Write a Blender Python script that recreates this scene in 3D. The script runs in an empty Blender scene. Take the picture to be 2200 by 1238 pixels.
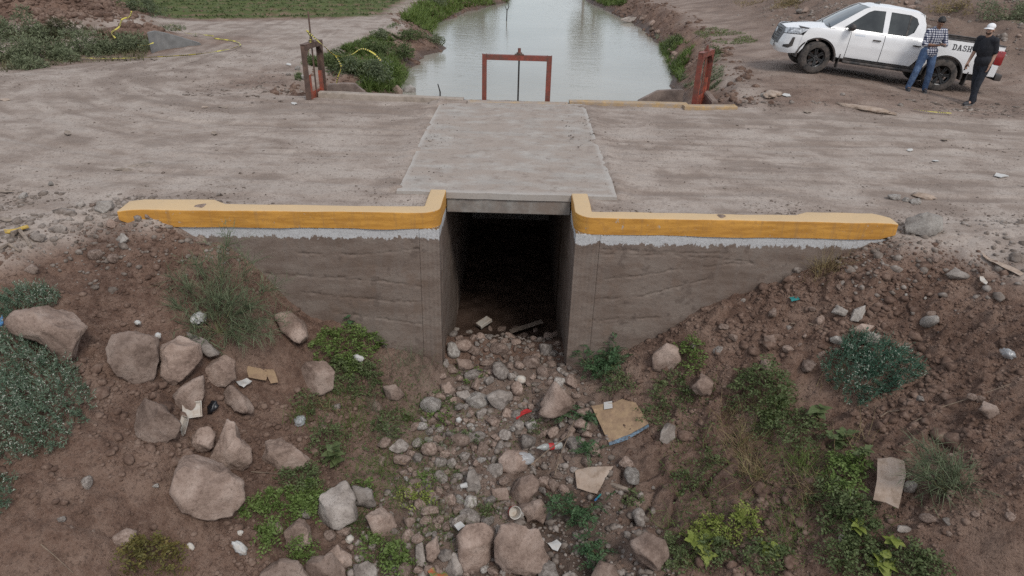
import bpy, bmesh, math, random
import numpy as np
from mathutils import Matrix, Vector
from mathutils.geometry import delaunay_2d_cdt

random.seed(7)
RNG = np.random.default_rng(11)
scene = bpy.context.scene
COL = scene.collection

# ------------------------------------------------------------------ camera
FPX, PITCH, ROLL, HC = 1467.0, math.radians(27.6), math.radians(1.67), 3.4
_f = np.array([0, math.cos(PITCH), -math.sin(PITCH)])
_u = np.array([0, math.sin(PITCH), math.cos(PITCH)])
_r = np.array([1.0, 0, 0])
CR = math.cos(ROLL) * _r + math.sin(ROLL) * _u
CU = -math.sin(ROLL) * _r + math.cos(ROLL) * _u
CF = _f
CPOS = np.array([0, 0, HC])
cd = bpy.data.cameras.new('camera')
cam = bpy.data.objects.new('camera', cd)
COL.objects.link(cam)
cd.sensor_width = 36
cd.lens = 36 * FPX / 2200
cd.clip_start = 0.1
cd.clip_end = 3000
cam.matrix_world = Matrix(((CR[0], CU[0], -CF[0], 0), (CR[1], CU[1], -CF[1], 0), (CR[2], CU[2], -CF[2], HC), (0, 0, 0, 1)))
scene.camera = cam

# ------------------------------------------------------------------ sky, sun, exposure
SUN_EL, SUN_AZ = math.radians(50), math.radians(152)      # azimuth from +y towards +x
world = bpy.data.worlds.new('World')
scene.world = world
world.use_nodes = True
nt = world.node_tree
nt.nodes.clear()
wo = nt.nodes.new('ShaderNodeOutputWorld')
bg = nt.nodes.new('ShaderNodeBackground')
sky = nt.nodes.new('ShaderNodeTexSky')
sky.sky_type = 'NISHITA'
sky.sun_disc = False
sky.sun_elevation = SUN_EL
sky.sun_rotation = SUN_AZ
sky.air_density = 1.0
sky.dust_density = 2.0
# a broken overcast: pale cloud over most of the blue
tc = nt.nodes.new('ShaderNodeTexCoord')
mp = nt.nodes.new('ShaderNodeMapping')
mp.inputs['Scale'].default_value = (1.0, 1.0, 2.6)
nz = nt.nodes.new('ShaderNodeTexNoise')
nz.inputs['Scale'].default_value = 2.6
nz.inputs['Detail'].default_value = 7
nz.inputs['Roughness'].default_value = 0.55
rp = nt.nodes.new('ShaderNodeValToRGB')
rp.color_ramp.elements[0].position = 0.34
rp.color_ramp.elements[0].color = (0.35, 0.35, 0.35, 1)
rp.color_ramp.elements[1].position = 0.62
rp.color_ramp.elements[1].color = (1, 1, 1, 1)
mx = nt.nodes.new('ShaderNodeMix')
mx.data_type = 'RGBA'
mx.inputs['B'].default_value = (6.0, 6.3, 6.7, 1)
nt.links.new(tc.outputs['Generated'], mp.inputs['Vector'])
nt.links.new(mp.outputs['Vector'], nz.inputs['Vector'])
nt.links.new(nz.outputs['Fac'], rp.inputs['Fac'])
nt.links.new(rp.outputs['Color'], mx.inputs['Factor'])
nt.links.new(sky.outputs['Color'], mx.inputs['A'])
nt.links.new(mx.outputs['Result'], bg.inputs['Color'])
bg.inputs['Strength'].default_value = 0.135
nt.links.new(bg.outputs['Background'], wo.inputs['Surface'])

sl = bpy.data.lights.new('sun', 'SUN')
sl.energy = 1.7
sl.angle = math.radians(16)
sl.color = (1.0, 0.95, 0.88)
so = bpy.data.objects.new('sun', sl)
COL.objects.link(so)
sd = Vector((math.sin(SUN_AZ) * math.cos(SUN_EL), math.cos(SUN_AZ) * math.cos(SUN_EL), math.sin(SUN_EL)))
so.rotation_euler = sd.to_track_quat('Z', 'Y').to_euler()

scene.view_settings.view_transform = 'Standard'
scene.view_settings.look = 'None'
scene.view_settings.gamma = 1.0
scene.view_settings.use_curve_mapping = False
scene.view_settings.exposure = 0.05
scene.cycles.max_bounces = 6
scene.cycles.use_denoising = False

# ------------------------------------------------------------------ helpers: noise
def _hash(ix, iy, iz, seed):
    h = (ix * 374761393 + iy * 668265263 + iz * 2147483647 + seed * 974634777) & 0xFFFFFFFF
    h = ((h ^ (h >> 13)) * 1274126177) & 0xFFFFFFFF
    h = (h ^ (h >> 16)) & 0xFFFFFFFF
    h = (h * 2246822519) & 0xFFFFFFFF
    h ^= h >> 15
    return (h & 0xFFFFFF) / float(0xFFFFFF)

def vn2(x, y, seed=0):
    x = np.asarray(x, float); y = np.asarray(y, float)
    xi = np.floor(x).astype(np.int64); yi = np.floor(y).astype(np.int64)
    fx = x - xi; fy = y - yi
    fx = fx * fx * fx * (fx * (fx * 6 - 15) + 10); fy = fy * fy * fy * (fy * (fy * 6 - 15) + 10)
    a = _hash(xi, yi, 0, seed); b = _hash(xi + 1, yi, 0, seed)
    c = _hash(xi, yi + 1, 0, seed); d = _hash(xi + 1, yi + 1, 0, seed)
    return (a * (1 - fx) + b * fx) * (1 - fy) + (c * (1 - fx) + d * fx) * fy

def fbm2(x, y, octv=4, seed=0, gain=0.5):
    t = 0; a = 1; s = 0
    for k in range(octv):
        t = t + a * (vn2(x, y, seed + k * 17) - 0.5); s += a
        x = x * 2.03 + 11.3; y = y * 2.03 + 5.7; a *= gain
    return t / s * 2          # about -1..1

def vn3(p, seed=0):
    pi = np.floor(p).astype(np.int64); f = p - pi
    f = f * f * f * (f * (f * 6 - 15) + 10)
    r = 0
    for dx in (0, 1):
        for dy in (0, 1):
            for dz in (0, 1):
                w = (f[:, 0] if dx else 1 - f[:, 0]) * (f[:, 1] if dy else 1 - f[:, 1]) * (f[:, 2] if dz else 1 - f[:, 2])
                r = r + w * _hash(pi[:, 0] + dx, pi[:, 1] + dy, pi[:, 2] + dz, seed)
    return r

def fbm3(p, octv=3, seed=0, gain=0.5):
    t = 0; a = 1; s = 0
    for k in range(octv):
        t = t + a * (vn3(p, seed + 31 * k) - 0.5); s += a
        p = p * 2.05 + 7.1; a *= gain
    return t / s * 2

def sstep(a, b, x):
    t = np.clip((x - a) / (b - a), 0, 1)
    return t * t * (3 - 2 * t)

# ------------------------------------------------------------------ helpers: objects
def link(o):
    COL.objects.link(o)
    return o

def mesh_np(name, v, f, smooth=False):
    """v (n,3), f list of index lists or (m,k) array"""
    me = bpy.data.meshes.new(name)
    v = np.asarray(v, np.float32)
    if isinstance(f, np.ndarray):
        m, k = f.shape
        me.vertices.add(len(v)); me.vertices.foreach_set('co', v.ravel())
        me.loops.add(m * k); me.loops.foreach_set('vertex_index', f.astype(np.int32).ravel())
        me.polygons.add(m)
        me.polygons.foreach_set('loop_start', np.arange(0, m * k, k, dtype=np.int32))
        me.polygons.foreach_set('loop_total', np.full(m, k, np.int32))
        me.update(calc_edges=True)
    else:
        me.from_pydata(v.tolist(), [], f)
    if smooth:
        me.polygons.foreach_set('use_smooth', np.ones(len(me.polygons), bool))
    return me

def tag(o, label=None, cat=None, group=None, kind=None):
    if label: o['label'] = label
    if cat: o['category'] = cat
    if group: o['group'] = group
    if kind: o['kind'] = kind
    return o

def ob(name, me, mat=None, parent=None):
    o = bpy.data.objects.new(name, me)
    if mat is not None and me is not None and len(me.materials) == 0:
        me.materials.append(mat)
    if parent is not None:
        o.parent = parent
    return link(o)

def empty(name, loc=(0, 0, 0), rz=0.0):
    o = bpy.data.objects.new(name, None)
    o.empty_display_size = 0.2
    o.location = loc
    o.rotation_euler = (0, 0, rz)
    return link(o)

class MB:
    """collects simple solids into one mesh"""
    def __init__(s): s.v = []; s.f = []
    def add(s, vs, fs):
        b = len(s.v); s.v += [tuple(map(float, q)) for q in vs]; s.f += [[b + i for i in q] for q in fs]; return s
    def box(s, x0, x1, y0, y1, z0, z1, bev=0.0):
        if bev <= 0:
            vs = [(x, y, z) for z in (z0, z1) for y in (y0, y1) for x in (x0, x1)]
            return s.add(vs, [(0, 2, 3, 1), (4, 5, 7, 6), (0, 1, 5, 4), (2, 6, 7, 3), (0, 4, 6, 2), (1, 3, 7, 5)])
        bm = bmesh.new(); bmesh.ops.create_cube(bm, size=1)
        for q in bm.verts:
            q.co = Vector((x0 + (q.co.x + .5) * (x1 - x0), y0 + (q.co.y + .5) * (y1 - y0), z0 + (q.co.z + .5) * (z1 - z0)))
        bmesh.ops.bevel(bm, geom=list(bm.edges), offset=bev, segments=2, affect='EDGES', profile=.5)
        return s.bm(bm)
    def bm(s, bm, M=None):
        bm.verts.index_update()
        vs = [tuple((M @ q.co) if M else q.co) for q in bm.verts]
        fs = [[q.index for q in p.verts] for p in bm.faces]
        bm.free()
        return s.add(vs, fs)
    def tube(s, pts, rad, n=8, cap=True):
        pts = [np.array(p, float) for p in pts]
        if not hasattr(rad, '__len__'): rad = [rad] * len(pts)
        b = len(s.v); up = np.array([0.13, 0.21, 0.97])
        for i, p in enumerate(pts):
            d = pts[min(i + 1, len(pts) - 1)] - pts[max(i - 1, 0)]
            d = d / (np.linalg.norm(d) + 1e-9)
            a = np.cross(d, up)
            if np.linalg.norm(a) < .1: a = np.cross(d, [1, 0, 0])
            a /= np.linalg.norm(a); c = np.cross(d, a)
            for k in range(n):
                t = 2 * math.pi * k / n
                s.v.append(tuple(p + rad[i] * (math.cos(t) * a + math.sin(t) * c)))
        for i in range(len(pts) - 1):
            for k in range(n):
                k2 = (k + 1) % n
                s.f.append([b + i * n + k, b + i * n + k2, b + (i + 1) * n + k2, b + (i + 1) * n + k])
        if cap:
            s.f.append([b + k for k in range(n)][::-1]); s.f.append([b + (len(pts) - 1) * n + k for k in range(n)])
        return s
    def build(s, name, mat, parent=None, smooth=False):
        me = bpy.data.meshes.new(name); me.from_pydata(s.v, [], s.f); me.update()
        bm = bmesh.new(); bm.from_mesh(me); bmesh.ops.recalc_face_normals(bm, faces=bm.faces); bm.to_mesh(me); bm.free()
        if smooth:
            me.polygons.foreach_set('use_smooth', np.ones(len(me.polygons), bool))
            try: me.set_sharp_from_angle(angle=math.radians(35))
            except Exception: pass
        return ob(name, me, mat, parent)

# ------------------------------------------------------------------ helpers: pixels of the survey photograph to points of the place
def ray(px, py):
    return CF + CR * ((px - 1100) / FPX) + CU * ((619 - py) / FPX)

def at_y(px, py, Y):
    d = ray(px, py); return CPOS + d * (Y / d[1])

def at_z(px, py, Z=0.0):
    d = ray(px, py); return CPOS + d * ((Z - HC) / d[2])

def cam_depth(p):
    return float((np.asarray(p) - CPOS) @ CF)

# ------------------------------------------------------------------ materials
MATS = {}
def newmat(name):
    m = bpy.data.materials.new(name); m.use_nodes = True
    n = m.node_tree; n.nodes.clear()
    o = n.nodes.new('ShaderNodeOutputMaterial'); b = n.nodes.new('ShaderNodeBsdfPrincipled')
    n.links.new(b.outputs[0], o.inputs[0])
    MATS[name] = m
    return m, n, b

def nd(n, t, **kw):
    q = n.nodes.new('ShaderNode' + t)
    for k, v in kw.items():
        if k in q.inputs: q.inputs[k].default_value = v
        else: setattr(q, k, v)
    return q

def noise_node(n, vec, scale, detail=5, rough=.6, dist=0.0):
    q = nd(n, 'TexNoise'); q.inputs['Scale'].default_value = scale; q.inputs['Detail'].default_value = detail
    q.inputs['Roughness'].default_value = rough; q.inputs['Distortion'].default_value = dist
    n.links.new(vec, q.inputs['Vector']); return q.outputs['Fac']

def ramp(n, fac, stops, interp='LINEAR'):
    q = nd(n, 'ValToRGB'); e = q.color_ramp.elements; q.color_ramp.interpolation = interp
    while len(e) < len(stops): e.new(0.5)
    for k, (p, c) in enumerate(stops):
        e[k].position = p; e[k].color = (c[0], c[1], c[2], 1) if hasattr(c, '__len__') else (c, c, c, 1)
    n.links.new(fac, q.inputs['Fac']); return q.outputs['Color']

def mixc(n, fac, a, b, mode='MIX'):
    q = nd(n, 'Mix'); q.data_type = 'RGBA'; q.blend_type = mode
    for s, v in (('Factor', fac), ('A', a), ('B', b)):
        if hasattr(v, 'is_linked') or hasattr(v, 'links'): n.links.new(v, q.inputs[s] if s != 'Factor' else q.inputs[0])
        elif s == 'Factor': q.inputs[0].default_value = v
        else: q.inputs[s].default_value = (*v, 1) if len(v) == 3 else v
    # RGBA sockets
    return q.outputs['Result']

def _fix_mix():
    pass

def math_node(n, op, a, b=0.0, clamp=False):
    q = nd(n, 'Math'); q.operation = op; q.use_clamp = clamp
    for i, v in enumerate((a, b)):
        if hasattr(v, 'links'): n.links.new(v, q.inputs[i])
        else: q.inputs[i].default_value = v
    return q.outputs[0]

def bump(n, b, h, strength=.4, dist=.01, prev=None):
    q = nd(n, 'Bump'); q.inputs['Strength'].default_value = strength; q.inputs['Distance'].default_value = dist
    n.links.new(h, q.inputs['Height'])
    if prev is not None: n.links.new(prev, q.inputs['Normal'])
    n.links.new(q.outputs[0], b.inputs['Normal']); return q.outputs[0]

def objco(n):
    return nd(n, 'TexCoord').outputs['Object']

def worldpos(n):
    return nd(n, 'NewGeometry').outputs['Position']

def rand_obj(n):
    return nd(n, 'ObjectInfo').outputs['Random']

def simple(name, rgb, rough=.7, var=.25, scale=12, metal=0.0, bmp=0.0, bscale=60, spec=.5, coat=0.0, rnd=0.0, dirt=None, dirt_amt=.5, dscale=6, world_space=False):
    """plain material with noisy colour, optional dirt patches"""
    m, n, b = newmat(name)
    v = worldpos(n) if world_space else objco(n)
    f = noise_node(n, v, scale, 6, .65)
    lo = tuple(c * (1 - var) for c in rgb); hi = tuple(min(1, c * (1 + var)) for c in rgb)
    col = ramp(n, f, [(.36, lo), (.64, hi)])
    if rnd:
        r = rand_obj(n)
        g = ramp(n, r, [(0, 1 - rnd), (1, 1 + rnd)])
        g2 = math_node(n, 'MULTIPLY_ADD', r, 2 * rnd); n.nodes[-1].inputs[2].default_value = 1 - rnd
        cb = nd(n, 'CombineColor')
        for k in range(3): n.links.new(g2, cb.inputs[k])
        col = mixc(n, 1.0, col, cb.outputs[0], 'MULTIPLY')
    if dirt:
        d = noise_node(n, v, dscale, 7, .7)
        dm = ramp(n, d, [(.5 - .3 * dirt_amt, 0), (.75 - .2 * dirt_amt, 1)])
        col = mixc(n, dm, col, dirt)
    n.links.new(col, b.inputs['Base Color'])
    b.inputs['Roughness'].default_value = rough; b.inputs['Metallic'].default_value = metal
    b.inputs['Specular IOR Level'].default_value = spec
    if coat: b.inputs['Coat Weight'].default_value = coat; b.inputs['Coat Roughness'].default_value = .05
    if bmp: bump(n, b, noise_node(n, v, bscale, 6, .65), bmp, .01)
    return m
# ================================================================== GROUND
YW_L0, YW_L1 = 8.30, 8.44         # front plane of the near head wall: y at x=-4.3 and at x=-1.2
def ywall(x):
    x = np.asarray(x, float)
    return np.where(x < 0, np.interp(x, [-6, -4.3, -1.2], [8.22, YW_L0, YW_L1]), np.interp(x, [.9, 5.3], [8.42, 8.56]))
OPEN_L, OPEN_R = -1.0, 0.83       # culvert opening
Y_END = 15.42                     # far end of the culvert

def rbf_fit(P, z, eps):
    P = np.asarray(P, float); z = np.asarray(z, float)
    d = np.sqrt(((P[:, None] - P[None]) ** 2).sum(-1) + eps * eps)
    n = len(P); A = np.zeros((n + 1, n + 1)); A[:n, :n] = d; A[:n, n] = 1; A[n, :n] = 1
    A[:n, :n] += np.eye(n) * 1e-3
    w = np.linalg.solve(A, np.append(z, 0))
    def f(x, y):
        x = np.asarray(x, float); y = np.asarray(y, float)
        r = np.full(x.shape, w[n])
        for k in range(n):
            r = r + w[k] * np.sqrt((x - P[k, 0]) ** 2 + (y - P[k, 1]) ** 2 + eps * eps)
        return r
    return f

FP, FZ = [], []
for px, py in [(330, 470), (400, 495), (470, 525), (540, 568), (610, 640), (700, 695), (780, 727), (900, 765), (960, 800), (1090, 790), (1215, 800), (1340, 755), (1420, 722), (1500, 668), (1620, 622), (1750, 578), (1890, 524)]:
    x0 = at_y(px, py, 8.4)[0]; p = at_y(px, py, float(ywall(x0)) - .02); FP.append(p[:2]); FZ.append(p[2])
for px, py, z in [(255, 475, -.10), (180, 460, -.02), (100, 480, -.03), (0, 500, -.03), (0, 560, -.15), (150, 560, -.28), (300, 540, -.32), (420, 610, -.72), (200, 650, -.62), (0, 700, -.62),
                  (520, 690, -1.15), (600, 740, -1.5), (430, 760, -1.25), (300, 780, -1.12), (150, 820, -1.0), (0, 850, -.95), (550, 830, -1.75), (680, 830, -2.05), (800, 850, -2.4),
                  (330, 930, -1.45), (450, 950, -1.8), (600, 960, -2.15), (750, 960, -2.45), (200, 1000, -1.35), (0, 1050, -1.25), (430, 1060, -1.9), (600, 1100, -2.4), (750, 1100, -2.62),
                  (0, 1238, -1.6), (200, 1238, -1.85), (400, 1238, -2.25), (600, 1238, -2.6), (800, 1238, -2.75), (960, 900, -2.6), (1100, 880, -2.62), (1090, 1000, -2.68), (950, 1100, -2.7),
                  (1090, 1150, -2.75), (1210, 1110, -2.86), (1200, 1238, -2.85), (1250, 1180, -2.86), (1250, 900, -2.55), (1350, 950, -2.45), (1320, 860, -2.35), (1430, 870, -2.2), (1450, 960, -2.38), (1400, 1080, -2.58), (1330, 1100, -2.68),
                  (1500, 1080, -2.42), (1400, 1238, -2.72), (1600, 1238, -2.5), (1600, 1080, -2.22), (1600, 920, -1.98), (1550, 800, -1.68), (1620, 730, -1.3), (1750, 680, -.95), (1850, 620, -.55),
                  (1940, 530, -.14), (2030, 500, -.04), (2200, 480, .0), (2060, 600, -.3), (2200, 600, -.12), (1950, 700, -.8), (2200, 720, -.42), (1850, 830, -1.3), (2050, 830, -1.0), (2200, 850, -.75),
                  (1750, 930, -1.72), (1900, 960, -1.5), (2050, 980, -1.25), (2200, 1000, -1.0), (1850, 1100, -1.8), (2000, 1120, -1.55), (2200, 1150, -1.25), (1800, 1238, -2.2), (2000, 1238, -1.85), (2200, 1238, -1.5)]:
    p = at_z(px, py, z); FP.append(p[:2]); FZ.append(z)
for x, y, z in [(-9, 8.6, 0), (-7, 8.7, 0), (-6, 8.6, -.02), (-9, 6, -.5), (-9, 3, -.7), (-6, 2, -1.3), (-3, 2, -2.3), (0, 2, -2.9), (3, 2, -2.4), (6, 2, -1.4), (9, 3, -.7), (9, 6, -.4), (9, 8.6, .0), (6, 8.75, 0), (7.5, 8.7, 0),
                (-12, 0, 0), (-6, -6, -1.3), (0, -6, -3), (6, -6, -1.3), (12, 0, 0), (-14, 8.6, 0), (14, 8.6, 0), (-1.5, 8.8, -2.5), (0, 9.0, -2.5), (1.4, 8.8, -2.5)]:
    FP.append((x, y)); FZ.append(z)
front_base = rbf_fit(FP, FZ, .35)

# the ground behind the head wall: road, banks, truck stand, rubble slope
BP = [(-16, 9, 0), (-9, 9, 0), (-5, 9, 0), (0, 9, 0), (5, 9, 0), (9, 9, .0), (16, 9, .1), (-16, 15, 0), (-9, 14, 0), (-4.5, 14.5, 0), (0, 14, 0), (4.5, 14.6, 0), (8, 14, .02), (16, 14, .1), (5.2, 16.2, .03), (6.2, 17.2, .16),
      (10.7, 17.97, .05), (7.68, 18.5, .31), (11, 19.7, .03), (8, 20.3, .29), (10.7, 16.5, .02), (13.5, 17, .05), (13, 19.5, .15), (12.5, 21.5, .45), (14, 22.5, 1.1), (11, 23.5, .75), (18, 21, 1.2), (18, 26, 2.0), (13, 27, 1.5), (10, 27, .55), (8.5, 24, .30), (9, 32, .25), (13, 33, 1.1), (11, 45, .15), (14.5, 45, .9),
      (6.2, 21, .12), (7.2, 28, .1), (-6, 18, 0), (-6, 25, 0), (-6, 35, 0), (-9, 20, 0), (-12, 17, 0), (-10, 23, 0), (-12, 21.5, -.25), (-15, 20, -.3), (-15, 24, .0), (-9, 30, 0), (-12, 40, 0), (-25, 30, 0), (-25, 15, 0), (25, 15, .3), (30, 30, 2), (20, 60, 1), (-30, 60, 0), (0, 80, 0)]
BP = np.array(BP, float)
back_base = rbf_fit(BP[:, :2], BP[:, 2], 1.0)
SHL = np.array([(15.5, -3.7), (17, -3.75), (19.5, -3.55), (21.2, -3.44), (23, -3.75), (24.5, -3.45), (26.5, -3.4), (28.5, -2.85), (30, -3.5), (33, -4.0), (36.5, -4.1), (42, -3.1), (49, -.9), (60, -.3), (100, -.3), (400, -.3)])
SHR = np.array([(15.5, 3.9), (18, 4.2), (22, 4.8), (26, 5.5), (30.6, 6.05), (35.2, 6.2), (41, 5.85), (51, 4.6), (60, 4.4), (100, 4.4), (400, 4.4)])
WATER_Z = -0.8
def canal_d(x, y):
    wob = .22 * fbm2(x * .3 + 3, y * .9, 3, 41)
    xl = np.interp(y, SHL[:, 0], SHL[:, 1]) + wob
    xr = np.interp(y, SHR[:, 0], SHR[:, 1]) + wob * .8
    return x - xl, xr - x

FIELD_P, FIELD_D = np.array([-14.8, 27.2]), np.array([6.4, 3.4]) / math.hypot(6.4, 3.4)
FIELD_N = np.array([-FIELD_D[1], FIELD_D[0]])
def field_s(x, y):                # >0 inside the planted field
    return (x - FIELD_P[0]) * FIELD_N[0] + (y - FIELD_P[1]) * FIELD_N[1]

def track_r(x, y):                # coordinate across the wheel tracks, and along
    cx, cy = -5.0, 19.0
    dx = x - cx; dy = y - cy
    r1 = -dy; a1 = dx
    r2 = np.hypot(dx, dy); a2 = -np.arctan2(-dx, -dy) * 5
    r3 = -dx; a3 = -5 * math.pi / 2 - dy
    r = np.where(dx > 0, r1, np.where(dy < 0, r2, r3)); a = np.where(dx > 0, a1, np.where(dy < 0, a2, a3))
    return r, a

_crg = np.random.default_rng(99)
CRK = np.stack([_crg.uniform(.6, 3.6, 150), _crg.uniform(5.1, 7.1, 150)], -1)
CRK2 = np.stack([_crg.uniform(.6, 3.6, 22), _crg.uniform(5.1, 7.1, 22)], -1)
def mud(x, y): return sstep(.25, .55, np.exp(-(((x - 2.15) / 1.0) ** 2 + ((y - 6.2) / .62) ** 2)))
def cracks(x, y):
    wx_ = x + .05 * fbm2(x * 7, y * 7, 3, 301); wy_ = y + .05 * fbm2(x * 7 + 9, y * 7, 3, 302)
    out = 0
    for S_, dep, wd_ in ((CRK, .035, .020), (CRK2, .11, .034)):
        d = np.sqrt((wx_[:, None] - S_[:, 0]) ** 2 + (wy_[:, None] - S_[:, 1]) ** 2); d.partition(1, axis=1)
        out = out + dep * np.exp(-((d[:, 1] - d[:, 0]) / wd_) ** 2)
    return out

def H_front(x, y, fine=True):      # the ditch
    zf = front_base(x, y)
    amp = sstep(0.02, .4, -zf)
    lump = fbm2(x * 1.3, y * 1.6, 4, 5) * .10 + np.maximum(0, fbm2(x * 3.1 + 9, y * 3.4, 3, 8)) * .12
    lump += np.abs(fbm2(x * 1.1 + x * .0, (y + x * .4) * 2.2, 3, 91)) * -.10 * sstep(3.2, 5, np.abs(x))
    zf = zf + lump * (.25 + .75 * amp)
    if fine:
        rough = .55 + .9 * sstep(-.25, .45, fbm2(x * .55 + 4, y * .55, 3, 23))
        fr_ = fbm2(x * 8, y * 8, 4, 21, .65) * .05 + np.maximum(0, fbm2(x * 5 + 3, y * 5, 3, 25)) ** 2 * .22 + np.maximum(0, fbm2(x * 13, y * 13, 2, 27)) * .035
        # cracked mud flat
        cm = mud(x, y)
        fr_ = fr_ * (1 - .75 * cm)
        zf = zf + fr_ * rough * (.3 + .7 * amp)
        if cm.any():
            k_ = cm > 0
            zf = zf.copy(); zf[k_] = zf[k_] - cracks(x[k_], y[k_]) * cm[k_]
    return zf

def H_back(x, y):                 # road, banks and canal
    zb = back_base(x, y); zb0 = zb
    r, a = track_r(x, y)
    zb = zb + fbm2(x * .5, y * .5, 3, 12) * .035
    rut = fbm2(a * .30, r * 4.2, 4, 33) * .014 + fbm2(a * .9, r * 11, 3, 34) * .007 + fbm2(x * 4, y * 4, 4, 37, .65) * .014
    zb = zb + rut
    for r0 in (4.35, 5.0, 6.3, 7.7, 8.35, 9.2):
        rt = r - r0 - .35 * fbm2(a * .18 + r0 * 5, a * 0 + r0, 2, 108)
        zb = zb + (-.022 * np.exp(-(rt / .13) ** 2) + .014 * np.exp(-((np.abs(rt) - .21) / .07) ** 2)) * np.clip(.55 + fbm2(a * .6, r * 3, 3, 109), 0, 1) * (y > 9.5)
    # dirt drifted against and over the edges of the slab
    ed = np.minimum(np.minimum(x + 1.70, 1.47 - x), 9) ; ed = np.where((y > 9.45) & (y < 15.4), ed, -9)
    dr_n = fbm2(x * 3, y * 2.2, 4, 61)
    zb = zb + np.exp(-((ed + .10 - .10 * dr_n) / .16) ** 2) * (.040 + .035 * dr_n)
    zb = zb + np.where((x > -1.75) & (x < 1.5), np.exp(-((y - 15.15) / .22) ** 2) * (.045 + .03 * dr_n), 0)
    m = np.exp(-(((x + 17.2) / 2.6) ** 2 + ((y - 26.0) / 2.0) ** 2)) * 1.5 + np.exp(-(((x + 12.6) / 1.1) ** 2 + ((y - 23.6) / .8) ** 2)) * .42 + np.exp(-(((x + 21) / 3) ** 2 + ((y - 27) / 2.2) ** 2)) * 2.0
    zb = zb + m * (1 + .35 * fbm2(x * 1.6, y * 1.6, 4, 55))
    rub = sstep(.35, .8, zb0) * sstep(18, 20, y)
    zb = zb + rub * (fbm2(x * 1.2, y * 1.2, 4, 66) * .30)
    fs = field_s(x, y)
    fin = sstep(-.2, .5, fs) * sstep(-5.5, -7.5, x)
    rows = np.cos((fs - .2) * 2 * math.pi / 1.5) * .12
    zb = zb + fin * (rows + .05 * fbm2(x * 3, y * 3, 3, 71)) - fin * .02
    # canal
    dl, dr = canal_d(x, y)
    din = np.minimum(dl, dr)
    wl = np.where(dl < dr, 1.9, 1.25)
    wl = wl * (1 + .35 * fbm2(x * .25, y * .6, 3, 77))
    t = np.clip(-din / wl, 0, 1)
    prof = t ** .85
    bank = WATER_Z + (zb - WATER_Z) * prof + np.sin(t * math.pi) * (fbm2(x * 1.8, y * 1.8, 4, 78) * .22 + .05)
    inn = WATER_Z - np.clip(din, 0, 2) * .35
    zc = np.where(din > 0, inn, np.where(-din < wl, bank, zb))
    zback = np.where(y > 15.62, zc, zb)
    return zback

def H(x, y, fine=True):
    x = np.asarray(x, float); y = np.asarray(y, float)
    x, y = np.broadcast_arrays(x, y)
    shp = x.shape; x = x.ravel(); y = y.ravel()
    zf = np.zeros(len(x)); zback = np.zeros(len(x)); kf = y < 9.25; kb = y > 8.0
    if kf.any(): zf[kf] = H_front(x[kf], y[kf], fine)
    if kb.any(): zback[kb] = H_back(x[kb], y[kb])
    # culvert floor
    tun = (x > OPEN_L - .08) & (x < OPEN_R + .08) & (y < Y_END + .1)
    jump = ywall(x) + .10
    wallspan = (x > -5.05) & (x < 5.05)
    out = sstep(8.05, 9.2, y)
    z = np.where(wallspan, np.where(y > jump, zback, zf), zf * (1 - out) + zback * out)
    zt = -2.50 + fbm2(x * 2.5, y * 2.5, 3, 15) * .08 + .16 * np.exp(-((y - 9.1) / .45) ** 2) - .45 * sstep(9.3, 10.4, y)
    z = np.where(tun & (y > jump), zt, z)
    return z.reshape(shp)

def ground(px, py, zoff=0.0):
    """where the ray of the pixel meets the ground"""
    d = ray(px, py)
    t = np.concatenate([np.arange(4.5, 14, .12), np.arange(14, 60, .4)])
    for it in range(2):
        P = CPOS + d * t[:, None]
        below = P[:, 2] < H(P[:, 0], P[:, 1]) + zoff
        k = int(np.argmax(below)) if below.any() else len(t) - 1
        if it == 0: t = np.linspace(t[max(k - 1, 0)], t[k], 14)
    return P[k]

def ground_many(pts, zoff=0.0):
    """ground points under many pixels at once, on the finished ground sheet"""
    pts = np.asarray(pts, float)
    D = CF[None] + CR[None] * ((pts[:, :1] - 1100) / FPX) + CU[None] * ((619 - pts[:, 1:2]) / FPX)
    lo = np.full(len(pts), 4.0); t = lo.copy(); done = np.zeros(len(pts), bool); hit = np.full(len(pts), 60.0)
    step = .06
    while t.min() < 60 and not done.all() and step < 1:
        P = CPOS + D * t[:, None]
        b_ = (P[:, 2] < zgrid(P[:, 0], P[:, 1]) + zoff) & ~done
        hit[b_] = t[b_] - step * .5; done |= b_
        t = t + step
        if t[0] > 14: step = .2
        if t[0] > 60: break
    P = CPOS + D * hit[:, None]
    P[:, 2] = zgrid(P[:, 0], P[:, 1])
    return P

def GZ(x, y):
    return float(H(np.array([x]), np.array([y]))[0])

def spaced(segs):
    r = [segs[0][0]]
    for a, b, s in segs:
        n = max(1, int(round((b - a) / s))); r += list(np.linspace(a, b, n + 1)[1:])
    return np.array(r)

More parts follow.
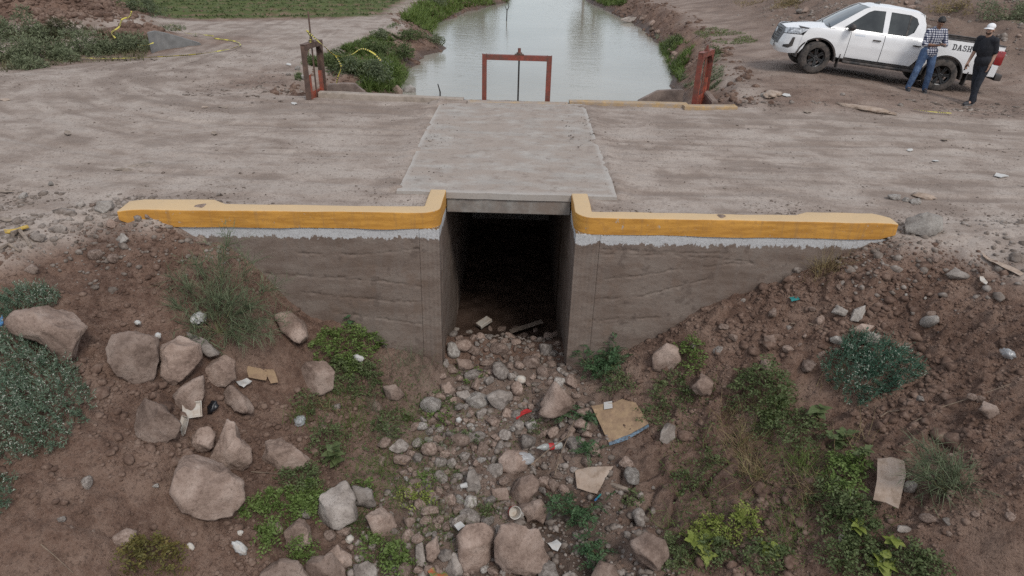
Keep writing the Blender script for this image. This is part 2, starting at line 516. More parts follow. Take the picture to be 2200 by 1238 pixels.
gx = spaced([(-400, -100, 60), (-100, -40, 6), (-40, -22, .7), (-22, -9.5, .13), (-9.5, -7, .06), (-7, 7, .03), (7, 9.5, .06), (9.5, 20, .13), (20, 40, .8), (40, 100, 6), (100, 400, 60)])
gy = spaced([(-30, -6, 4), (-6, 4.2, .3), (4.2, 8.7, .028), (8.7, 16, .055), (16, 30, .11), (30, 50, .3), (50, 90, 2), (90, 400, 30), (400, 900, 100)])
XX, YY = np.meshgrid(gx, gy)
ZZ = H(XX, YY)
nxg, nyg = len(gx), len(gy)
def zgrid(x, y):
    x = np.asarray(x, float); y = np.asarray(y, float)
    i = np.clip(np.searchsorted(gx, x) - 1, 0, nxg - 2); j = np.clip(np.searchsorted(gy, y) - 1, 0, nyg - 2)
    u = np.clip((x - gx[i]) / (gx[i + 1] - gx[i]), 0, 1); v = np.clip((y - gy[j]) / (gy[j + 1] - gy[j]), 0, 1)
    return (ZZ[j, i] * (1 - u) + ZZ[j, i + 1] * u) * (1 - v) + (ZZ[j + 1, i] * (1 - u) + ZZ[j + 1, i + 1] * u) * v
idx = np.arange(nxg * nyg).reshape(nyg, nxg)
quads = np.stack([idx[:-1, :-1], idx[:-1, 1:], idx[1:, 1:], idx[1:, :-1]], -1).reshape(-1, 4)
gv = np.stack([XX, YY, ZZ], -1).reshape(-1, 3)
gme = mesh_np('ground', gv, quads, smooth=True)

# what the ground is made of, as masks: R trodden pale road dust, G wet dark mud and painted culvert shade, B green crop / ground cover, A rubbly grey
fx, fy, fz = gv[:, 0], gv[:, 1], gv[:, 2]
n1 = fbm2(fx * .7, fy * .7, 4, 101); n2 = fbm2(fx * 2.2, fy * 2.2, 4, 102)
rr, aa = track_r(fx, fy)
streak = .28 * fbm2(aa * .35, rr * 1.9, 4, 105) + .55 * fbm2(aa * 1.1, rr * 9.0, 3, 106) + .9 * fbm2(fx * 1.6, fy * 2.0, 5, 107, .62)
dl, dr = canal_d(fx, fy); din = np.minimum(dl, dr)
road = sstep(-.42, -.06, fz + n2 * .12) * np.where(fy > 8.2, 1, sstep(-.30, -.05, fz + n1 * .1))
road *= np.where((fy > 15.6) & (din > -1.7), sstep(.8, 1.7, -din + n1 * .4), 1)
rubm = sstep(.22, .60, back_base(fx, fy)) * sstep(19.3, 20.6, fy + .25 * (fx - 10))
road = road * (1 - rubm) * (1 - .55 * sstep(5.2, 6.5, fx) * sstep(14.8, 15.8, fy))
mound = sstep(.12, .4, np.exp(-(((fx + 17.2) / 2.6) ** 2 + ((fy - 26.0) / 2.0) ** 2)) + np.exp(-(((fx + 12.6) / 1.1) ** 2 + ((fy - 23.6) / .8) ** 2)) + np.exp(-(((fx + 21) / 3) ** 2 + ((fy - 27) / 2.2) ** 2)))
road *= 1 - mound
for vx, vy, va, vb, vk in ((-6.3, 17.2, 1.1, 1.6, .65), (-9.6, 23.2, 1.6, 1.0, .7), (-11.5, 22.0, 1.6, 1.4, .8), (7.0, 16.2, 2.2, .7, .5), (-13.5, 18.6, 3.0, .8, .4)):
    road *= 1 - vk * np.exp(-(((fx - vx) / va) ** 2 + ((fy - vy) / vb) ** 2)) * sstep(-.5, .3, n2 + .3)
tr_ = 0
for r0, w_, k_ in ((4.35, .22, .55), (5.0, .30, .5), (6.3, .16, .45), (7.7, .18, .35), (8.35, .12, .3), (9.2, .15, .35)):
    tr_ = tr_ + k_ * np.exp(-((rr - r0 - .35 * fbm2(aa * .18 + r0 * 5, aa * 0 + r0, 2, 108)) / w_) ** 2) * (.55 + .9 * fbm2(aa * .6, rr * 3, 3, 109))
streak = streak - 1.7 * np.clip(tr_, 0, 1) * (fy > 9)
fs = field_s(fx, fy); road *= 1 - .75 * sstep(-1.1, -.5, fs + n2 * .4) * sstep(-6.5, -7.5, fx); fin = sstep(-.3, .2, fs + n2 * .3) * sstep(-5.6, -6.6, fx)
road *= 1 - fin
wet_shade = sstep(-2.66, -2.84, fz + n2 * .07) * (fy < 8.6)
wet_shade = np.maximum(wet_shade, ((fx > -1.1) & (fx < .95) & (fy > 9.2) & (fy < 15.6)) * 1.0)  # culvert floor: interior shade painted into the colour with the mud tone
wet_shade = np.maximum(wet_shade, (fy > 15.6) * sstep(-.45, -.05, din + n2 * .1) * .8)
green = fin * sstep(-.25, .35, np.cos((fs - .2) * 2 * math.pi / 1.5) + n2 * .5)
rub = np.maximum(rubm * .7, sstep(2.6, .6, np.abs(fx)) * (fy < 8.6) * .8)
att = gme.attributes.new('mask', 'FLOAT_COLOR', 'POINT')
att.data.foreach_set('color', np.stack([road, wet_shade, green, rub], -1).astype(np.float32).ravel())
a2 = gme.attributes.new('streak', 'FLOAT', 'POINT')
a2.data.foreach_set('value', (streak * .5 + .5).astype(np.float32))

gm, n, b = newmat('ground_dirt')
pos = worldpos(n)
mk = nd(n, 'Attribute'); mk.attribute_name = 'mask'
st = nd(n, 'Attribute'); st.attribute_name = 'streak'
sp = nd(n, 'SeparateColor'); n.links.new(mk.outputs['Color'], sp.inputs[0])
nA = noise_node(n, pos, 1.1, 8, .62); nB = noise_node(n, pos, 9, 8, .7); nC = noise_node(n, pos, 75, 4, .7); nD = noise_node(n, pos, 32, 5, .7)
def mk_(f, lo, hi, k): return math_node(n, 'MULTIPLY', ramp(n, f, [(lo, 0), (hi, 1)]), k)
def mkd(f, lo, hi, k): return math_node(n, 'MULTIPLY', ramp(n, f, [(lo, 1), (hi, 0)]), k)
soil = ramp(n, nA, [(.38, (.104, .060, .043)), (.5, (.162, .099, .072)), (.62, (.230, .155, .118))])
soil = mixc(n, mk_(nB, .46, .60, .5), soil, (.24, .163, .126))
soil = mixc(n, mkd(nB, .36, .46, .55), soil, (.095, .058, .043))
soil = mixc(n, mkd(nD, .38, .47, .6), soil, (.060, .037, .028))
soil = mixc(n, mk_(nC, .57, .64, .4), soil, (.29, .22, .182))
dust = ramp(n, nA, [(.38, (.228, .179, .149)), (.5, (.292, .237, .202)), (.62, (.36, .304, .264))])
dust = mixc(n, mk_(st.outputs['Fac'], .42, .75, .55), dust, (.365, .318, .282))
dust = mixc(n, mkd(st.outputs['Fac'], .22, .46, .6), dust, (.165, .126, .104))
dust = mixc(n, mk_(nB, .53, .62, .5), dust, (.172, .134, .112))
dust = mixc(n, mkd(nD, .39, .46, .5), dust, (.150, .115, .096))
dust = mixc(n, mk_(nC, .56, .62, .4), dust, (.115, .088, .073))
dust = mixc(n, mkd(nC, .38, .43, .35), dust, (.46, .42, .38))
c = mixc(n, sp.outputs[0], soil, dust)
c = mixc(n, math_node(n, 'MULTIPLY', mk.outputs['Alpha'], .5), c, (.20, .165, .14))
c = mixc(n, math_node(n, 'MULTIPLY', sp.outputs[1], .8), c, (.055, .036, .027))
c = mixc(n, math_node(n, 'MULTIPLY', sp.outputs[2], .85), c, (.07, .105, .03))
n.links.new(c, b.inputs['Base Color'])
rg = mixc(n, sp.outputs[1], (.95, .95, .95), (.45, .45, .45))
n.links.new(rg, b.inputs['Roughness'])
b.inputs['Specular IOR Level'].default_value = .25
h1 = math_node(n, 'ADD', math_node(n, 'ADD', math_node(n, 'MULTIPLY', nB, 1.0), math_node(n, 'MULTIPLY', nC, .4)), math_node(n, 'MULTIPLY', nD, .7))
# rough in the ditch, smoother on the rolled road
bs = math_node(n, 'MULTIPLY_ADD', sp.outputs[0], -.55); n.nodes[-1].inputs[2].default_value = .8
bq = nd(n, 'Bump'); bq.inputs['Distance'].default_value = .05
n.links.new(bs, bq.inputs['Strength']); n.links.new(h1, bq.inputs['Height']); n.links.new(bq.outputs[0], b.inputs['Normal'])
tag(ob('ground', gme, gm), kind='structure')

# ------------------------------------------------------------------ water of the canal
wm, n, b = newmat('canal_water')
pos = worldpos(n)
mpn = nd(n, 'Mapping'); mpn.inputs['Scale'].default_value = (.55, 1.6, 1); n.links.new(pos, mpn.inputs['Vector'])
col = ramp(n, noise_node(n, pos, .25, 3), [(.3, (.235, .222, .182)), (.7, (.295, .282, .24))])
n.links.new(col, b.inputs['Base Color'])
b.inputs['Roughness'].default_value = .06
b.inputs['IOR'].default_value = 1.33
hh = math_node(n, 'ADD', noise_node(n, mpn.outputs[0], 5.5, 3, .5), math_node(n, 'MULTIPLY', noise_node(n, mpn.outputs[0], 1.1, 2, .5), 1.2))
bump(n, b, hh, .22, .03)
wx = np.array([-6, 9]); wv = [(-6, 15.55, WATER_Z), (9, 15.55, WATER_Z), (9, 400, WATER_Z), (-6, 400, WATER_Z)]
tag(ob('canal_water', mesh_np('canal_water', wv, [[0, 1, 2, 3]]), wm), kind='structure')
# ================================================================== CULVERT
def wall_material(name, stain):
    m, n, b = newmat(name)
    pos = worldpos(n)
    sx = nd(n, 'SeparateXYZ'); n.links.new(pos, sx.inputs[0])
    mp_ = nd(n, 'Mapping'); mp_.inputs['Scale'].default_value = (1, 1, 3.2); n.links.new(pos, mp_.inputs[0])
    f1 = noise_node(n, mp_.outputs[0], 1.6, 8, .62)
    c = ramp(n, f1, [(.38, (.29, .212, .165)), (.5, (.43, .34, .282)), (.62, (.53, .445, .38))])
    mv = nd(n, 'Mapping'); mv.inputs['Scale'].default_value = (9, 9, .7); n.links.new(pos, mv.inputs[0])
    run = noise_node(n, mv.outputs[0], 1.3, 5, .6)
    c = mixc(n, math_node(n, 'MULTIPLY', ramp(n, run, [(.50, 0), (.62, 1)]), .35), c, (.40, .355, .32))
    rust = noise_node(n, pos, 3.3, 4, .6)
    c = mixc(n, math_node(n, 'MULTIPLY', ramp(n, rust, [(.56, 0), (.66, 1)]), .35), c, (.34, .20, .12))
    blot = noise_node(n, pos, 5.5, 5, .55)
    c = mixc(n, math_node(n, 'MULTIPLY', ramp(n, blot, [(.60, 0), (.66, 1)]), .55), c, (.12, .09, .075))
    # tide mark of old damp near the floor
    low = math_node(n, 'ADD', sx.outputs[2], math_node(n, 'MULTIPLY', noise_node(n, pos, 2.2, 5), .7))
    c = mixc(n, math_node(n, 'MULTIPLY', ramp(n, math_node(n, 'MULTIPLY_ADD', low, -.6), [(.0, 0), (.35, 1)]), stain), c, (.105, .08, .068))
    # torn edge of white primer under the coping
    nn = noise_node(n, mv.outputs[0], 1.1, 6, .7); n2_ = noise_node(n, pos, 16, 5, .7)
    edge = math_node(n, 'ADD', math_node(n, 'ADD', sx.outputs[2], math_node(n, 'MULTIPLY', nn, .24)), math_node(n, 'MULTIPLY', n2_, .16))
    prim = ramp(n, math_node(n, 'ADD', edge, .61), [(.510, 0), (.516, 1)])
    c = mixc(n, prim, c, (.46, .46, .465))
    # yellow brush marks dragged over the primer
    hair = noise_node(n, mv.outputs[0], 5.0, 4, .8)
    e2 = math_node(n, 'ADD', sx.outputs[2], math_node(n, 'MULTIPLY', hair, .11))
    c = mixc(n, ramp(n, math_node(n, 'ADD', e2, .62), [(.512, 0), (.516, 1)]), c, (.16, .09, .03))
    fine = noise_node(n, pos, 40, 5, .7)
    c = mixc(n, math_node(n, 'MULTIPLY', ramp(n, fine, [(.38, 1), (.46, 0)]), .35), c, (.12, .09, .072))
    n.links.new(c, b.inputs['Base Color']); b.inputs['Roughness'].default_value = .9; b.inputs['Specular IOR Level'].default_value = .2
    bump(n, b, noise_node(n, pos, 32, 7, .7), .6, .014)
    return m
M_wall = wall_material('board_marked_concrete', .75)

ym, n, b = newmat('yellow_kerb_paint')
pos = worldpos(n); ge = nd(n, 'NewGeometry'); sz = nd(n, 'SeparateXYZ'); n.links.new(ge.outputs['Normal'], sz.inputs[0])
mv = nd(n, 'Mapping'); mv.inputs['Scale'].default_value = (.8, .8, 6); n.links.new(pos, mv.inputs[0])
c = ramp(n, noise_node(n, mv.outputs[0], 3, 6, .6), [(.38, (.40, .185, .028)), (.62, (.55, .275, .05))])
c = mixc(n, math_node(n, 'MULTIPLY', ramp(n, noise_node(n, pos, 9, 6, .7), [(.52, 0), (.62, 1)]), .45), c, (.36, .175, .045))
mvv = nd(n, 'Mapping'); mvv.inputs['Scale'].default_value = (7, 7, .5); n.links.new(pos, mvv.inputs[0])
c = mixc(n, math_node(n, 'MULTIPLY', ramp(n, noise_node(n, mvv.outputs[0], 1.5, 5, .7), [(.54, 0), (.66, 1)]), .4), c, (.27, .15, .06))
c = mixc(n, ramp(n, noise_node(n, pos, 15, 7, .75), [(.635, 0), (.655, 1)]), c, (.36, .325, .29))
top = ramp(n, math_node(n, 'ADD', sz.outputs[2], math_node(n, 'MULTIPLY', noise_node(n, pos, 12, 6, .7), .5)), [(.75, 0), (1.0, 1)])
c = mixc(n, math_node(n, 'MULTIPLY', top, .78), c, (.52, .40, .25))     # road dust lying on the top
n.links.new(c, b.inputs['Base Color']); b.inputs['Roughness'].default_value = .75
bump(n, b, noise_node(n, pos, 25, 5, .6), .25, .01)
M_yel = ym

M_conc = simple('grey_concrete', (.235, .225, .21), .9, .3, 7, bmp=.35, bscale=40, dirt=(.20, .16, .135), dirt_amt=.5, dscale=3, world_space=True)
M_kerb = simple('dusty_kerb_concrete', (.27, .225, .185), .92, .25, 6, bmp=.35, bscale=35, dirt=(.33, .28, .24), dirt_amt=.4, dscale=4, world_space=True)
M_kyel = simple('worn_yellow_kerb', (.40, .25, .085), .9, .3, 6, bmp=.35, bscale=35, dirt=(.30, .245, .20), dirt_amt=.75, dscale=5, world_space=True)
M_kyel2 = simple('worn_yellow_kerb_dusty', (.42, .27, .08), .9, .3, 6, bmp=.35, bscale=35, dirt=(.30, .25, .215), dirt_amt=1.0, dscale=4, world_space=True)

def crevice(x, z, lines, x2, z2):
    """distance below a set of polylines in wall coordinates"""
    best = np.full(x.shape, 9.0)
    for ln in lines:
        for (ax, az), (bx, bz) in zip(ln[:-1], ln[1:]):
            dx, dz = bx - ax, bz - az; L = dx * dx + dz * dz
            t = np.clip(((x - ax) * dx + (z - az) * dz) / L, 0, 1)
            best = np.minimum(best, np.hypot(x - ax - t * dx, z - az - t * dz))
    return best

def wall_face(name, x0, x1, zb, zt, lines_px, parent, mat, vertical=False, seed=0, depth=.3):
    """a solid wall panel whose front carries the joints of the pours"""
    lines = []
    for ln in lines_px:
        q = []
        for px, py in ln:
            xx = at_y(px, py, 8.42)[0]; p = at_y(px, py, float(ywall(xx))); q.append((p[0], p[2]))
        lines.append(q)
    xs = np.linspace(x0, x1, int((x1 - x0) / .016) + 2); zs = np.linspace(zb, zt, int((zt - zb) / .016) + 2)
    X, Z = np.meshgrid(xs, zs)
    wob = fbm2(X * 3, Z * 3, 3, 200 + seed) * .016 + fbm2(X * 14, Z * 14, 2, 204 + seed) * .014
    rel = fbm2(X * 1.2, Z * 3, 3, 210 + seed) * .004 + fbm2(X * 12, Z * 12, 3, 214 + seed) * .004
    if lines:
        d = crevice(X + wob, Z + wob, lines, None, None)
        brk = sstep(-.35, .2, fbm2(X * 7, Z * 7, 3, 220 + seed))
        rel = rel + .014 * np.exp(-(d / .008) ** 2) * (.0 + 1.0 * brk)
        rel = rel + .010 * sstep(0.05, 0, d) * sstep(.1, .5, fbm2(X * 18, Z * 18, 2, 225 + seed))
    if vertical:
        rel = rel + .007 * np.exp(-((((X - x0) * 16) % 1 - .5) / .12) ** 2)
    Y = ywall(X) + rel
    ny, nx = X.shape
    v = np.stack([X, Y, Z], -1).reshape(-1, 3)
    id_ = np.arange(nx * ny).reshape(ny, nx)
    q = np.stack([id_[:-1, :-1], id_[:-1, 1:], id_[1:, 1:], id_[1:, :-1]], -1).reshape(-1, 4)
    # back and rim so that it is a solid slab
    vb = v.copy(); vb[:, 1] = ywall(v[:, 0]) + depth
    ring = np.concatenate([id_[0, :], id_[1:, -1], id_[-1, -2::-1], id_[-2:0:-1, 0]])
    nb = len(v)
    r2 = np.roll(ring, -1)
    side = np.stack([r2, ring, ring + nb, r2 + nb], -1)
    back = np.array([[id_[0, 0], id_[-1, 0], id_[-1, -1], id_[0, -1]]]) + nb
    me = mesh_np(name, np.concatenate([v, vb]), np.concatenate([q, side, back]), smooth=False)
    sm = np.zeros(len(me.polygons), bool); sm[:len(q)] = True
    me.polygons.foreach_set('use_smooth', sm)
    return ob(name, me, mat, parent)

def sweep(path, width, z0, z1, name, mat, parent, seed=0):
    """rounded kerb along a path; width per point, thickness grows to the road side (left of the path's normal)"""
    path = np.array(path, float); k = len(path)
    tang = np.gradient(path, axis=0); tang /= np.linalg.norm(tang, axis=1)[:, None]
    nor = np.stack([-tang[:, 1], tang[:, 0]], -1)
    r = .022
    vs = []
    for i in range(k):
        w = width[i]; za, zb_ = z0[i], z1[i]
        sec = [(0, za)]
        for a in np.linspace(math.pi, math.pi / 2, 5): sec.append((r + r * math.cos(a), zb_ - r + r * math.sin(a)))
        for a in np.linspace(math.pi / 2, 0, 5): sec.append((w - r + r * math.cos(a), zb_ - r + r * math.sin(a)))
        sec.append((w, za))
        for o_, z in sec:
            wv = fbm2(np.array([i * .21 + seed]), np.array([o_ * 9 + z * 7]), 2, 300)[0] * .008
            p = path[i] + nor[i] * (o_ + wv); vs.append((p[0], p[1], z + wv))
    s_ = len(vs) // k
    f = []
    for i in range(k - 1):
        for j in range(s_ - 1):
            f.append([i * s_ + j, i * s_ + j + 1, (i + 1) * s_ + j + 1, (i + 1) * s_ + j])
        f.append([i * s_ + s_ - 1, i * s_, (i + 1) * s_, (i + 1) * s_ + s_ - 1])
    f.append(list(range(s_))); f.append(list(range((k - 1) * s_, k * s_))[::-1])
    mb = MB(); mb.add(vs, f)
    return mb.build(name, mat, parent, smooth=True)

def densify(pts, step=.08):
    out = [np.array(pts[0], float)]
    for a, b_ in zip(pts[:-1], pts[1:]):
        a = np.array(a, float); b_ = np.array(b_, float); m_ = max(1, int(np.linalg.norm(b_ - a) / step))
        for t in range(1, m_ + 1): out.append(a + (b_ - a) * t / m_)
    return np.array(out)

def arc(cx, cy, r, a0, a1, m_=8):
    return [(cx + r * math.cos(a), cy + r * math.sin(a)) for a in np.linspace(math.radians(a0), math.radians(a1), m_)]

LZ0, LZ1 = -3.0, -.155
# left half
L = tag(empty('culvert_headwall', (-3, 8.4, 0)), 'weathered concrete head wall with yellow coping left of the dark culvert mouth', 'wall', 'culvert head walls')
def under(o, parent):
    o.parent = parent; o.matrix_parent_inverse = Matrix.Translation(-Vector(parent.location)); return o
under(wall_face('wall', -5.10, -1.270, LZ0, LZ1, [[(570, 590), (640, 592), (700, 597), (800, 604), (905, 615)], [(650, 628), (760, 640), (905, 652)], [(700, 668), (800, 682), (905, 697)], [(640, 545), (760, 548), (905, 535)]], None, M_wall, seed=1), L)
under(wall_face('pier', -1.268, OPEN_L, LZ0, LZ1, [], None, M_wall, True, 2, depth=.26), L)
def side_wall(x_in, x_out, name, parent):
    ys = np.concatenate([np.arange(8.70, 11, .05), np.arange(11, Y_END, .4), [Y_END]]); zs = np.linspace(-3, -.155, 60)
    Yg, Zg = np.meshgrid(ys, zs)
    Zg = np.where(Yg > 9.34, np.minimum(Zg, -.02), Zg)
    Xg = x_in + np.sign(x_out - x_in) * (fbm2(Yg * 4, Zg * 4, 3, 240) * .008 + .004 * np.exp(-(((Zg * 5.5) % 1 - .5) / .07) ** 2))
    id_ = np.arange(Xg.size).reshape(Xg.shape)
    q = np.stack([id_[:-1, :-1], id_[:-1, 1:], id_[1:, 1:], id_[1:, :-1]], -1).reshape(-1, 4)
    v = np.stack([Xg, Yg, Zg], -1).reshape(-1, 3)
    vb = v.copy(); vb[:, 0] = x_out
    ring = np.concatenate([id_[0, :], id_[1:, -1], id_[-1, -2::-1], id_[-2:0:-1, 0]]); r2 = np.roll(ring, -1); nb = len(v)
    me = mesh_np(name, np.concatenate([v, vb]), np.concatenate([q, np.stack([r2, ring, ring + nb, r2 + nb], -1), np.array([[id_[0, 0], id_[-1, 0], id_[-1, -1], id_[0, -1]]]) + nb]))
    return under(ob(name, me, M_wall), parent)
side_wall(OPEN_L, OPEN_L - .26, 'side_wall', L)
pl = densify([(OPEN_L + .012, 9.33), (OPEN_L + .012, 8.66)], .1).tolist() + arc(OPEN_L - .218, 8.66, .23, 0, -90, 9)[1:] + densify([(-1.3, 8.417), (-5.14, 8.225)], .1)[1:].tolist()
pl = pl[::-1]
wd = [.23 + .15 * float(sstep(-3.85, -4.0, p[0])) for p in pl]
wd = [w * (1 - .0 * 1) for w in wd]
zz1 = [.085 - .03 * float(sstep(-4.95, -5.16, p[0])) for p in pl]; zz0 = [-.16 + .10 * float(sstep(-4.9, -5.16, p[0])) for p in pl]
under(sweep(pl, wd, zz0, zz1, 'coping', M_yel, None, 1), L)
# right half
Rr = tag(empty('culvert_headwall', (3, 8.4, 0)), 'weathered concrete head wall with yellow coping right of the dark culvert mouth', 'wall', 'culvert head walls')
under(wall_face('wall', 1.160, 5.08, LZ0, LZ1, [[(1265, 603), (1380, 592), (1450, 580), (1560, 568), (1620, 566)], [(1265, 645), (1380, 637), (1440, 620), (1520, 600)], [(1265, 548), (1400, 548), (1500, 553), (1615, 563)], [(1275, 690), (1420, 682)], [(1265, 535), (1390, 541), (1560, 545)]], None, M_wall, seed=3), Rr)
under(wall_face('pier', OPEN_R, 1.158, LZ0, LZ1, [], None, M_wall, True, 4, depth=.26), Rr)
side_wall(OPEN_R, OPEN_R + .26, 'side_wall', Rr)
pr = densify([(5.22, 8.535), (1.13, 8.405)], .1).tolist()[::-1]
pr = densify([(OPEN_R - .012, 9.33), (OPEN_R - .012, 8.65)], .1).tolist() + arc(OPEN_R + .218, 8.65, .23, 180, 270, 9)[1:] + densify([(1.10, 8.42), (5.13, 8.533)], .1)[1:].tolist()
wd = [.23 + .13 * float(sstep(3.85, 4.0, p[0])) - .12 * float(sstep(4.9, 5.15, p[0])) for p in pr]
zz1 = [.085 - .02 * float(sstep(5.0, 5.15, p[0])) for p in pr]; zz0 = [-.16 + .07 * float(sstep(4.9, 5.15, p[0])) for p in pr]
under(sweep(pr, wd, zz0, zz1, 'coping', M_yel, None, 9), Rr)

# concrete slab across the road
sm_, n, b = newmat('slab_concrete')
pos = worldpos(n)
sx = nd(n, 'SeparateXYZ'); n.links.new(pos, sx.inputs[0])
mv = nd(n, 'Mapping'); mv.inputs['Scale'].default_value = (.8, 1.6, 1); n.links.new(pos, mv.inputs[0])
c = ramp(n, noise_node(n, pos, 2, 7, .65), [(.36, (.30, .272, .247)), (.64, (.38, .352, .322))])
dirtn = noise_node(n, mv.outputs[0], 1.5, 7, .7)
c = mixc(n, math_node(n, 'MULTIPLY', ramp(n, dirtn, [(.38, 0), (.55, 1)]), .8), c, (.295, .242, .206))
c = mixc(n, math_node(n, 'MULTIPLY', ramp(n, noise_node(n, pos, 4.5, 8, .8), [(.53, 0), (.62, 1)]), .55), c, (.185, .146, .123))
c = mixc(n, math_node(n, 'MULTIPLY', ramp(n, noise_node(n, pos, 45, 4, .7), [(.57, 0), (.63, 1)]), .5), c, (.12, .09, .075))
# swept, cleaner margin along the cast edges
ex = math_node(n, 'SUBTRACT', 1.585, math_node(n, 'ABSOLUTE', math_node(n, 'ADD', sx.outputs[0], .115))); ey = math_node(n, 'SUBTRACT', sx.outputs[1], 9.34)
em = math_node(n, 'ADD', math_node(n, 'MINIMUM', ex, math_node(n, 'MULTIPLY', ey, .5)), math_node(n, 'MULTIPLY', noise_node(n, pos, 6, 5, .7), .10))
c = mixc(n, math_node(n, 'MULTIPLY', ramp(n, em, [(.07, 1), (.14, 0)]), .5), c, (.42, .40, .375))
n.links.new(c, b.inputs['Base Color']); b.inputs['Roughness'].default_value = .92; b.inputs['Specular IOR Level'].default_value = .2
bump(n, b, noise_node(n, pos, 30, 6, .7), .3, .012)
S = tag(empty('bridge_slab', (0, 9.34, 0)), 'pale concrete slab bridging the culvert across the dirt road', 'slab')
mb = MB(); bm = bmesh.new(); bmesh.ops.create_grid(bm, x_segments=60, y_segments=110, size=.5)
for v in bm.verts:
    u, w = v.co.x + .5, v.co.y + .5
    x = -1.70 + u * 3.17 + .012 * math.sin(w * 9); y = 9.34 + w * 5.95
    v.co = Vector((x, y, .042))
res = bmesh.ops.extrude_face_region(bm, geom=list(bm.faces))
for e in res['geom']:
    if isinstance(e, bmesh.types.BMVert): e.co.z = -.05
arr = np.array([v.co[:] for v in bm.verts])
wv = fbm2(arr[:, 0] * 5, arr[:, 1] * 5, 3, 320) * .010
for v, w_ in zip(bm.verts, wv):
    if v.co.z > 0: v.co.z += w_ * .5
    if abs(v.co.y - 9.34) < .02: v.co.y += w_
    if abs(v.co.x + 1.7) < .05 or abs(v.co.x - 1.47) < .05: v.co.x += w_ * 1.6
mb.bm(bm); under(mb.build('slab', sm_), S)
mb = MB(); mb.box(OPEN_L + .016, OPEN_R - .016, 9.365, 15.2, -.27, -.052, .010); under(mb.build('edge_beam', M_conc), S)

# kerbs along the canal side of the road
def kerb(name, x0, x1, y0, y1, z1, mat, label, seed, group='kerbs along the canal side of the road', taper=0.0):
    pts = densify([(x1, y1), (x0, y0)], .12)[::-1]
    k = len(pts)
    o = sweep(pts, [.22] * k, [-.12] * k, [z1 + taper * (i / k) for i in range(k)], name, mat, None, seed)
    return tag(o, label, 'kerb', group)
kerb('kerb', -4.42, -1.20, 15.34, 15.30, .125, M_kerb, 'long grey dusty kerb between the left rusty gate and the middle gate', 3, taper=-.05)
kerb('kerb', -1.14, 1.12, 15.17, 15.22, .055, M_kyel2, 'low middle kerb with worn yellow paint below the red gate frame', 5)
kerb('kerb', 1.16, 3.80, 15.36, 15.42, .085, M_kyel, 'yellow kerb running right from the middle gate towards the right gate', 7)
kerb('kerb', 3.70, 4.90, 15.26, 15.38, .070, M_kyel, 'short dusty yellow kerb end in front of the right red gate', 8)

# ================================================================== SLUICE GATES
M_red = simple('red_oxide_steel', (.25, .052, .034), .55, .3, 9, metal=.2, bmp=.15, bscale=50, dirt=(.13, .06, .045), dirt_amt=.55, dscale=5, world_space=True)
M_rust = simple('brown_rusted_steel', (.135, .085, .065), .75, .35, 9, metal=.2, bmp=.25, bscale=50, dirt=(.085, .055, .045), dirt_amt=.5, dscale=5, world_space=True)
M_orange = simple('orange_red_steel', (.36, .075, .04), .6, .3, 8, metal=.15, dirt=(.16, .07, .05), dirt_amt=.4, world_space=True)
M_dark = simple('dark_greased_steel', (.035, .03, .028), .5, .3, 10, metal=.4)
def angle_post(mb, x, y, z0, z1, wx, wy, t=.012):
    mb.box(x, x + wx, y, y + math.copysign(t, wy) if wy > 0 else y, z0, z1) if wy > 0 else mb.box(x, x + wx, y - t, y, z0, z1)
    mb.box(x, x + math.copysign(t, wx), y + (t + .001 if wy > 0 else wy), y + (wy if wy > 0 else -t - .001), z0, z1) if wx > 0 else mb.box(x - t, x, min(y, y + wy), max(y, y + wy), z0, z1)

g = tag(empty('sluice_gate', (-.04, 15.58, -1)), 'upright red steel gate frame in the middle over the culvert inlet', 'gate', 'sluice gates at the canal head')
for x0, x1 in ((-.80, -.70), (.62, .73)):
    mb = MB(); mb.box(x0, x1, 15.56, 15.572, -1.2, 1.005); mb.box(x0, x0 + .012, 15.573, 15.66, -1.2, 1.005); mb.box(x1 - .012, x1, 15.573, 15.66, -1.2, 1.005); under(mb.build('post', M_red), g)
mb = MB(); mb.box(-.698, .618, 15.552, 15.564, .885, .995); mb.box(-.698, .618, 15.566, 15.66, .983, .995); mb.box(-.698, .618, 15.566, 15.65, .885, .897); under(mb.build('crossbeam', M_red), g)
mb = MB(); mb.box(-.09, .11, 15.56, 15.66, .998, 1.018); mb.tube([(.01, 15.61, 1.018), (.01, 15.61, 1.05)], .062, 12); under(mb.build('bearing_plate', M_rust), g)
mb = MB(); mb.tube([(.01, 15.61, 1.05), (.01, 15.61, 1.14)], .034, 10); under(mb.build('lift_nut', M_red), g)
mb = MB(); mb.tube([(.01, 15.61, -1.1), (.01, 15.61, .88)], .019, 8); under(mb.build('spindle', M_dark), g)
mb = MB(); mb.box(-.69, .61, 15.60, 15.615, -2.6, -.35); under(mb.build('gate_leaf', M_rust), g)
mb = MB()
mb.box(OPEN_L - .28, -.805, 15.46, 15.7, -2.8, -.02); mb.box(.735, OPEN_R + .28, 15.46, 15.7, -2.8, -.02); mb.box(-.803, .733, 15.46, 15.53, -2.8, -.02)
o = mb.build('inlet_wall', M_conc); tag(o, 'concrete inlet wall under the red middle gate', 'wall')

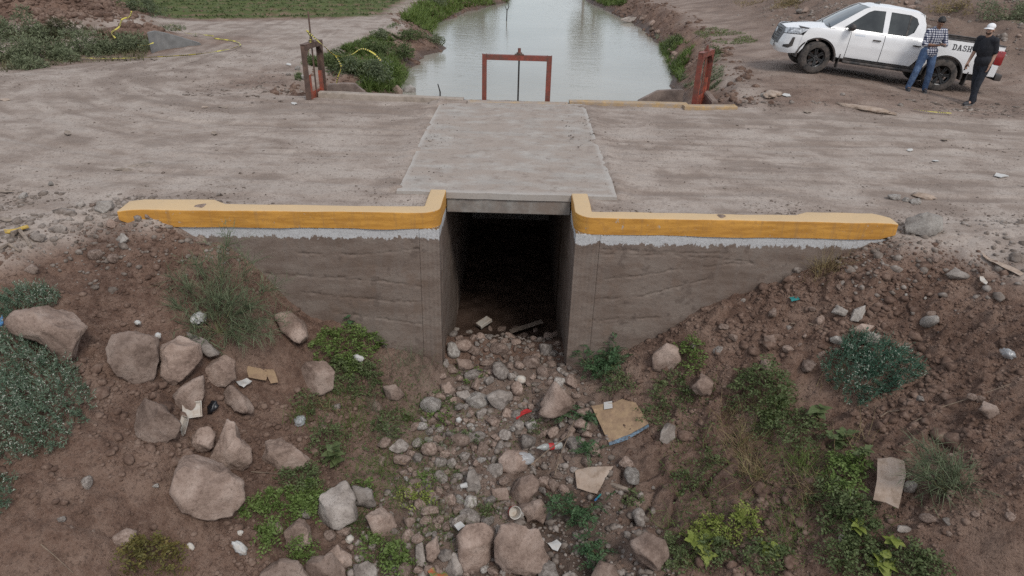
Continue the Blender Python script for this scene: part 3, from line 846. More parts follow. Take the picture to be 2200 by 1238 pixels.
def side_gate(loc, rz, mats, label, H1, rod, flip=1, width=.78):
    a, b_, c_ = mats
    g = tag(empty('sluice_gate', loc, rz), label, 'gate', 'sluice gates at the canal head')
    # local x runs along the gate from the near post to the far post
    for k, x in enumerate((0, width)):
        s_ = 1 if k == 0 else -1
        mb = MB(); mb.box(x - .006, x + .006, -.06, .06, -.5, H1); mb.box(min(x + .007 * s_, x + .09 * s_), max(x + .007 * s_, x + .09 * s_), .048, .06, -.5, H1); mb.build('post', a, g)
        mb = MB(); mb.add([(x + .008 * s_, -.055, H1 - .26), (x + .008 * s_, -.043, H1 - .26), (x + .22 * s_, -.043, H1 - .012), (x + .22 * s_, -.055, H1 - .012), (x + .008 * s_, -.043, H1 - .012), (x + .008 * s_, -.055, H1 - .012)],
                          [(0, 1, 2, 3), (0, 3, 5), (1, 4, 2), (0, 5, 4, 1), (3, 2, 4, 5)]); mb.build('gusset', a, g)
    mb = MB(); mb.box(-.02, width + .02, -.065, .065, H1, H1 + .012); mb.box(-.02, width + .02, -.062, -.05, H1 - .10, H1 - .001); mb.build('crossbeam', a, g)
    for x in (.12, width - .12):
        mb = MB(); mb.box(x - .045, x + .045, -.03, -.018, -.5, H1 * .46); mb.box(x - .045, x - .033, -.017, .03, -.5, H1 * .46); mb.build('guide_rail', b_, g)
    mb = MB(); mb.box(.17, width - .17, .0, .012, -.6, .16); mb.build('gate_leaf', b_, g)
    mb = MB(); mb.tube([(width / 2, 0, H1 + .012), (width / 2, 0, H1 + .05)], .055, 10); mb.tube([(width / 2, 0, H1 + .05), (width / 2, 0, H1 + .11)], .03, 8); mb.build('lift_nut', a, g)
    mb = MB(); mb.tube([(width / 2, 0, -.2), (width / 2, 0, H1 + rod)], .018, 8); mb.build('spindle', c_, g)
    return g
gl = at_z(664, 217, 0)
side_gate((gl[0], gl[1], 0), math.radians(80), (M_rust, M_orange, M_rust), 'brown rusted gate frame on the left with a tall spindle and yellow tape', 1.16, .62, width=.80)
side_gate((4.02, 15.78, 0), math.radians(58), (M_red, M_orange, M_red), 'narrow red gate frame seen edge on at the right canal corner', 1.12, .14, width=.75)

# concrete wings at the canal head
def prism(name, pts, th, mat, label, cat='wall', group=None):
    """pts: top outline (x,y,z) of a wall, extruded down to z -1.2 and back by th along its normal"""
    pts = np.array(pts, float); d = pts[-1] - pts[0]; nrm = np.array([-d[1], d[0], 0]); nrm /= np.linalg.norm(nrm); k = len(pts)
    lo = pts.copy(); lo[:, 2] = -1.3
    vs = np.concatenate([lo, pts, lo + nrm * th, pts + nrm * th])
    f = []
    for i in range(k - 1):
        f += [[i, i + 1, k + i + 1, k + i], [2 * k + i + 1, 2 * k + i, 3 * k + i, 3 * k + i + 1], [k + i, k + i + 1, 3 * k + i + 1, 3 * k + i]]
    f += [[0, k, 3 * k, 2 * k], [k - 1, 3 * k - 1, 4 * k - 1, 2 * k - 1]]
    mb = MB(); mb.add(vs, f); bm = bmesh.new(); me = bpy.data.meshes.new(name); me.from_pydata(mb.v, [], mb.f); bm.from_mesh(me)
    bmesh.ops.recalc_face_normals(bm, faces=bm.faces); bmesh.ops.bevel(bm, geom=[e for e in bm.edges if (e.verts[0].co.z > -1 and e.verts[1].co.z > -1)], offset=.018, segments=2, affect='EDGES'); bm.to_mesh(me); bm.free()
    return tag(ob(name, me, mat), label, cat, group)
M_oldc = simple('old_brown_concrete', (.215, .165, .138), .92, .3, 5, bmp=.5, bscale=30, dirt=(.13, .095, .08), dirt_amt=.5, dscale=4, world_space=True)
prism('wing_wall', [at_y(703, 183, 16.3), at_y(735, 180, 16.3), at_y(762, 181, 16.35), at_y(795, 209, 16.4)], .18, M_oldc, 'brown concrete wing wall behind the left kerb by the rusty gate', group='low walls at the canal head')
prism('wing_wall', [at_y(1372, 218, 16.5), at_y(1415, 196, 16.55), at_y(1470, 193, 16.6)], .16, M_oldc, 'sloping brown concrete wing wall left of the right red gate', group='low walls at the canal head')
prism('wing_wall', [at_y(1495, 192, 16.6), at_y(1512, 196, 16.3), at_y(1530, 218, 15.9)], .16, M_oldc, 'short concrete wing wall right of the right red gate', group='low walls at the canal head')
A_ = at_z(343, 113, -.2); B_ = at_z(432, 97, -.02); Tt = at_y(329, 66, A_[1] + .1); Tm = at_y(352, 76, A_[1] + .25)
prism('side_headwall', [(A_[0] - .12, A_[1] - .25, Tt[2] - .02), (A_[0], A_[1], Tt[2]), (A_[0] + (B_[0] - A_[0]) * .25, A_[1] + (B_[1] - A_[1]) * .25, Tt[2] * .80 + .01), (B_[0], B_[1], .03)], .2, simple('pale_grey_concrete', (.17, .168, .165), .9, .2, 4, bmp=.3, bscale=30, world_space=True), 'grey sloping concrete head wall beside the green shrubs far left')
# ================================================================== PICKUP TRUCK
M_paint, n, b = newmat('white_truck_paint')
ge = worldpos(n)
c = ramp(n, noise_node(n, ge, 3, 5, .6), [(.3, (.70, .70, .71)), (.7, (.78, .78, .78))])
sz = nd(n, 'SeparateXYZ'); n.links.new(nd(n, 'TexCoord').outputs['Object'], sz.inputs[0])
dm = ramp(n, math_node(n, 'ADD', math_node(n, 'MULTIPLY', sz.outputs[2], -1.6), noise_node(n, ge, 6, 6, .7)), [(-.55, 0), (-.1, .25), (.4, .75)])
c = mixc(n, dm, c, (.42, .36, .31))           # dust thrown up along the sills
n.links.new(c, b.inputs['Base Color']); b.inputs['Roughness'].default_value = .32; b.inputs['Coat Weight'].default_value = .6; b.inputs['Coat Roughness'].default_value = .08
M_blk = simple('black_plastic', (.018, .018, .019), .55, .3, 12, dirt=(.10, .08, .07), dirt_amt=.35, dscale=5)
M_grey = simple('grey_plastic', (.10, .10, .105), .45, .2, 12)
M_glass, n, b = newmat('tinted_glass')
b.inputs['Base Color'].default_value = (.018, .023, .024, 1); b.inputs['Roughness'].default_value = .04; b.inputs['Specular IOR Level'].default_value = .65
c = ramp(n, noise_node(n, objco(n), 2.2, 3), [(.35, (.010, .014, .015)), (.7, (.05, .058, .056))]); n.links.new(c, b.inputs['Base Color'])
M_wsh, n, b = newmat('windscreen_glass')
c = ramp(n, noise_node(n, objco(n), 1.6, 3), [(.35, (.05, .06, .062)), (.7, (.11, .125, .13))]); n.links.new(c, b.inputs['Base Color'])
b.inputs['Roughness'].default_value = .05; b.inputs['Specular IOR Level'].default_value = .9
M_tyre = simple('tyre_rubber', (.024, .023, .023), .85, .3, 14, bmp=.3, bscale=60, dirt=(.11, .09, .078), dirt_amt=.45, dscale=7)
M_rim = simple('dark_alloy', (.055, .056, .058), .35, .2, 14, metal=.7)
M_chrome = simple('bright_chrome', (.62, .63, .65), .18, .1, 10, metal=.9)
M_lamp, n, b = newmat('headlamp_lens')
c = ramp(n, noise_node(n, objco(n), 16, 3), [(.35, (.10, .11, .12)), (.5, (.45, .47, .5)), (.65, (.75, .77, .8))]); n.links.new(c, b.inputs['Base Color']); b.inputs['Roughness'].default_value = .06; b.inputs['Coat Weight'].default_value = 1
M_tail = simple('red_lamp_lens', (.24, .010, .012), .2, .25, 14, coat=.5)

T = tag(empty('pickup_truck', (0, 0, 0)), 'white double cab pickup truck parked on the right bank', 'truck')

def inpoly(P, poly):
    P = np.asarray(P, float); x, y = P[:, 0], P[:, 1]; r = np.zeros(len(P), bool)
    q = np.asarray(poly, float); j = len(q) - 1
    for i in range(len(q)):
        xi, yi = q[i]; xj, yj = q[j]
        c_ = ((yi > y) != (yj > y)) & (x < (xj - xi) * (y - yi) / (yj - yi + 1e-12) + xi)
        r ^= c_; j = i
    return r

def resample(poly, step):
    return densify(list(poly) + [poly[0]], step)[:-1]

def panel(name, outline, fmap, mat, parent, holes=(), step=.05, thick=.014, mirror=False):
    """a curved sheet: a 2-D outline filled with points and laid on the surface fmap(u, v)"""
    loops = [resample(outline, step)] + [resample(h, step) for h in holes]
    P = []; E = []
    for lp in loops:
        b0 = len(P); P += [tuple(q) for q in lp]; E += [(b0 + i, b0 + (i + 1) % len(lp)) for i in range(len(lp))]
    o = np.array(outline); lo, hi = o.min(0), o.max(0)
    G = np.stack(np.meshgrid(np.arange(lo[0] + step / 2, hi[0], step), np.arange(lo[1] + step / 2, hi[1], step)), -1).reshape(-1, 2)
    keep = inpoly(G, outline)
    for h in holes: keep &= ~inpoly(G, h)
    B = np.array(P); d = np.sqrt(((G[:, None] - B[None]) ** 2).sum(-1)).min(1) if len(G) else np.zeros(0)
    G = G[keep & (d > step * .45)]
    allp = [Vector(p) for p in P] + [Vector(p) for p in G.tolist()]
    vo, eo, fo, *_ = delaunay_2d_cdt(allp, E, [], 0, 1e-6)
    V2 = np.array([tuple(v) for v in vo]); F = np.array(fo)
    ce = V2[F].mean(1); ok = inpoly(ce, outline)
    for h in holes: ok &= ~inpoly(ce, h)
    F = F[ok]
    V3 = np.array([fmap(u, v) for u, v in V2])
    if mirror: V3[:, 1] *= -1
    bm = bmesh.new(); vs = [bm.verts.new(p) for p in V3]
    for t in F:
        try: bm.faces.new([vs[i] for i in t])
        except ValueError: pass
    bmesh.ops.delete(bm, geom=[v for v in bm.verts if not v.link_faces], context='VERTS')
    bmesh.ops.recalc_face_normals(bm, faces=bm.faces)
    cen = Vector((1.3, 0, .95)); s_ = sum((f.normal.dot(f.calc_center_median() - cen)) * f.calc_area() for f in bm.faces)
    if s_ < 0: bmesh.ops.reverse_faces(bm, faces=bm.faces)
    bm.normal_update()
    nrm = {v: v.normal.copy() for v in bm.verts}
    be = [e for e in bm.edges if len(e.link_faces) == 1]
    ex = bmesh.ops.extrude_edge_only(bm, edges=be)
    src = {tuple(round(c_, 6) for c_ in v.co): nv for v, nv in nrm.items()}
    for g_ in ex['geom']:
        if isinstance(g_, bmesh.types.BMVert):
            nv = src.get(tuple(round(c_, 6) for c_ in g_.co))
            if nv: g_.co = g_.co - nv * thick
    me = bpy.data.meshes.new(name); bm.to_mesh(me); bm.free()
    me.polygons.foreach_set('use_smooth', np.ones(len(me.polygons), bool))
    try: me.set_sharp_from_angle(angle=math.radians(40))
    except Exception: pass
    return ob(name, me, mat, parent)

ZB = [.30, .42, .55, .80, 1.0, 1.06, 1.10, 1.13, 1.16, 1.20, 1.75, 1.9]; WB = [.82, .868, .895, .915, .905, .897, .884, .867, .848, .832, .655, .60]
def plan(x): return float(np.interp(x, [-1.3, -1.1, -.8, 2.6, 3.2, 3.5], [.975, .99, 1, 1, .995, .985]))
def fside(x, z): return (x, float(np.interp(z, ZB, WB)) * plan(x), z)
def fbed(x, z): return (x, float(np.interp(z, [.3, .42, .55, .8, 1.0, 1.26], [.82, .868, .895, .915, .908, .885])) * plan(x), z)
NP = np.array([(4.075, 0), (4.065, .2), (4.04, .4), (3.985, .58), (3.92, .70), (3.82, .795), (3.68, .86), (3.5, .893), (3.3, .905)])
NT = np.concatenate([[0], np.cumsum(np.hypot(*np.diff(NP, axis=0).T))])
def nose(t, z, off=0.0):
    a = abs(t); x = float(np.interp(a, NT, NP[:, 0])); y = float(np.interp(a, NT, NP[:, 1]))
    k = float(np.interp(z, [.35, .5, .62, .8, .95, 1.05], [-.10, -.02, 0, -.035, -.075, -.13])) * float(np.interp(a, [.3, 1.1], [1, .25]))
    return (x + k + off, math.copysign(y * float(np.interp(z, [.35, .5, .8, 1.05], [.95, .99, 1, .985])) + (off if a > .7 else 0), t if t else 1), z)
def hoodz(x, y): return float(np.interp(x, [2.6, 2.9, 3.3, 3.65, 3.85, 3.95], [1.185, 1.165, 1.125, 1.07, 1.02, .975])) - .05 * (abs(y) / .8) ** 3 + .018 * math.cos(min(1, abs(y) / .5) * math.pi)
def archp(cx, r, a0, a1, m_=20): return [(cx + r * math.cos(a), .385 + r * math.sin(a)) for a in np.linspace(math.radians(a0), math.radians(a1), m_)]
RA = .495
for mir in (False, True):
    s_ = dict(mirror=mir)
    panel('front_fender', [(2.405, .47), (2.585, .47)] + archp(3.085, RA, 170, 12)[0:] + [(3.53, .86), (3.50, .92), (3.42, 1.06), (3.25, 1.10), (2.70, 1.135), (2.405, 1.125)], fside, M_paint, T, **s_)
    dr_ = panel('door', [(1.575, .50), (2.39, .50), (2.395, 1.127), (1.59, 1.127)], fside, M_paint, T, step=.03, **s_)
    d2 = panel('door', [(.70, .66), (.80, .50), (1.56, .50), (1.575, 1.127), (.62, 1.127), (.62, .78)], fside, M_paint, T, step=.03, **s_)
    panel('bed_side', [(-1.20, .56), (-.50, .56)] + archp(0, RA, 160, 20)[::1][::-1][::-1] + [(.50, .56), (.605, .62), (.605, 1.235), (-1.20, 1.235)] if False else
          [(-1.215, .52), (-.480, .52)] + archp(0, RA, 164, 16) + [(.48, .52), (.62, .52), (.685, .655), (.605, .78), (.605, 1.24), (-1.215, 1.24)], fbed, M_paint, T, **s_)
    fw = [(2.60, 1.185), (2.10, 1.60), (1.98, 1.655), (1.70, 1.665), (1.66, 1.17)]
    rw = [(1.54, 1.17), (1.57, 1.665), (1.10, 1.655), (.94, 1.60), (.87, 1.48), (.93, 1.28), (1.08, 1.17)]
    panel('cab_side', [(2.93, 1.135), (2.22, 1.655), (2.03, 1.745), (1.0, 1.745), (.80, 1.68), (.70, 1.50), (.63, 1.132)], fside, M_paint, T, holes=[fw, rw], step=.03, **s_)
    def glassmap(x, z):
        p = fside(x, z); return (p[0], p[1] - .012, p[2])
    panel('side_window', fw, glassmap, M_glass, T, **s_); q_ = panel('side_window', rw, glassmap, M_glass, T, **s_)
    def barmap(x, z):
        p = fside(x, z); return (p[0], p[1] - .004, p[2])
    panel('window_bar', [(1.115, 1.172), (1.075, 1.172), (1.06, 1.655), (1.10, 1.655)], barmap, M_blk, q_, **s_)
    sg = -1 if mir else 1
    for door, hx in ((dr_, 1.66), (d2, .70)):
        yb = fside(hx, .99)[1]
        mb = MB(); mb.box(hx, hx + .19, min(sg * yb, sg * (yb + .035)), max(sg * yb, sg * (yb + .035)), .975, 1.005, .01); mb.build('handle', M_blk, door, True)
    bm = bmesh.new(); bmesh.ops.create_icosphere(bm, subdivisions=3, radius=1)
    for v in bm.verts:
        v.co = Vector((2.46 + v.co.x * .085 - .03 * abs(v.co.y), sg * (1.03 + v.co.y * .125), 1.225 + v.co.z * .085))
    mb = MB(); mb.bm(bm); mb.box(2.42, 2.49, min(sg * .86, sg * .95), max(sg * .86, sg * .95), 1.14, 1.19); mb.build('mirror', M_blk, T, True)
    # step, mud flaps, arch lips
    mb = MB(); mb.box(.62, 2.42, min(sg * .80, sg * .97), max(sg * .80, sg * .97), .36, .43, .02); mb.build('side_step', M_blk, T, True)
    for x_ in (2.50, -.60):
        mb = MB(); mb.box(x_ - .012, x_ + .012, min(sg * .66, sg * .90), max(sg * .66, sg * .90), .22, .56); mb.build('mudflap', M_blk, T)
    for cx in (3.085, 0):
        mb = MB()
        for a0, a1 in zip(np.linspace(-5, 185, 20)[:-1], np.linspace(-5, 185, 20)[1:]):
            vs = []
            for a in (a0, a1):
                for rr_ in (RA - .035, RA + .004):
                    for yy in (.42, .895): vs.append((cx + rr_ * math.cos(math.radians(a)), sg * yy, .385 + rr_ * math.sin(math.radians(a))))
            mb.add(vs, [(0, 1, 3, 2), (4, 6, 7, 5), (0, 4, 5, 1), (2, 3, 7, 6), (0, 2, 6, 4), (1, 5, 7, 3)])
        mb.build('wheel_arch', M_blk, T)
    # lamps
    def nz_(off): return lambda t, z: nose(t, z, off)
    panel('headlight', [(1.27, 1.045), (1.10, .905), (.62, .865), (.56, .90), (.58, .985), (.85, 1.03)], nz_(.006), M_lamp, T, step=.04, **s_)
    q_ = panel('lamp_surround', [(.62, .858), (1.08, .895), (1.10, .903), (.62, .864)], nz_(.002), M_blk, T, step=.03, **s_)
    panel('fog_lamp_bezel', [(1.00, .80), (.94, .80), (.90, .62), (.74, .585), (.72, .53), (.90, .53), (1.0, .60)], nz_(.008), M_blk, T, step=.03, **s_)
    mb = MB(); mb.box(-1.26, -1.06, min(sg * .79, sg * .918), max(sg * .79, sg * .918), .80, 1.14, .03)
    mb.build('tail_light', M_tail, T, True)

panel('hood', [(2.72, -.76), (3.25, -.815), (3.55, -.80), (3.72, -.74), (3.83, -.62), (3.90, -.40), (3.93, 0), (3.90, .40), (3.83, .62), (3.72, .74), (3.55, .80), (3.25, .815), (2.72, .76), (2.84, .4), (2.87, 0), (2.84, -.4)], lambda x, y: (x, y, hoodz(x, y)), M_paint, T)
panel('bumper', [(-1.31, .80), (-1.25, .57), (-1.16, .44), (-.9, .40), (-.5, .375), (.5, .375), (.9, .40), (1.16, .44), (1.25, .57), (1.31, .80), (1.13, .885), (.62, .85), (.54, .84), (.44, .60), (-.44, .60), (-.54, .84), (-.62, .85), (-1.13, .885)], nose, M_paint, T)
gr = panel('grille', [(-.50, .985), (-.52, .86), (-.42, .62), (.42, .62), (.52, .86), (.50, .985)], lambda t, z: nose(t, z, -.03), M_blk, T)
panel('surround', [(-.56, 1.0), (-.60, .86), (-.47, .585), (.47, .585), (.60, .86), (.56, 1.0)], lambda t, z: nose(t, z, .014), M_grey, gr, holes=[[(-.475, .955), (-.49, .86), (-.40, .64), (.40, .64), (.49, .86), (.475, .955)]], step=.04)
for z in (.70, .76, .82, .90):
    panel('slat', [(-.46, z), (.46, z), (.46, z + .022), (-.46, z + .022)], lambda t, z_: nose(t, z_, -.012), M_grey, gr, step=.05)
bm = bmesh.new(); mb = MB()
for (ra, rb, k0) in ((.085, .06, 0), (.03, .058, 1), (.058, .024, 2)):
    pts = [(nose(0, .87)[0] + .022, ra * math.cos(a), .87 + (.012 if k0 == 2 else 0) + rb * math.sin(a)) for a in np.linspace(0, 2 * math.pi, 19)]
    mb.tube(pts, .008, 5, cap=False)
mb.build('emblem', M_chrome, gr)
bm.free()
mb = MB(); mb.box(4.06, 4.085, -.24, .24, .47, .60, .006); mb.build('number_plate', simple('pale_number_plate', (.60, .60, .58), .5, .15, 20, dirt=(.2, .18, .17), dirt_amt=.35, dscale=25), T)
def ws(u, v):      # windscreen
    k = 1 - .10 * (u * 2) ** 2 * 0
    x = 2.86 + (2.06 - 2.86) * v + .10 * (1 - (2 * abs(u)) ** 2); y = u * 2 * (.745 + (.60 - .745) * v); return (x, y, 1.155 + (1.715 - 1.155) * v + .03 * math.sin(v * math.pi))
panel('windscreen', [(-.5, 0), (.5, 0), (.5, 1), (-.5, 1)], ws, M_wsh, T, step=.12)
panel('cowl', [(2.66, -.80), (2.72, -.765), (2.84, -.4), (2.87, 0), (2.84, .4), (2.72, .765), (2.66, .80), (2.9, .74), (3.0, .0), (2.9, -.74)][0:7] + [(2.6, .8), (2.6, -.8)], lambda x, y: (x + .06, y, 1.145), M_blk, T)
for a_, b_ in (((2.90, .55, 1.185), (2.82, -.02, 1.235)), ((2.95, -.05, 1.185), (2.84, -.60, 1.215))):
    mb = MB(); mb.tube([a_, b_], .010, 5); mb.build('wiper', M_blk, T)
def roofz(x, y): return float(np.interp(x, [.72, .85, 1.4, 1.9, 2.1], [1.70, 1.765, 1.80, 1.79, 1.725])) - .05 * (abs(y) / .64) ** 4
panel('roof', [(2.09, -.56), (2.12, 0), (2.09, .56), (2.0, .645), (.92, .645), (.76, .60), (.74, 0), (.76, -.60), (.92, -.645), (2.0, -.645)], lambda x, y: (x, y, roofz(x, y)), M_paint, T)
panel('cab_rear', [(-.62, 1.70), (-.88, 1.14), (-.88, .9), (.88, .9), (.88, 1.14), (.62, 1.70)], lambda y, z: (.645 + .11 * max(0, (z - 1.15)) / .55, y, z), M_paint, T, holes=[[(-.50, 1.62), (-.62, 1.28), (.62, 1.28), (.50, 1.62)]])
panel('rear_window', [(-.50, 1.62), (-.62, 1.28), (.62, 1.28), (.50, 1.62)], lambda y, z: (.655 + .11 * max(0, (z - 1.15)) / .55, y, z), M_glass, T)
mb = MB(); mb.add([(1.86, -.03, 1.79), (1.86, .03, 1.79), (1.72, .022, 1.79), (1.72, -.022, 1.79), (1.70, 0, 1.86), (1.74, 0, 1.86)], [(0, 1, 2, 3), (0, 5, 1), (1, 5, 4, 2), (2, 4, 3), (3, 4, 5, 0)]); mb.build('antenna', M_blk, T)
# load bed
bed = MB(); bed.box(-1.19, .60, -.80, .80, .66, .70)
for a in ((-1.19, .60, .80, .845), (-1.19, .60, -.845, -.80)): bed.box(a[0], a[1], a[2], a[3], .70, 1.23)
bed.box(.56, .60, -.80, .80, .70, 1.23); bed.box(-1.19, -1.15, -.80, .80, .70, 1.21)
lo_ = bed.build('load_bed', M_blk, T)
for s_ in (1, -1):
    mb = MB(); mb.box(-1.22, .60, min(s_ * .80, s_ * .895), max(s_ * .80, s_ * .895), 1.236, 1.262, .008); mb.build('bed_rail', M_blk, lo_, True)
mb = MB(); mb.box(.545, .605, -.80, .80, 1.235, 1.26, .008); mb.build('bed_rail', M_blk, lo_, True)
mb = MB(); mb.box(-1.245, -1.195, -.795, .795, .60, 1.22, .012); tg = mb.build('tailgate', M_paint, T, True)
mb = MB(); mb.box(-1.25, -1.19, -.79, .79, 1.222, 1.25, .006); mb.build('cap', M_blk, tg, True)
mb = MB(); mb.box(-1.42, -1.25, -.86, .86, .44, .60, .03); mb.build('rear_bumper', M_blk, T, True)
core = MB(); core.box(.58, 2.56, -.855, .855, .44, 1.09); core.box(2.58, 3.60, -.80, .80, .90, 1.06); core.box(3.60, 3.86, -.62, .62, .42, .95); core.box(-1.15, 3.6, -.42, .42, .32, .60)
core.box(-.18, .18, -.66, .66, .33, .45); core.box(2.9, 3.25, -.60, .60, .33, .45)
core.build('chassis', M_blk, T)
# wheels
def wheel_meshes():
    prof = [(.245, -.12), (.30, -.128), (.352, -.126), (.380, -.112), (.391, -.08), (.393, 0), (.391, .08), (.380, .112), (.352, .126), (.30, .128), (.245, .12), (.235, .09)]
    N = 56; vs = []; fs = []
    for i in range(N):
        a = 2 * math.pi * i / N
        for j, (r, w) in enumerate(prof):
            rr_ = r - (.006 if (j in (3, 4, 6, 7) and i % 2) else 0)
            vs.append((rr_ * math.cos(a), w, rr_ * math.sin(a)))
    k = len(prof)
    for i in range(N):
        for j in range(k - 1): fs.append([i * k + j, i * k + j + 1, ((i + 1) % N) * k + j + 1, ((i + 1) % N) * k + j])
    mb = MB(); mb.add(vs, fs); ty = mb
    rim = MB(); pr = [(.236, .10), (.236, .075), (.215, .06), (.212, -.06), (.236, -.09)]
    vs = []; fs = []
    for i in range(40):
        a = 2 * math.pi * i / 40
        for r, w in pr: vs.append((r * math.cos(a), w, r * math.sin(a)))
    for i in range(40):
        for j in range(4): fs.append([i * 5 + j, i * 5 + j + 1, ((i + 1) % 40) * 5 + j + 1, ((i + 1) % 40) * 5 + j])
    rim.add(vs, fs)
    sp_ = MB()
    sp_.tube([(0, .02, 0), (0, .085, 0)], [.062, .055], 18)
    for i in range(6):
        for da in (-.13, .13):
            a = 2 * math.pi * i / 6 + math.pi / 6
            p0 = np.array((.05 * math.cos(a + da * 2), .07, .05 * math.sin(a + da * 2))); p1 = np.array((.215 * math.cos(a + da), .085, .215 * math.sin(a + da)))
            d = (p1 - p0) / np.linalg.norm(p1 - p0); t = np.cross(d, [0, 1, 0]) * .016
            q = [p0 - t, p0 + t, p1 + t * 1.15, p1 - t * 1.15]; lo2 = [v - np.array([0, .035, 0]) for v in q]
            sp_.add(q + lo2, [(0, 1, 2, 3), (7, 6, 5, 4), (0, 4, 5, 1), (1, 5, 6, 2), (2, 6, 7, 3), (3, 7, 4, 0)])
    hb = MB()
    for i in range(6):
        a = 2 * math.pi * i / 6; hb.tube([(.043 * math.cos(a), .085, .043 * math.sin(a)), (.043 * math.cos(a), .098, .043 * math.sin(a))], .008, 6)
    disc = MB(); disc.tube([(0, -.03, 0), (0, .0, 0)], .15, 20)
    return ty, rim, sp_, hb, disc
wm_ = None
for wx_, sg, steer in ((3.085, 1, 14), (3.085, -1, 14), (0, 1, 0), (0, -1, 0)):
    we = bpy.data.objects.new('wheel', None); we.parent = T; link(we)
    we.location = (wx_, sg * .775, .390); we.rotation_euler = (0, RNG.uniform(0, 1), math.radians(steer) + (math.pi if sg < 0 else 0)); we.rotation_mode = 'XYZ'
    if wm_ is None:
        ty, rim, sp_, hb, disc = wheel_meshes()
        wm_ = [ty.build('tyre', M_tyre, we, True), rim.build('rim', M_rim, we, True), tag(sp_.build('spokes', M_rim, we), kind='stuff'), tag(hb.build('lug_nuts', M_chrome, we), kind='stuff'), disc.build('brake_disc', M_rust, we)]
    else:
        for q in wm_:
            c_ = q.copy(); c_.parent = we; link(c_)
# lettering on the bed side: DASH in slab serif capitals
LET = {'D': [[(0, 0), (.55, 0), (.72, .2), (.72, .8), (.55, 1), (0, 1), (0, .87), (.12, .87), (.12, .13), (0, .13)], [(.29, .15), (.47, .15), (.54, .27), (.54, .73), (.47, .85), (.29, .85)]],
       'A': [[(0, 0), (.34, 0), (.34, .13), (.27, .13), (.30, .25), (.52, .25), (.55, .13), (.48, .13), (.48, 0), (.82, 0), (.82, .13), (.74, .13), (.52, 1), (.30, 1), (.08, .13), (0, .13)], [(.34, .39), (.48, .39), (.41, .72)]],
       'S': [[(0, 0), (.13, 0), (.17, .06), (.28, 0), (.50, 0), (.66, .15), (.66, .42), (.52, .56), (.22, .63), (.17, .70), (.17, .80), (.24, .87), (.40, .87), (.49, .78), (.49, .70), (.62, .70), (.62, 1), (.52, 1), (.47, .94), (.37, 1), (.18, 1), (.02, .86), (.02, .62), (.15, .49), (.44, .42), (.50, .36), (.50, .22), (.43, .13), (.25, .13), (.14, .24), (.13, .33), (0, .33)], None],
       'H': [[(0, 0), (.34, 0), (.34, .13), (.27, .13), (.27, .43), (.53, .43), (.53, .13), (.46, .13), (.46, 0), (.80, 0), (.80, .13), (.71, .13), (.71, .87), (.80, .87), (.80, 1), (.46, 1), (.46, .87), (.53, .87), (.53, .57), (.27, .57), (.27, .87), (.34, .87), (.34, 1), (0, 1), (0, .87), (.09, .87), (.09, .13), (0, .13)], None]}
M_let = simple('dark_grey_lettering', (.05, .05, .055), .5, .15, 20)
lx = -.02; LH = .135
for ch in 'DASH':
    ol, hole = LET[ch]; ox = lx
    panel('letter', ol, lambda u, v: (lambda p: (p[0], p[1] + .004, p[2]))(fbed(ox - u * LH, 1.02 + v * LH)), M_let, T, holes=[hole] if hole else [], step=.12, thick=.003)
    lx -= (max(p[0] for p in ol) + .12) * LH
bx_ = 2.30
for wdt in (.03, .03, .012, .03, .03, .03, .03):     # small chrome name badge on the front door, too small to read
    o_ = bx_
    panel('badge_letter', [(o_, 1.035), (o_ - wdt, 1.035), (o_ - wdt, 1.07), (o_, 1.07)], lambda u, v: (lambda p: (p[0], p[1] + .003, p[2]))(fside(u, v)), M_chrome, dr_ if False else T, step=.03, thick=.002); bx_ -= wdt + .008
panel('fuel_flap', [(.42, 1.0), (.24, 1.0), (.24, .86), (.42, .86)], lambda u, v: (lambda p: (p[0], p[1] + .002, p[2]))(fbed(u, v)), M_paint, T, thick=.004)
TR = Matrix.Translation((10.76, 18.76, .05)) @ Matrix.Rotation(math.radians(170), 4, 'Z') @ Matrix.Rotation(math.radians(-4.9), 4, 'Y') @ Matrix.Rotation(math.radians(.7), 4, 'X')
T.matrix_world = TR

# ================================================================== PEOPLE
def capsule(mb, p0, r0, p1, r1, n=14):
    p0, p1 = np.array(p0, float), np.array(p1, float); d = p1 - p0; L_ = np.linalg.norm(d); d = d / (L_ + 1e-9)
    pts = []; rs = []
    for a in np.linspace(-90, 0, 5)[:]: pts.append(p0 + d * r0 * math.sin(math.radians(a))); rs.append(max(r0 * math.cos(math.radians(a)), 1e-4))
    for a in np.linspace(0, 90, 5)[:]: pts.append(p1 + d * r1 * math.sin(math.radians(a))); rs.append(max(r1 * math.cos(math.radians(a)), 1e-4))
    mb.tube(pts, rs, n)
def ellip(mb, c_, r, R=None):
    bm = bmesh.new(); bmesh.ops.create_icosphere(bm, subdivisions=3, radius=1)
    for v in bm.verts:
        q = Vector((v.co.x * r[0], v.co.y * r[1], v.co.z * r[2])); q = (R @ q) if R is not None else q; v.co = q + Vector(c_)
    mb.bm(bm)
def chain(mb, pts, rs):
    for i in range(len(pts) - 1): capsule(mb, pts[i], rs[i], pts[i + 1], rs[i + 1])
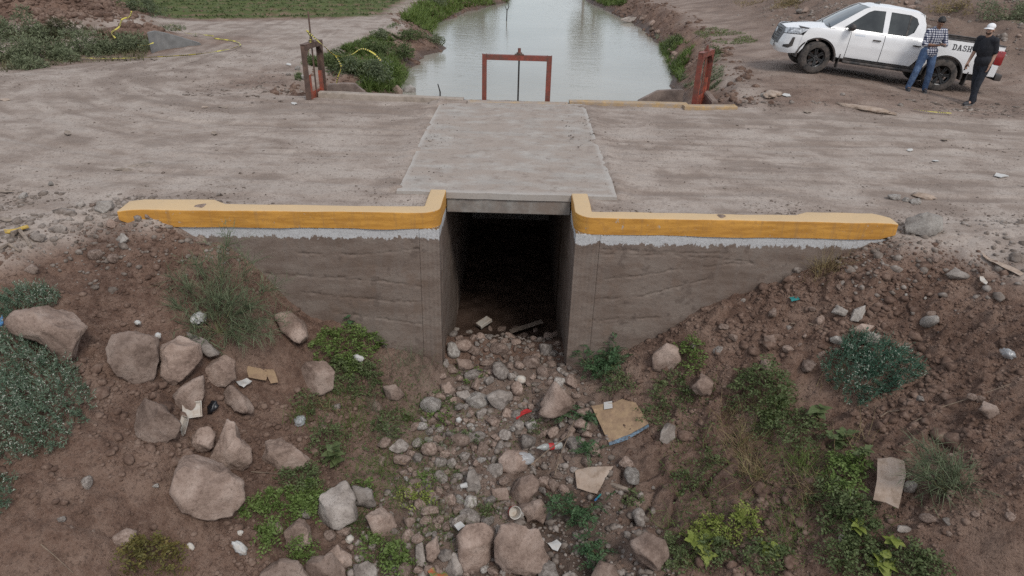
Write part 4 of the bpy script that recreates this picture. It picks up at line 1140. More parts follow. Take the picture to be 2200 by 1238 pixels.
def blob(name, mb, voxel, mat, parent, it=6, noise=0.0, seed=0):
    me = bpy.data.meshes.new(name); me.from_pydata(mb.v, [], mb.f); me.update()
    bm = bmesh.new(); bm.from_mesh(me); bmesh.ops.recalc_face_normals(bm, faces=bm.faces); bm.to_mesh(me); bm.free()
    o = bpy.data.objects.new(name, me); link(o)
    r = o.modifiers.new('r', 'REMESH'); r.mode = 'VOXEL'; r.voxel_size = voxel
    s_ = o.modifiers.new('s', 'SMOOTH'); s_.factor = .5; s_.iterations = it
    dg = bpy.context.evaluated_depsgraph_get(); me2 = bpy.data.meshes.new_from_object(o.evaluated_get(dg))
    bpy.data.objects.remove(o)
    me2.name = name
    if noise:
        co = np.zeros(len(me2.vertices) * 3, np.float32); me2.vertices.foreach_get('co', co); co = co.reshape(-1, 3)
        nn = np.zeros(len(me2.vertices) * 3, np.float32); me2.vertices.foreach_get('normal', nn); nn = nn.reshape(-1, 3)
        co += nn * (np.abs(fbm3(co * np.array([11, 11, 6]), 2, seed)) * noise)[:, None]; me2.vertices.foreach_set('co', co.ravel())
    me2.polygons.foreach_set('use_smooth', np.ones(len(me2.polygons), bool)); me2.materials.clear()
    return ob(name, me2, mat, parent)
def hand(mb, wrist, d, palm_n, curl=.5, thumb=1, size=1.0):
    """palm with five fingers; d: wrist->fingers, palm_n: out of the palm"""
    w = np.array(wrist, float); d = np.array(d, float); d /= np.linalg.norm(d); nn = np.array(palm_n, float); nn -= d * (nn @ d); nn /= np.linalg.norm(nn); s_ = np.cross(d, nn)
    for k in (-1.5, -.5, .5, 1.5): capsule(mb, w + s_ * k * .012 * size, .015 * size, w + d * .085 * size + s_ * k * .020 * size, .0125 * size, 8)
    for k, L_ in ((-1.5, .058), (-.5, .072), (.5, .078), (1.5, .070)):
        a = w + d * .088 * size + s_ * k * .021 * size; q = a.copy(); dd = d.copy()
        for seg in range(3):
            ang = curl * (.5 + .35 * seg); dd = d * math.cos(ang * (seg + 1) * .6) + nn * math.sin(ang * (seg + 1) * .6)
            e = q + dd * L_ * size * (.42, .33, .25)[seg]; capsule(mb, q, (.0092 - .0006 * seg) * size, e, (.0088 - .0006 * seg) * size, 8); q = e
    a = w + d * .03 * size + s_ * thumb * .030 * size; m1 = a + (d * .6 + s_ * thumb * .5 + nn * .45) * .042 * size; m2 = m1 + (d * .8 + nn * .5) * .032 * size
    chain(mb, [a, m1, m2], [.013 * size, .011 * size, .009 * size])
def skinmat(name, rgb): return simple(name, rgb, .55, .18, 9, spec=.4)

def head(mb, c_, R):
    """head centred on c_ with rotation R (face towards -y)"""
    E = lambda off, r: ellip(mb, Vector(c_) + R @ Vector(off), r, R)
    E((0, .012, .02), (.075, .093, .098)); E((0, -.028, -.045), (.058, .062, .072)); E((0, -.06, -.085), (.03, .026, .024))
    capsule(mb, Vector(c_) + R @ Vector((0, -.088, .005)), .010, Vector(c_) + R @ Vector((0, -.106, -.030)), .0145, 8)
    E((.078, .01, -.012), (.012, .022, .033)); E((-.078, .01, -.012), (.012, .022, .033))
    E((0, -.086, -.062), (.026, .010, .008)); E((0, -.082, .027), (.055, .012, .010))

M_skin1 = skinmat('brown_skin', (.23, .125, .082)); M_skin2 = skinmat('tan_skin', (.33, .20, .145))
M_eye = simple('dark_eye', (.02, .015, .012), .3, .1, 5); M_hair = simple('black_hair', (.012, .010, .009), .6, .3, 60, bmp=.6, bscale=90)
M_jean, n, b = newmat('blue_denim')
oc = objco(n)
c = ramp(n, noise_node(n, oc, 7, 6, .65), [(.3, (.028, .050, .105)), (.55, (.055, .095, .18)), (.75, (.14, .20, .30))]); n.links.new(c, b.inputs['Base Color']); b.inputs['Roughness'].default_value = .9
bump(n, b, noise_node(n, oc, 22, 4, .6), .6, .02)
M_plaid, n, b = newmat('checked_shirt')
oc = objco(n); sx = nd(n, 'SeparateXYZ'); n.links.new(oc, sx.inputs[0])
def band(v, per): return ramp(n, math_node(n, 'FRACT', math_node(n, 'MULTIPLY', v, 1 / per)), [(.46, 0), (.54, 1)])
wsum = math_node(n, 'ADD', sx.outputs[0], math_node(n, 'MULTIPLY', sx.outputs[1], .55))
pa, pb = band(wsum, .052), band(sx.outputs[2], .052)
mx1 = math_node(n, 'MULTIPLY', math_node(n, 'ADD', pa, pb), .5)
c = ramp(n, mx1, [(.0, (.62, .62, .64)), (.5, (.13, .14, .20)), (1, (.014, .018, .045))], 'CONSTANT')
n.nodes[-1].color_ramp.elements[1].position = .25; n.nodes[-1].color_ramp.elements[2].position = .75
n.links.new(c, b.inputs['Base Color']); b.inputs['Roughness'].default_value = .9; bump(n, b, noise_node(n, oc, 14, 4, .6), .6, .02)
M_bshirt = simple('black_cotton', (.012, .013, .018), .9, .3, 9, bmp=.5, bscale=16); M_dpants = simple('dark_trousers', (.014, .017, .025), .9, .35, 8, bmp=.5, bscale=18)
M_shoe = simple('dark_shoe', (.035, .035, .04), .7, .4, 25); M_sole = simple('pale_sole', (.16, .15, .145), .8, .2, 25); M_cap = simple('white_cap_cloth', (.72, .72, .73), .8, .08, 20)

def shoe(parent, heel, toe_dir, L_=.27):
    d = np.array([toe_dir[0], toe_dir[1], 0.]); d /= np.linalg.norm(d); h = np.array(heel, float)
    mb = MB(); chain(mb, [h + [0, 0, .052], h + d * .10 + [0, 0, .05], h + d * (L_ - .06) + [0, 0, .040]], [.044, .044, .040]); capsule(mb, h + d * .02 + [0, 0, .06], .044, h + d * .03 + [0, 0, .11], .040)
    for v in range(len(mb.v)): mb.v[v] = (mb.v[v][0], mb.v[v][1], max(mb.v[v][2], h[2] + .012))
    o = blob('shoe', mb, .010, M_shoe, parent, 3)
    s_ = np.array([-d[1], d[0], 0]); q = []
    for t, w in ((-.05, .024), (-.04, .038), (.05, .042), (.14, .046), (.20, .043), (.24, .028)):
        q.append((h + d * t, w))
    top = [p + s_ * w for p, w in q] + [p - s_ * w for p, w in q[::-1]]
    vs = [tuple(p + [0, 0, .0]) for p in top] + [tuple(p + [0, 0, .024]) for p in top]; k = len(top)
    mb = MB(); mb.add(vs, [list(range(k))[::-1], list(range(k, 2 * k))] + [[i, (i + 1) % k, k + (i + 1) % k, k + i] for i in range(k)]); mb.build('sole', M_sole, o)

# --- person with the checked shirt, looking down at a phone; local -y faces the canal side of the road
base = np.array(TR @ Vector((.56, 1.36, 0))); fL, fR = base + np.array([-.26, -.03, 0]), base + np.array([.18, .0, 0]); base[2] = GZ(base[0], base[1])
P1 = tag(empty('person', tuple(base)), 'person in navy and white checked shirt and jeans looking down at a phone', 'person')
fl, fr_ = (fL - base), (fR - base)
fl[2] = GZ(fL[0], fL[1]) - base[2]; fr_[2] = GZ(fR[0], fR[1]) - base[2]
hip = np.array([.06, .10, .93]); sh = np.array([.075, .06, 1.42]); hipL, hipR = hip + [-.095, 0, 0], hip + [.095, .02, 0]
kneeL, kneeR = np.array([-.20, -.04, .50]), np.array([.16, .0, .49])
aL, aR = fl + [.0, .04, .09], fr_ + [.0, .04, .09]
shL, shR = sh + [-.185, -.01, 0], sh + [.185, .015, 0]; elL, elR = np.array([-.185, -.03, 1.13]), np.array([.325, -.02, 1.13]); wrL, wrR = np.array([-.03, -.235, 1.135]), np.array([.175, -.235, 1.145])
hc = sh + [.0, -.075, .215]; hR = Matrix.Rotation(math.radians(-14), 3, 'Z') @ Matrix.Rotation(math.radians(38), 3, 'X')
mb = MB()
head(mb, hc, hR); capsule(mb, sh + [0, 0, 0], .06, hc + [0, .03, -.05], .055)
ellip(mb, (hip + sh) / 2 + [0, 0, .08], (.155, .105, .26)); ellip(mb, hip + [0, 0, .02], (.155, .105, .13)); capsule(mb, shL, .06, shR, .06)
for a_, k_, an in ((hipL, kneeL, aL), (hipR, kneeR, aR)): chain(mb, [a_, k_, an], [.085, .056, .040]); capsule(mb, an, .036, an + [-.02, -.14, -.05], .026)
for s0, e0, w0 in ((shL, elL, wrL), (shR, elR, wrR)): chain(mb, [s0, e0, w0], [.050, .040, .027])
hand(mb, wrL, (.75, -.55, .05), (.25, .2, .9), .75, -1); hand(mb, wrR, (-.75, -.55, .05), (-.25, .2, .9), .75, 1)
blob('body', mb, .0075, M_skin1, P1, 3)
mb = MB()
for sg in (-1, 1): ellip(mb, Vector(hc) + hR @ Vector((sg * .030, -.078, .008)), (.012, .006, .006), hR)
mb.build('eyes', M_eye, P1, True)
mb = MB(); ellip(mb, Vector(hc) + hR @ Vector((0, .022, .040)), (.083, .096, .092), hR); ellip(mb, Vector(hc) + hR @ Vector((0, .062, -.01)), (.070, .05, .075), hR); ellip(mb, Vector(hc) + hR @ Vector((0, -.045, .085)), (.062, .045, .035), hR)
blob('hair', mb, .009, M_hair, P1, 2, .006, 3)
mb = MB(); ellip(mb, (hip + sh) / 2 + [0, 0, .09], (.185, .132, .28)); ellip(mb, hip + [0, 0, .0], (.19, .14, .15)); capsule(mb, shL, .077, shR, .077); capsule(mb, sh + [0, 0, .02], .075, sh + [0, -.01, .075], .062)
for s0, e0, w0 in ((shL, elL, wrL), (shR, elR, wrR)): chain(mb, [s0, e0, e0 + (w0 - e0) * .25], [.073, .060, .054])
blob('shirt', mb, .012, M_plaid, P1, 4, .012, 5)
mb = MB(); ellip(mb, hip + [0, 0, -.03], (.172, .125, .15))
for a_, k_, an in ((hipL, kneeL, aL), (hipR, kneeR, aR)): chain(mb, [a_ + [0, 0, .02], k_, an + [0, 0, -.01]], [.108, .075, .062])
blob('jeans', mb, .012, M_jean, P1, 4, .016, 8)
for f_ in (fl, fr_): shoe(P1, f_ + [0.02, .06, 0], (-.35, -.9))
pc = (wrL + wrR) / 2 + [0, -.075, .025]
ph = MB(); ph.box(-.037, .037, -.075, .075, -.005, .005, .003)
o = ph.build('mobile_phone', M_dark); tag(o, 'dark mobile phone held by the person in checked shirt', 'phone'); o.matrix_world = Matrix.Translation(base + pc) @ Matrix.Rotation(math.radians(25), 4, 'X')

# --- person in black with a white cap
f1, f2 = ground(2072, 226), ground(2090, 224)
b2 = (f1 + f2) / 2; b2[2] = GZ(b2[0], b2[1])
P2 = tag(empty('person', tuple(b2)), 'person in black shirt and dark trousers with white cap at the truck tail', 'person')
g1, g2 = f1 - b2, f2 - b2
g1[2] = GZ(f1[0], f1[1]) - b2[2]; g2[2] = GZ(f2[0], f2[1]) - b2[2]
g1 = np.array([-.06, -.11, g1[2]]); g2 = np.array([.12, .10, g2[2]])
hip = np.array([.02, .0, .95]); sh = np.array([-.05, .0, 1.46])
u = np.array([.42, -.91, 0]); u = u / np.linalg.norm(u)               # towards the near (left) shoulder; the front of the body looks to (-.83,-.55)
fw_ = np.array([-.91, -.42, 0])
hA, hB = hip + u * .09, hip - u * .09; kA, kB = (hA + g1) / 2 + fw_ * .02 + [0, 0, .02], (hB + g2) / 2 + fw_ * .03 + [0, 0, .02]
aA, aB = g1 + [.03, 0, .09], g2 + [.03, 0, .09]
sA, sB = sh + u * .185, sh - u * .185; eA, eB = sA + u * .03 + [.0, 0, -.29] - fw_ * .09, sB - u * .02 + [0, 0, -.29] + fw_ * .03; wA, wB = eA + [0, 0, -.25] + fw_ * .08 + u * .01, eB + [0, 0, -.245] + fw_ * .10
hc = sh + fw_ * .03 + [0, 0, .225]; ang = math.atan2(fw_[0], -fw_[1]); hR = Matrix.Rotation(ang + .25, 3, 'Z')
# rotation that turns -y towards fw_
hR = Matrix.Rotation(math.atan2(fw_[1], fw_[0]) + math.pi / 2 + .25, 3, 'Z') @ Matrix.Rotation(math.radians(4), 3, 'X')
Rb = Matrix.Rotation(math.atan2(u[1], u[0]), 3, 'Z')
mb = MB(); head(mb, hc, hR); capsule(mb, sh, .062, hc + [0, 0, -.06], .058)
ellip(mb, (hip + sh) / 2 + [0, 0, .08], (.165, .115, .27), Rb); ellip(mb, hip + [0, 0, .02], (.16, .115, .14), Rb); capsule(mb, sA, .06, sB, .06)
for a_, k_, an in ((hA, kA, aA), (hB, kB, aB)): chain(mb, [a_, k_, an], [.088, .058, .042]); capsule(mb, an, .036, an + fw_ * .14 + [0, 0, -.05], .026)
for s0, e0, w0 in ((sA, eA, wA), (sB, eB, wB)): chain(mb, [s0, e0, w0], [.052, .042, .028])
hand(mb, wA, (-.1, 0, -1), -u + fw_ * .3, .55, 1); hand(mb, wB, (-.25, -.1, -1), u + fw_ * .2, .8, -1)
blob('body', mb, .0075, M_skin2, P2, 3)
mb = MB()
for sg in (-1, 1): ellip(mb, Vector(hc) + hR @ Vector((sg * .030, -.078, .008)), (.012, .006, .006), hR)
mb.build('eyes', M_eye, P2, True)
mb = MB(); ellip(mb, Vector(hc) + hR @ Vector((0, -.034, -.066)), (.061, .058, .052), hR); blob('beard', mb, .009, simple('dark_beard', (.045, .028, .02), .8, .3, 40), P2, 2)
mb = MB(); ellip(mb, Vector(hc) + hR @ Vector((0, .040, .005)), (.080, .070, .085), hR); blob('hair', mb, .009, M_hair, P2, 2)
mb = MB(); ellip(mb, Vector(hc) + hR @ Vector((0, .010, .062)), (.088, .105, .075), hR)
cap = blob('cap', mb, .009, M_cap, P2, 3)
mb = MB(); vs = []
for k in range(9):
    a = math.radians(-48 + 96 * k / 8)
    for rr_, zz_ in ((.085, .050), (.158, .028)):
        vs.append(Vector(hc) + hR @ Vector((math.sin(a) * rr_ * .92, -math.cos(a) * rr_ * .98 + .01, zz_ - .012 * abs(math.sin(a)))))
vs2 = [v + Vector((0, 0, .006)) for v in vs]
fs = []
for k in range(8): fs += [[2 * k, 2 * k + 1, 2 * k + 3, 2 * k + 2], [18 + 2 * k, 18 + 2 * k + 2, 18 + 2 * k + 3, 18 + 2 * k + 1], [2 * k + 1, 18 + 2 * k + 1, 18 + 2 * k + 3, 2 * k + 3]]
mb.add(vs + vs2, fs); mb.build('peak', M_cap, cap)
mb = MB(); ellip(mb, (hip + sh) / 2 + [0, 0, .08], (.205, .165, .29), Rb); ellip(mb, hip + [0, 0, .06], (.205, .175, .19), Rb); capsule(mb, sA, .078, sB, .078); capsule(mb, sh, .078, sh + [0, 0, .06], .066)
for s0, e0 in ((sA, eA), (sB, eB)): chain(mb, [s0, s0 + (e0 - s0) * .78], [.076, .066])
blob('shirt', mb, .012, M_bshirt, P2, 4, .012, 15)
mb = MB(); ellip(mb, hip + [0, 0, -.03], (.178, .135, .15), Rb)
for a_, k_, an in ((hA, kA, aA), (hB, kB, aB)): chain(mb, [a_ + [0, 0, -.05], k_, an + [0, 0, -.01]], [.104, .074, .060])
blob('trousers', mb, .012, M_dpants, P2, 4, .016, 18)
for f_ in (g1, g2): shoe(P2, f_ + np.array([.04, .02, 0]), fw_[:2], .29)
ph = MB(); ph.box(-.036, .036, -.005, .005, -.07, .07, .003); o = ph.build('mobile_phone', M_dark); tag(o, 'dark phone in the hanging hand of the person with white cap', 'phone')
o.matrix_world = Matrix.Translation(b2 + wB + np.array([-.03, -.02, -.10])) @ Matrix.Rotation(.6, 4, 'Z') @ Matrix.Rotation(.25, 4, 'X')
# ================================================================== STONES
def ico(sub):
    bm = bmesh.new(); bmesh.ops.create_icosphere(bm, subdivisions=sub, radius=1)
    v = np.array([q.co[:] for q in bm.verts]); bm.verts.index_update(); f = np.array([[q.index for q in p.verts] for p in bm.faces]); bm.free()
    return v, f
ICO = {k: ico(k) for k in (1, 2, 3, 4, 5)}

def rock_mat(name, lo, mid, hi, soil=.5):
    m, n, b = newmat(name)
    oc = objco(n); rd = rand_obj(n)
    ad = nd(n, 'VectorMath'); ad.operation = 'ADD'; n.links.new(oc, ad.inputs[0])
    cb = nd(n, 'CombineXYZ'); n.links.new(math_node(n, 'MULTIPLY', rd, 37.0), cb.inputs[0]); n.links.new(cb.outputs[0], ad.inputs[1]); v = ad.outputs[0]
    f1 = noise_node(n, v, 3.2, 8, .62); f2 = noise_node(n, v, 34, 6, .7)
    c = ramp(n, f1, [(.37, lo), (.5, mid), (.63, hi)])
    c = mixc(n, math_node(n, 'MULTIPLY', ramp(n, f2, [(.52, 0), (.64, 1)]), .22), c, tuple(q * 1.3 for q in hi))
    c = mixc(n, math_node(n, 'MULTIPLY', ramp(n, f2, [(.36, 1), (.45, 0)]), .5), c, tuple(q * .6 for q in lo))
    ge = nd(n, 'NewGeometry'); sz = nd(n, 'SeparateXYZ'); n.links.new(ge.outputs['Normal'], sz.inputs[0])
    up = math_node(n, 'ADD', sz.outputs[2], math_node(n, 'MULTIPLY', noise_node(n, v, 7, 6, .7), .9))
    c = mixc(n, math_node(n, 'MULTIPLY', ramp(n, up, [(1.08, 0), (1.45, 1)]), soil), c, (.255, .19, .155))     # soil washed on to the ledges
    g2 = math_node(n, 'MULTIPLY_ADD', rd, .45); n.nodes[-1].inputs[2].default_value = .78
    cc = nd(n, 'CombineColor')
    for k in range(3): n.links.new(g2, cc.inputs[k])
    c = mixc(n, 1.0, c, cc.outputs[0], 'MULTIPLY')
    n.links.new(c, b.inputs['Base Color']); b.inputs['Roughness'].default_value = .9; b.inputs['Specular IOR Level'].default_value = .25
    hgt = math_node(n, 'ADD', noise_node(n, v, 26, 8, .72), math_node(n, 'MULTIPLY', noise_node(n, v, 90, 4, .7), .5))
    bump(n, b, hgt, .65, .025)
    return m
M_rock = rock_mat('brown_field_stone', (.155, .108, .086), (.25, .182, .148), (.34, .262, .220))
M_rockg = rock_mat('grey_brown_stone', (.155, .130, .114), (.25, .215, .19), (.345, .305, .275), .35)
M_pale = rock_mat('pale_broken_concrete', (.20, .175, .155), (.30, .27, .245), (.43, .40, .365), .3)

def rock_verts(sub, seed, facets=9, rough=.055, sharp=.80):
    rg = np.random.default_rng(seed); v, f = ICO[sub]; p = v.copy()
    for k in range(facets):
        nn = rg.normal(size=3); nn /= np.linalg.norm(nn); d = rg.uniform(sharp - .12, sharp + .12)
        ex = np.maximum(0, p @ nn - d); p = p - ex[:, None] * nn * .93
    p = p * (1 + fbm3(p * 1.7 + seed, 3, seed)[:, None] * rough * 1.5 + fbm3(p * 6 + seed, 3, seed + 5, .6)[:, None] * rough * .6)
    return p, f

def outline_rock(poly, seed, label, mat=None, name='boulder', cat='rock', thick=.62, group='boulders tumbled into the ditch', sub=4, sink=.20, down=.55):
    poly = np.array(poly, float); c_ = poly.mean(0); w_, h_ = np.ptp(poly[:, 0]), np.ptp(poly[:, 1])
    g = ground(c_[0], min(c_[1] + h_ * down * .5, 1236 + h_ * .5)); dep = cam_depth(g); s_ = dep / FPX
    rad = min(w_, h_) / 2 * s_ * thick * 1.25
    dep2 = dep - rad * (.5 - sink)
    s_ = dep2 / FPX
    d = ray(c_[0], c_[1]); cen = CPOS + d * dep2
    p, f = rock_verts(sub, seed, 8, .075, .62)
    # radial reach of the outline in every direction
    q = resample(poly, 6) - c_; q[:, 1] *= -1
    ang = np.arctan2(q[:, 1], q[:, 0]); rr_ = np.hypot(q[:, 0], q[:, 1]); o_ = np.argsort(ang); ang = ang[o_]; rr_ = rr_[o_]
    ang = np.concatenate([ang - 2 * math.pi, ang, ang + 2 * math.pi]); rr_ = np.tile(rr_, 3)
    th = np.arctan2(p[:, 1], p[:, 0]); R_ = np.interp(th, ang, rr_) * s_
    rho = np.hypot(p[:, 0], p[:, 1])
    rh = np.where(rho < 1, rho ** .92, rho)
    # profile normalised so that the widest ring meets the outline
    ring = np.abs(p[:, 2]) < .25; bins = np.linspace(-math.pi, math.pi, 25); mxr = np.array([rho[(th >= a) & (th < b_)].max() if ((th >= a) & (th < b_)).any() else 1 for a, b_ in zip(bins[:-1], bins[1:])])
    nrm = np.interp(th, (bins[:-1] + bins[1:]) / 2, mxr ** .92, period=2 * math.pi)
    rh = rh / nrm * (1.0 + .03 * fbm3(p * 4, 2, seed + 9))
    loc = CR[None] * (np.cos(th) * R_ * rh)[:, None] + CU[None] * (np.sin(th) * R_ * rh)[:, None] - CF[None] * (p[:, 2] * rad)[:, None]
    me = mesh_np(name, loc, f, smooth=True)
    o = ob(name, me, mat or M_rock); o.location = cen
    return tag(o, label, cat, group)

BOULDERS = [
 ([(17, 690), (45, 665), (95, 657), (140, 672), (187, 705), (178, 745), (170, 775), (140, 777), (90, 745), (40, 720)], 'large brown boulder half hidden in the silvery shrub at the left edge', 0),
 ([(240, 715), (290, 710), (335, 725), (338, 765), (325, 820), (295, 835), (250, 815), (232, 770)], 'squarish brown boulder nearest the left shrub, first of the leaning pair', 0),
 ([(332, 832), (350, 740), (375, 720), (425, 740), (432, 770), (400, 815), (370, 838)], 'wedge shaped brown boulder leaning right of the squarish one', 0),
 ([(440, 800), (450, 775), (480, 762), (503, 775), (506, 815), (485, 832), (445, 830)], 'rounded boulder left of the torn cardboard scraps', 0),
 ([(365, 850), (400, 820), (437, 805), (437, 860), (420, 885), (395, 885), (370, 860)], 'brown boulder directly above the foam tray', 0),
 ([(475, 845), (495, 825), (520, 840), (548, 880), (540, 892), (505, 885), (478, 865)], 'slanting flat boulder below the white paper near the cardboard scraps', 0),
 ([(293, 880), (310, 855), (350, 862), (380, 885), (398, 910), (385, 940), (340, 965), (300, 940), (288, 910)], 'angular boulder with the foam tray against its right side', 0),
 ([(402, 945), (430, 918), (450, 915), (462, 935), (455, 965), (430, 980), (403, 970)], 'small rounded boulder right under the foam tray', 0),
 ([(450, 985), (470, 945), (490, 895), (510, 905), (512, 935), (540, 965), (543, 1000), (520, 1022), (460, 1000)], 'tall pointed boulder just above the largest smooth one', 0),
 ([(370, 990), (400, 978), (440, 995), (490, 1015), (520, 1040), (523, 1080), (500, 1110), (455, 1118), (400, 1085), (365, 1045)], 'largest smooth oval boulder on the left slope', 0),
 ([(565, 950), (600, 942), (630, 952), (668, 985), (655, 1005), (600, 1015), (562, 985)], 'flat topped boulder left of the broad leaved plant', 0),
 ([(640, 800), (660, 775), (695, 775), (722, 795), (718, 835), (690, 852), (650, 845)], 'round boulder beside the bright ferny bush below the left wall', 0),
 ([(585, 672), (620, 668), (650, 690), (667, 725), (650, 740), (610, 715)], 'flat slab stone half buried behind the twiggy bush', 0),
 ([(400, 712), (440, 728), (478, 762), (452, 768), (415, 742)], 'grey flat stone under the twiggy bush', 1),
 ([(690, 1060), (740, 1035), (765, 1070), (770, 1115), (740, 1132), (690, 1130), (680, 1100)], 'wide grey flat boulder below the broad leaved plant', 1),
 ([(755, 1040), (800, 1050), (810, 1090), (790, 1095), (765, 1080)], 'small angular boulder touching the wide grey flat one', 1),
 ([(785, 1105), (815, 1093), (840, 1110), (853, 1135), (830, 1155), (800, 1145)], 'blocky pale brown boulder above the foam ball', 0),
 ([(610, 1140), (640, 1115), (665, 1130), (670, 1165), (650, 1180), (610, 1180)], 'upright brown stone right of the crushed white bottle', 0),
 ([(560, 1225), (600, 1200), (640, 1205), (675, 1245), (620, 1262), (552, 1250)], 'brown boulder cut by the bottom edge under the crushed white bottle', 0),
 ([(662, 1200), (710, 1190), (735, 1225), (745, 1255), (700, 1268), (655, 1250)], 'brown boulder at the bottom edge below the foam ball', 0),
 ([(700, 1190), (725, 1170), (755, 1195), (758, 1215), (735, 1225), (705, 1205)], 'small block directly under the foam ball', 0),
 ([(755, 1215), (790, 1203), (810, 1225), (812, 1255), (750, 1258)], 'rounded grey boulder at the bottom edge left of the bright seedling', 1),
 ([(1060, 1150), (1075, 1115), (1110, 1120), (1160, 1135), (1178, 1185), (1178, 1225), (1140, 1232), (1085, 1228), (1060, 1195)], 'largest square boulder at the bottom centre beside the puddle', 0),
 ([(980, 1150), (1000, 1125), (1040, 1120), (1062, 1140), (1060, 1200), (1035, 1230), (1000, 1232), (985, 1195)], 'big squarish boulder left of the largest one at the bottom centre', 0),
 ([(1095, 1060), (1115, 1030), (1145, 1018), (1160, 1035), (1155, 1065), (1125, 1088), (1100, 1080)], 'smooth egg shaped boulder below the clear plastic bag', 0),
 ([(1110, 1090), (1165, 1070), (1178, 1095), (1170, 1130), (1130, 1120)], 'brown boulder at the edge of the puddle under the egg shaped one', 0),
 ([(1070, 985), (1090, 967), (1130, 970), (1145, 990), (1135, 1010), (1095, 1022), (1070, 1010)], 'low rounded boulder under the clear plastic bag', 0),
 ([(998, 1060), (1005, 1010), (1020, 1005), (1035, 1045), (1030, 1060)], 'upright triangular stone beside the white cup', 1),
 ([(1150, 885), (1190, 815), (1225, 850), (1230, 875), (1215, 893), (1170, 897)], 'tall triangular boulder in front of the culvert mouth', 0),
 ([(1043, 850), (1070, 836), (1100, 840), (1103, 860), (1075, 885), (1055, 870)], 'flat faced grey boulder left of the triangular one', 1),
 ([(945, 825), (965, 820), (978, 840), (970, 853), (948, 850)], 'small brown stone left of the flat faced grey boulder', 0),
 ([(980, 842), (1005, 838), (1015, 855), (1000, 863), (983, 860)], 'dark angular stone next to the small brown one before the culvert', 1),
 ([(820, 830), (850, 825), (870, 850), (860, 862), (830, 858)], 'brown stone among grass below the left pier', 0),
 ([(1055, 1050), (1090, 1048), (1095, 1075), (1062, 1078)], 'rounded stone left of the egg shaped boulder', 0),
 ([(953, 1225), (972, 1188), (990, 1192), (1000, 1215), (995, 1240), (960, 1245)], 'grey stone at the bottom edge beside the snack wrapper', 1),
 ([(915, 1170), (938, 1152), (946, 1188), (930, 1215), (913, 1205)], 'narrow brown stone standing left of the big squarish boulder', 0),
 ([(893, 1172), (908, 1165), (914, 1200), (908, 1222), (893, 1220)], 'narrow dark upright stone above the snack wrapper', 1),
 ([(940, 1195), (955, 1178), (970, 1183), (970, 1200), (952, 1208)], 'small grey stone wedged between the narrow stones', 1),
 ([(980, 770), (1010, 772), (1022, 792), (1000, 802), (982, 798)], 'pale brown rubble block inside the culvert mouth on the left', 0),
 ([(1350, 1165), (1390, 1145), (1430, 1160), (1440, 1195), (1410, 1225), (1370, 1210)], 'angular purple brown boulder at the lower right of the puddle', 0),
 ([(1265, 1238), (1290, 1205), (1320, 1215), (1338, 1245), (1300, 1262)], 'pale boulder at the bottom edge right of the puddle', 0),
 ([(1400, 760), (1430, 735), (1460, 745), (1465, 775), (1440, 800), (1400, 798)], 'brown boulder against the foot of the right wall', 0),
 ([(1418, 925), (1435, 908), (1452, 915), (1450, 940), (1430, 957), (1415, 945)], 'smooth grey stone right of the large cardboard sheet', 1),
 ([(1485, 830), (1510, 800), (1535, 820), (1525, 850), (1495, 850)], 'brown stone right of the leafy tuft under the right wall', 0),
 ([(1945, 470), (1985, 456), (2020, 465), (2018, 500), (1990, 512), (1945, 500)], 'broken block with a white top beside the right coping end', 2),
 ([(2030, 590), (2055, 573), (2083, 592), (2080, 602), (2040, 600)], 'dark flat stone on the right bank below the white topped block', 1),
 ([(1825, 690), (1833, 665), (1858, 655), (1860, 670), (1850, 692)], 'pale grey upright stone on the right slope', 2),
 ([(1785, 672), (1800, 655), (1822, 668), (1812, 680)], 'pale flat chip left of the pale upright stone', 2),
 ([(1845, 735), (1868, 712), (1900, 722), (1882, 742)], 'flat square stone slab just above the right silvery shrub', 1),
 ([(1823, 712), (1850, 695), (1880, 700), (1868, 714), (1835, 718)], 'brown stone under the pale upright stone', 0),
 ([(1640, 722), (1662, 720), (1666, 738), (1644, 740)], 'small brown cube like stone on the right slope', 0),
 ([(203, 452), (213, 433), (238, 430), (242, 448), (225, 462)], 'pale rough stone left of the yellow coping end', 2),
 ([(225, 486), (238, 470), (252, 480), (246, 491)], 'small brown stone below the left coping end', 0),
 ([(248, 517), (262, 500), (277, 513), (264, 526)], 'pale stone on the left bank below the coping', 2),
 ([(60, 510), (80, 500), (100, 506), (92, 520), (68, 522)], 'flat grey stone beside the wood stump', 1),
 ([(100, 492), (125, 482), (145, 487), (138, 502), (108, 502)], 'angular grey stone right of the wood stump', 1),
 ([(50, 582), (65, 566), (83, 578), (74, 590)], 'brown stone on the left bank under the wood stump', 0),
 ([(163, 441), (175, 429), (183, 438), (176, 447)], 'small grey stone left of the pale rough one', 1),
 ([(862, 203), (870, 188), (882, 181), (893, 188), (893, 208), (875, 210)], 'pale boulder at the water edge behind the long kerb', 2),
 ([(838, 205), (842, 190), (855, 184), (866, 195), (862, 207)], 'brown boulder left of the pale one at the water edge', 0),
 ([(1330, 43), (1350, 36), (1375, 40), (1385, 46), (1350, 49)], 'low dark rock at the right waterline', 1),
 ([(1372, 44), (1378, 33), (1390, 33), (1392, 44)], 'brown rock standing right of the low dark one at the waterline', 0),
 ([(1720, 28), (1728, 16), (1738, 18), (1738, 28)], 'brown rock on the rubble slope left of the truck cab', 0),
 ([(1800, 1155), (1808, 1148), (1825, 1156), (1822, 1168), (1806, 1166)], 'grey stone lying low among weeds on the right slope', 1),
 ([(1925, 1140), (1930, 1128), (1955, 1132), (1962, 1142), (1942, 1146)], 'flat pale stone right of the torn standing cardboard', 1),
 ([(2100, 880), (2118, 862), (2140, 872), (2150, 890), (2120, 900)], 'crumbly clod of earth at the right edge', 0),
]
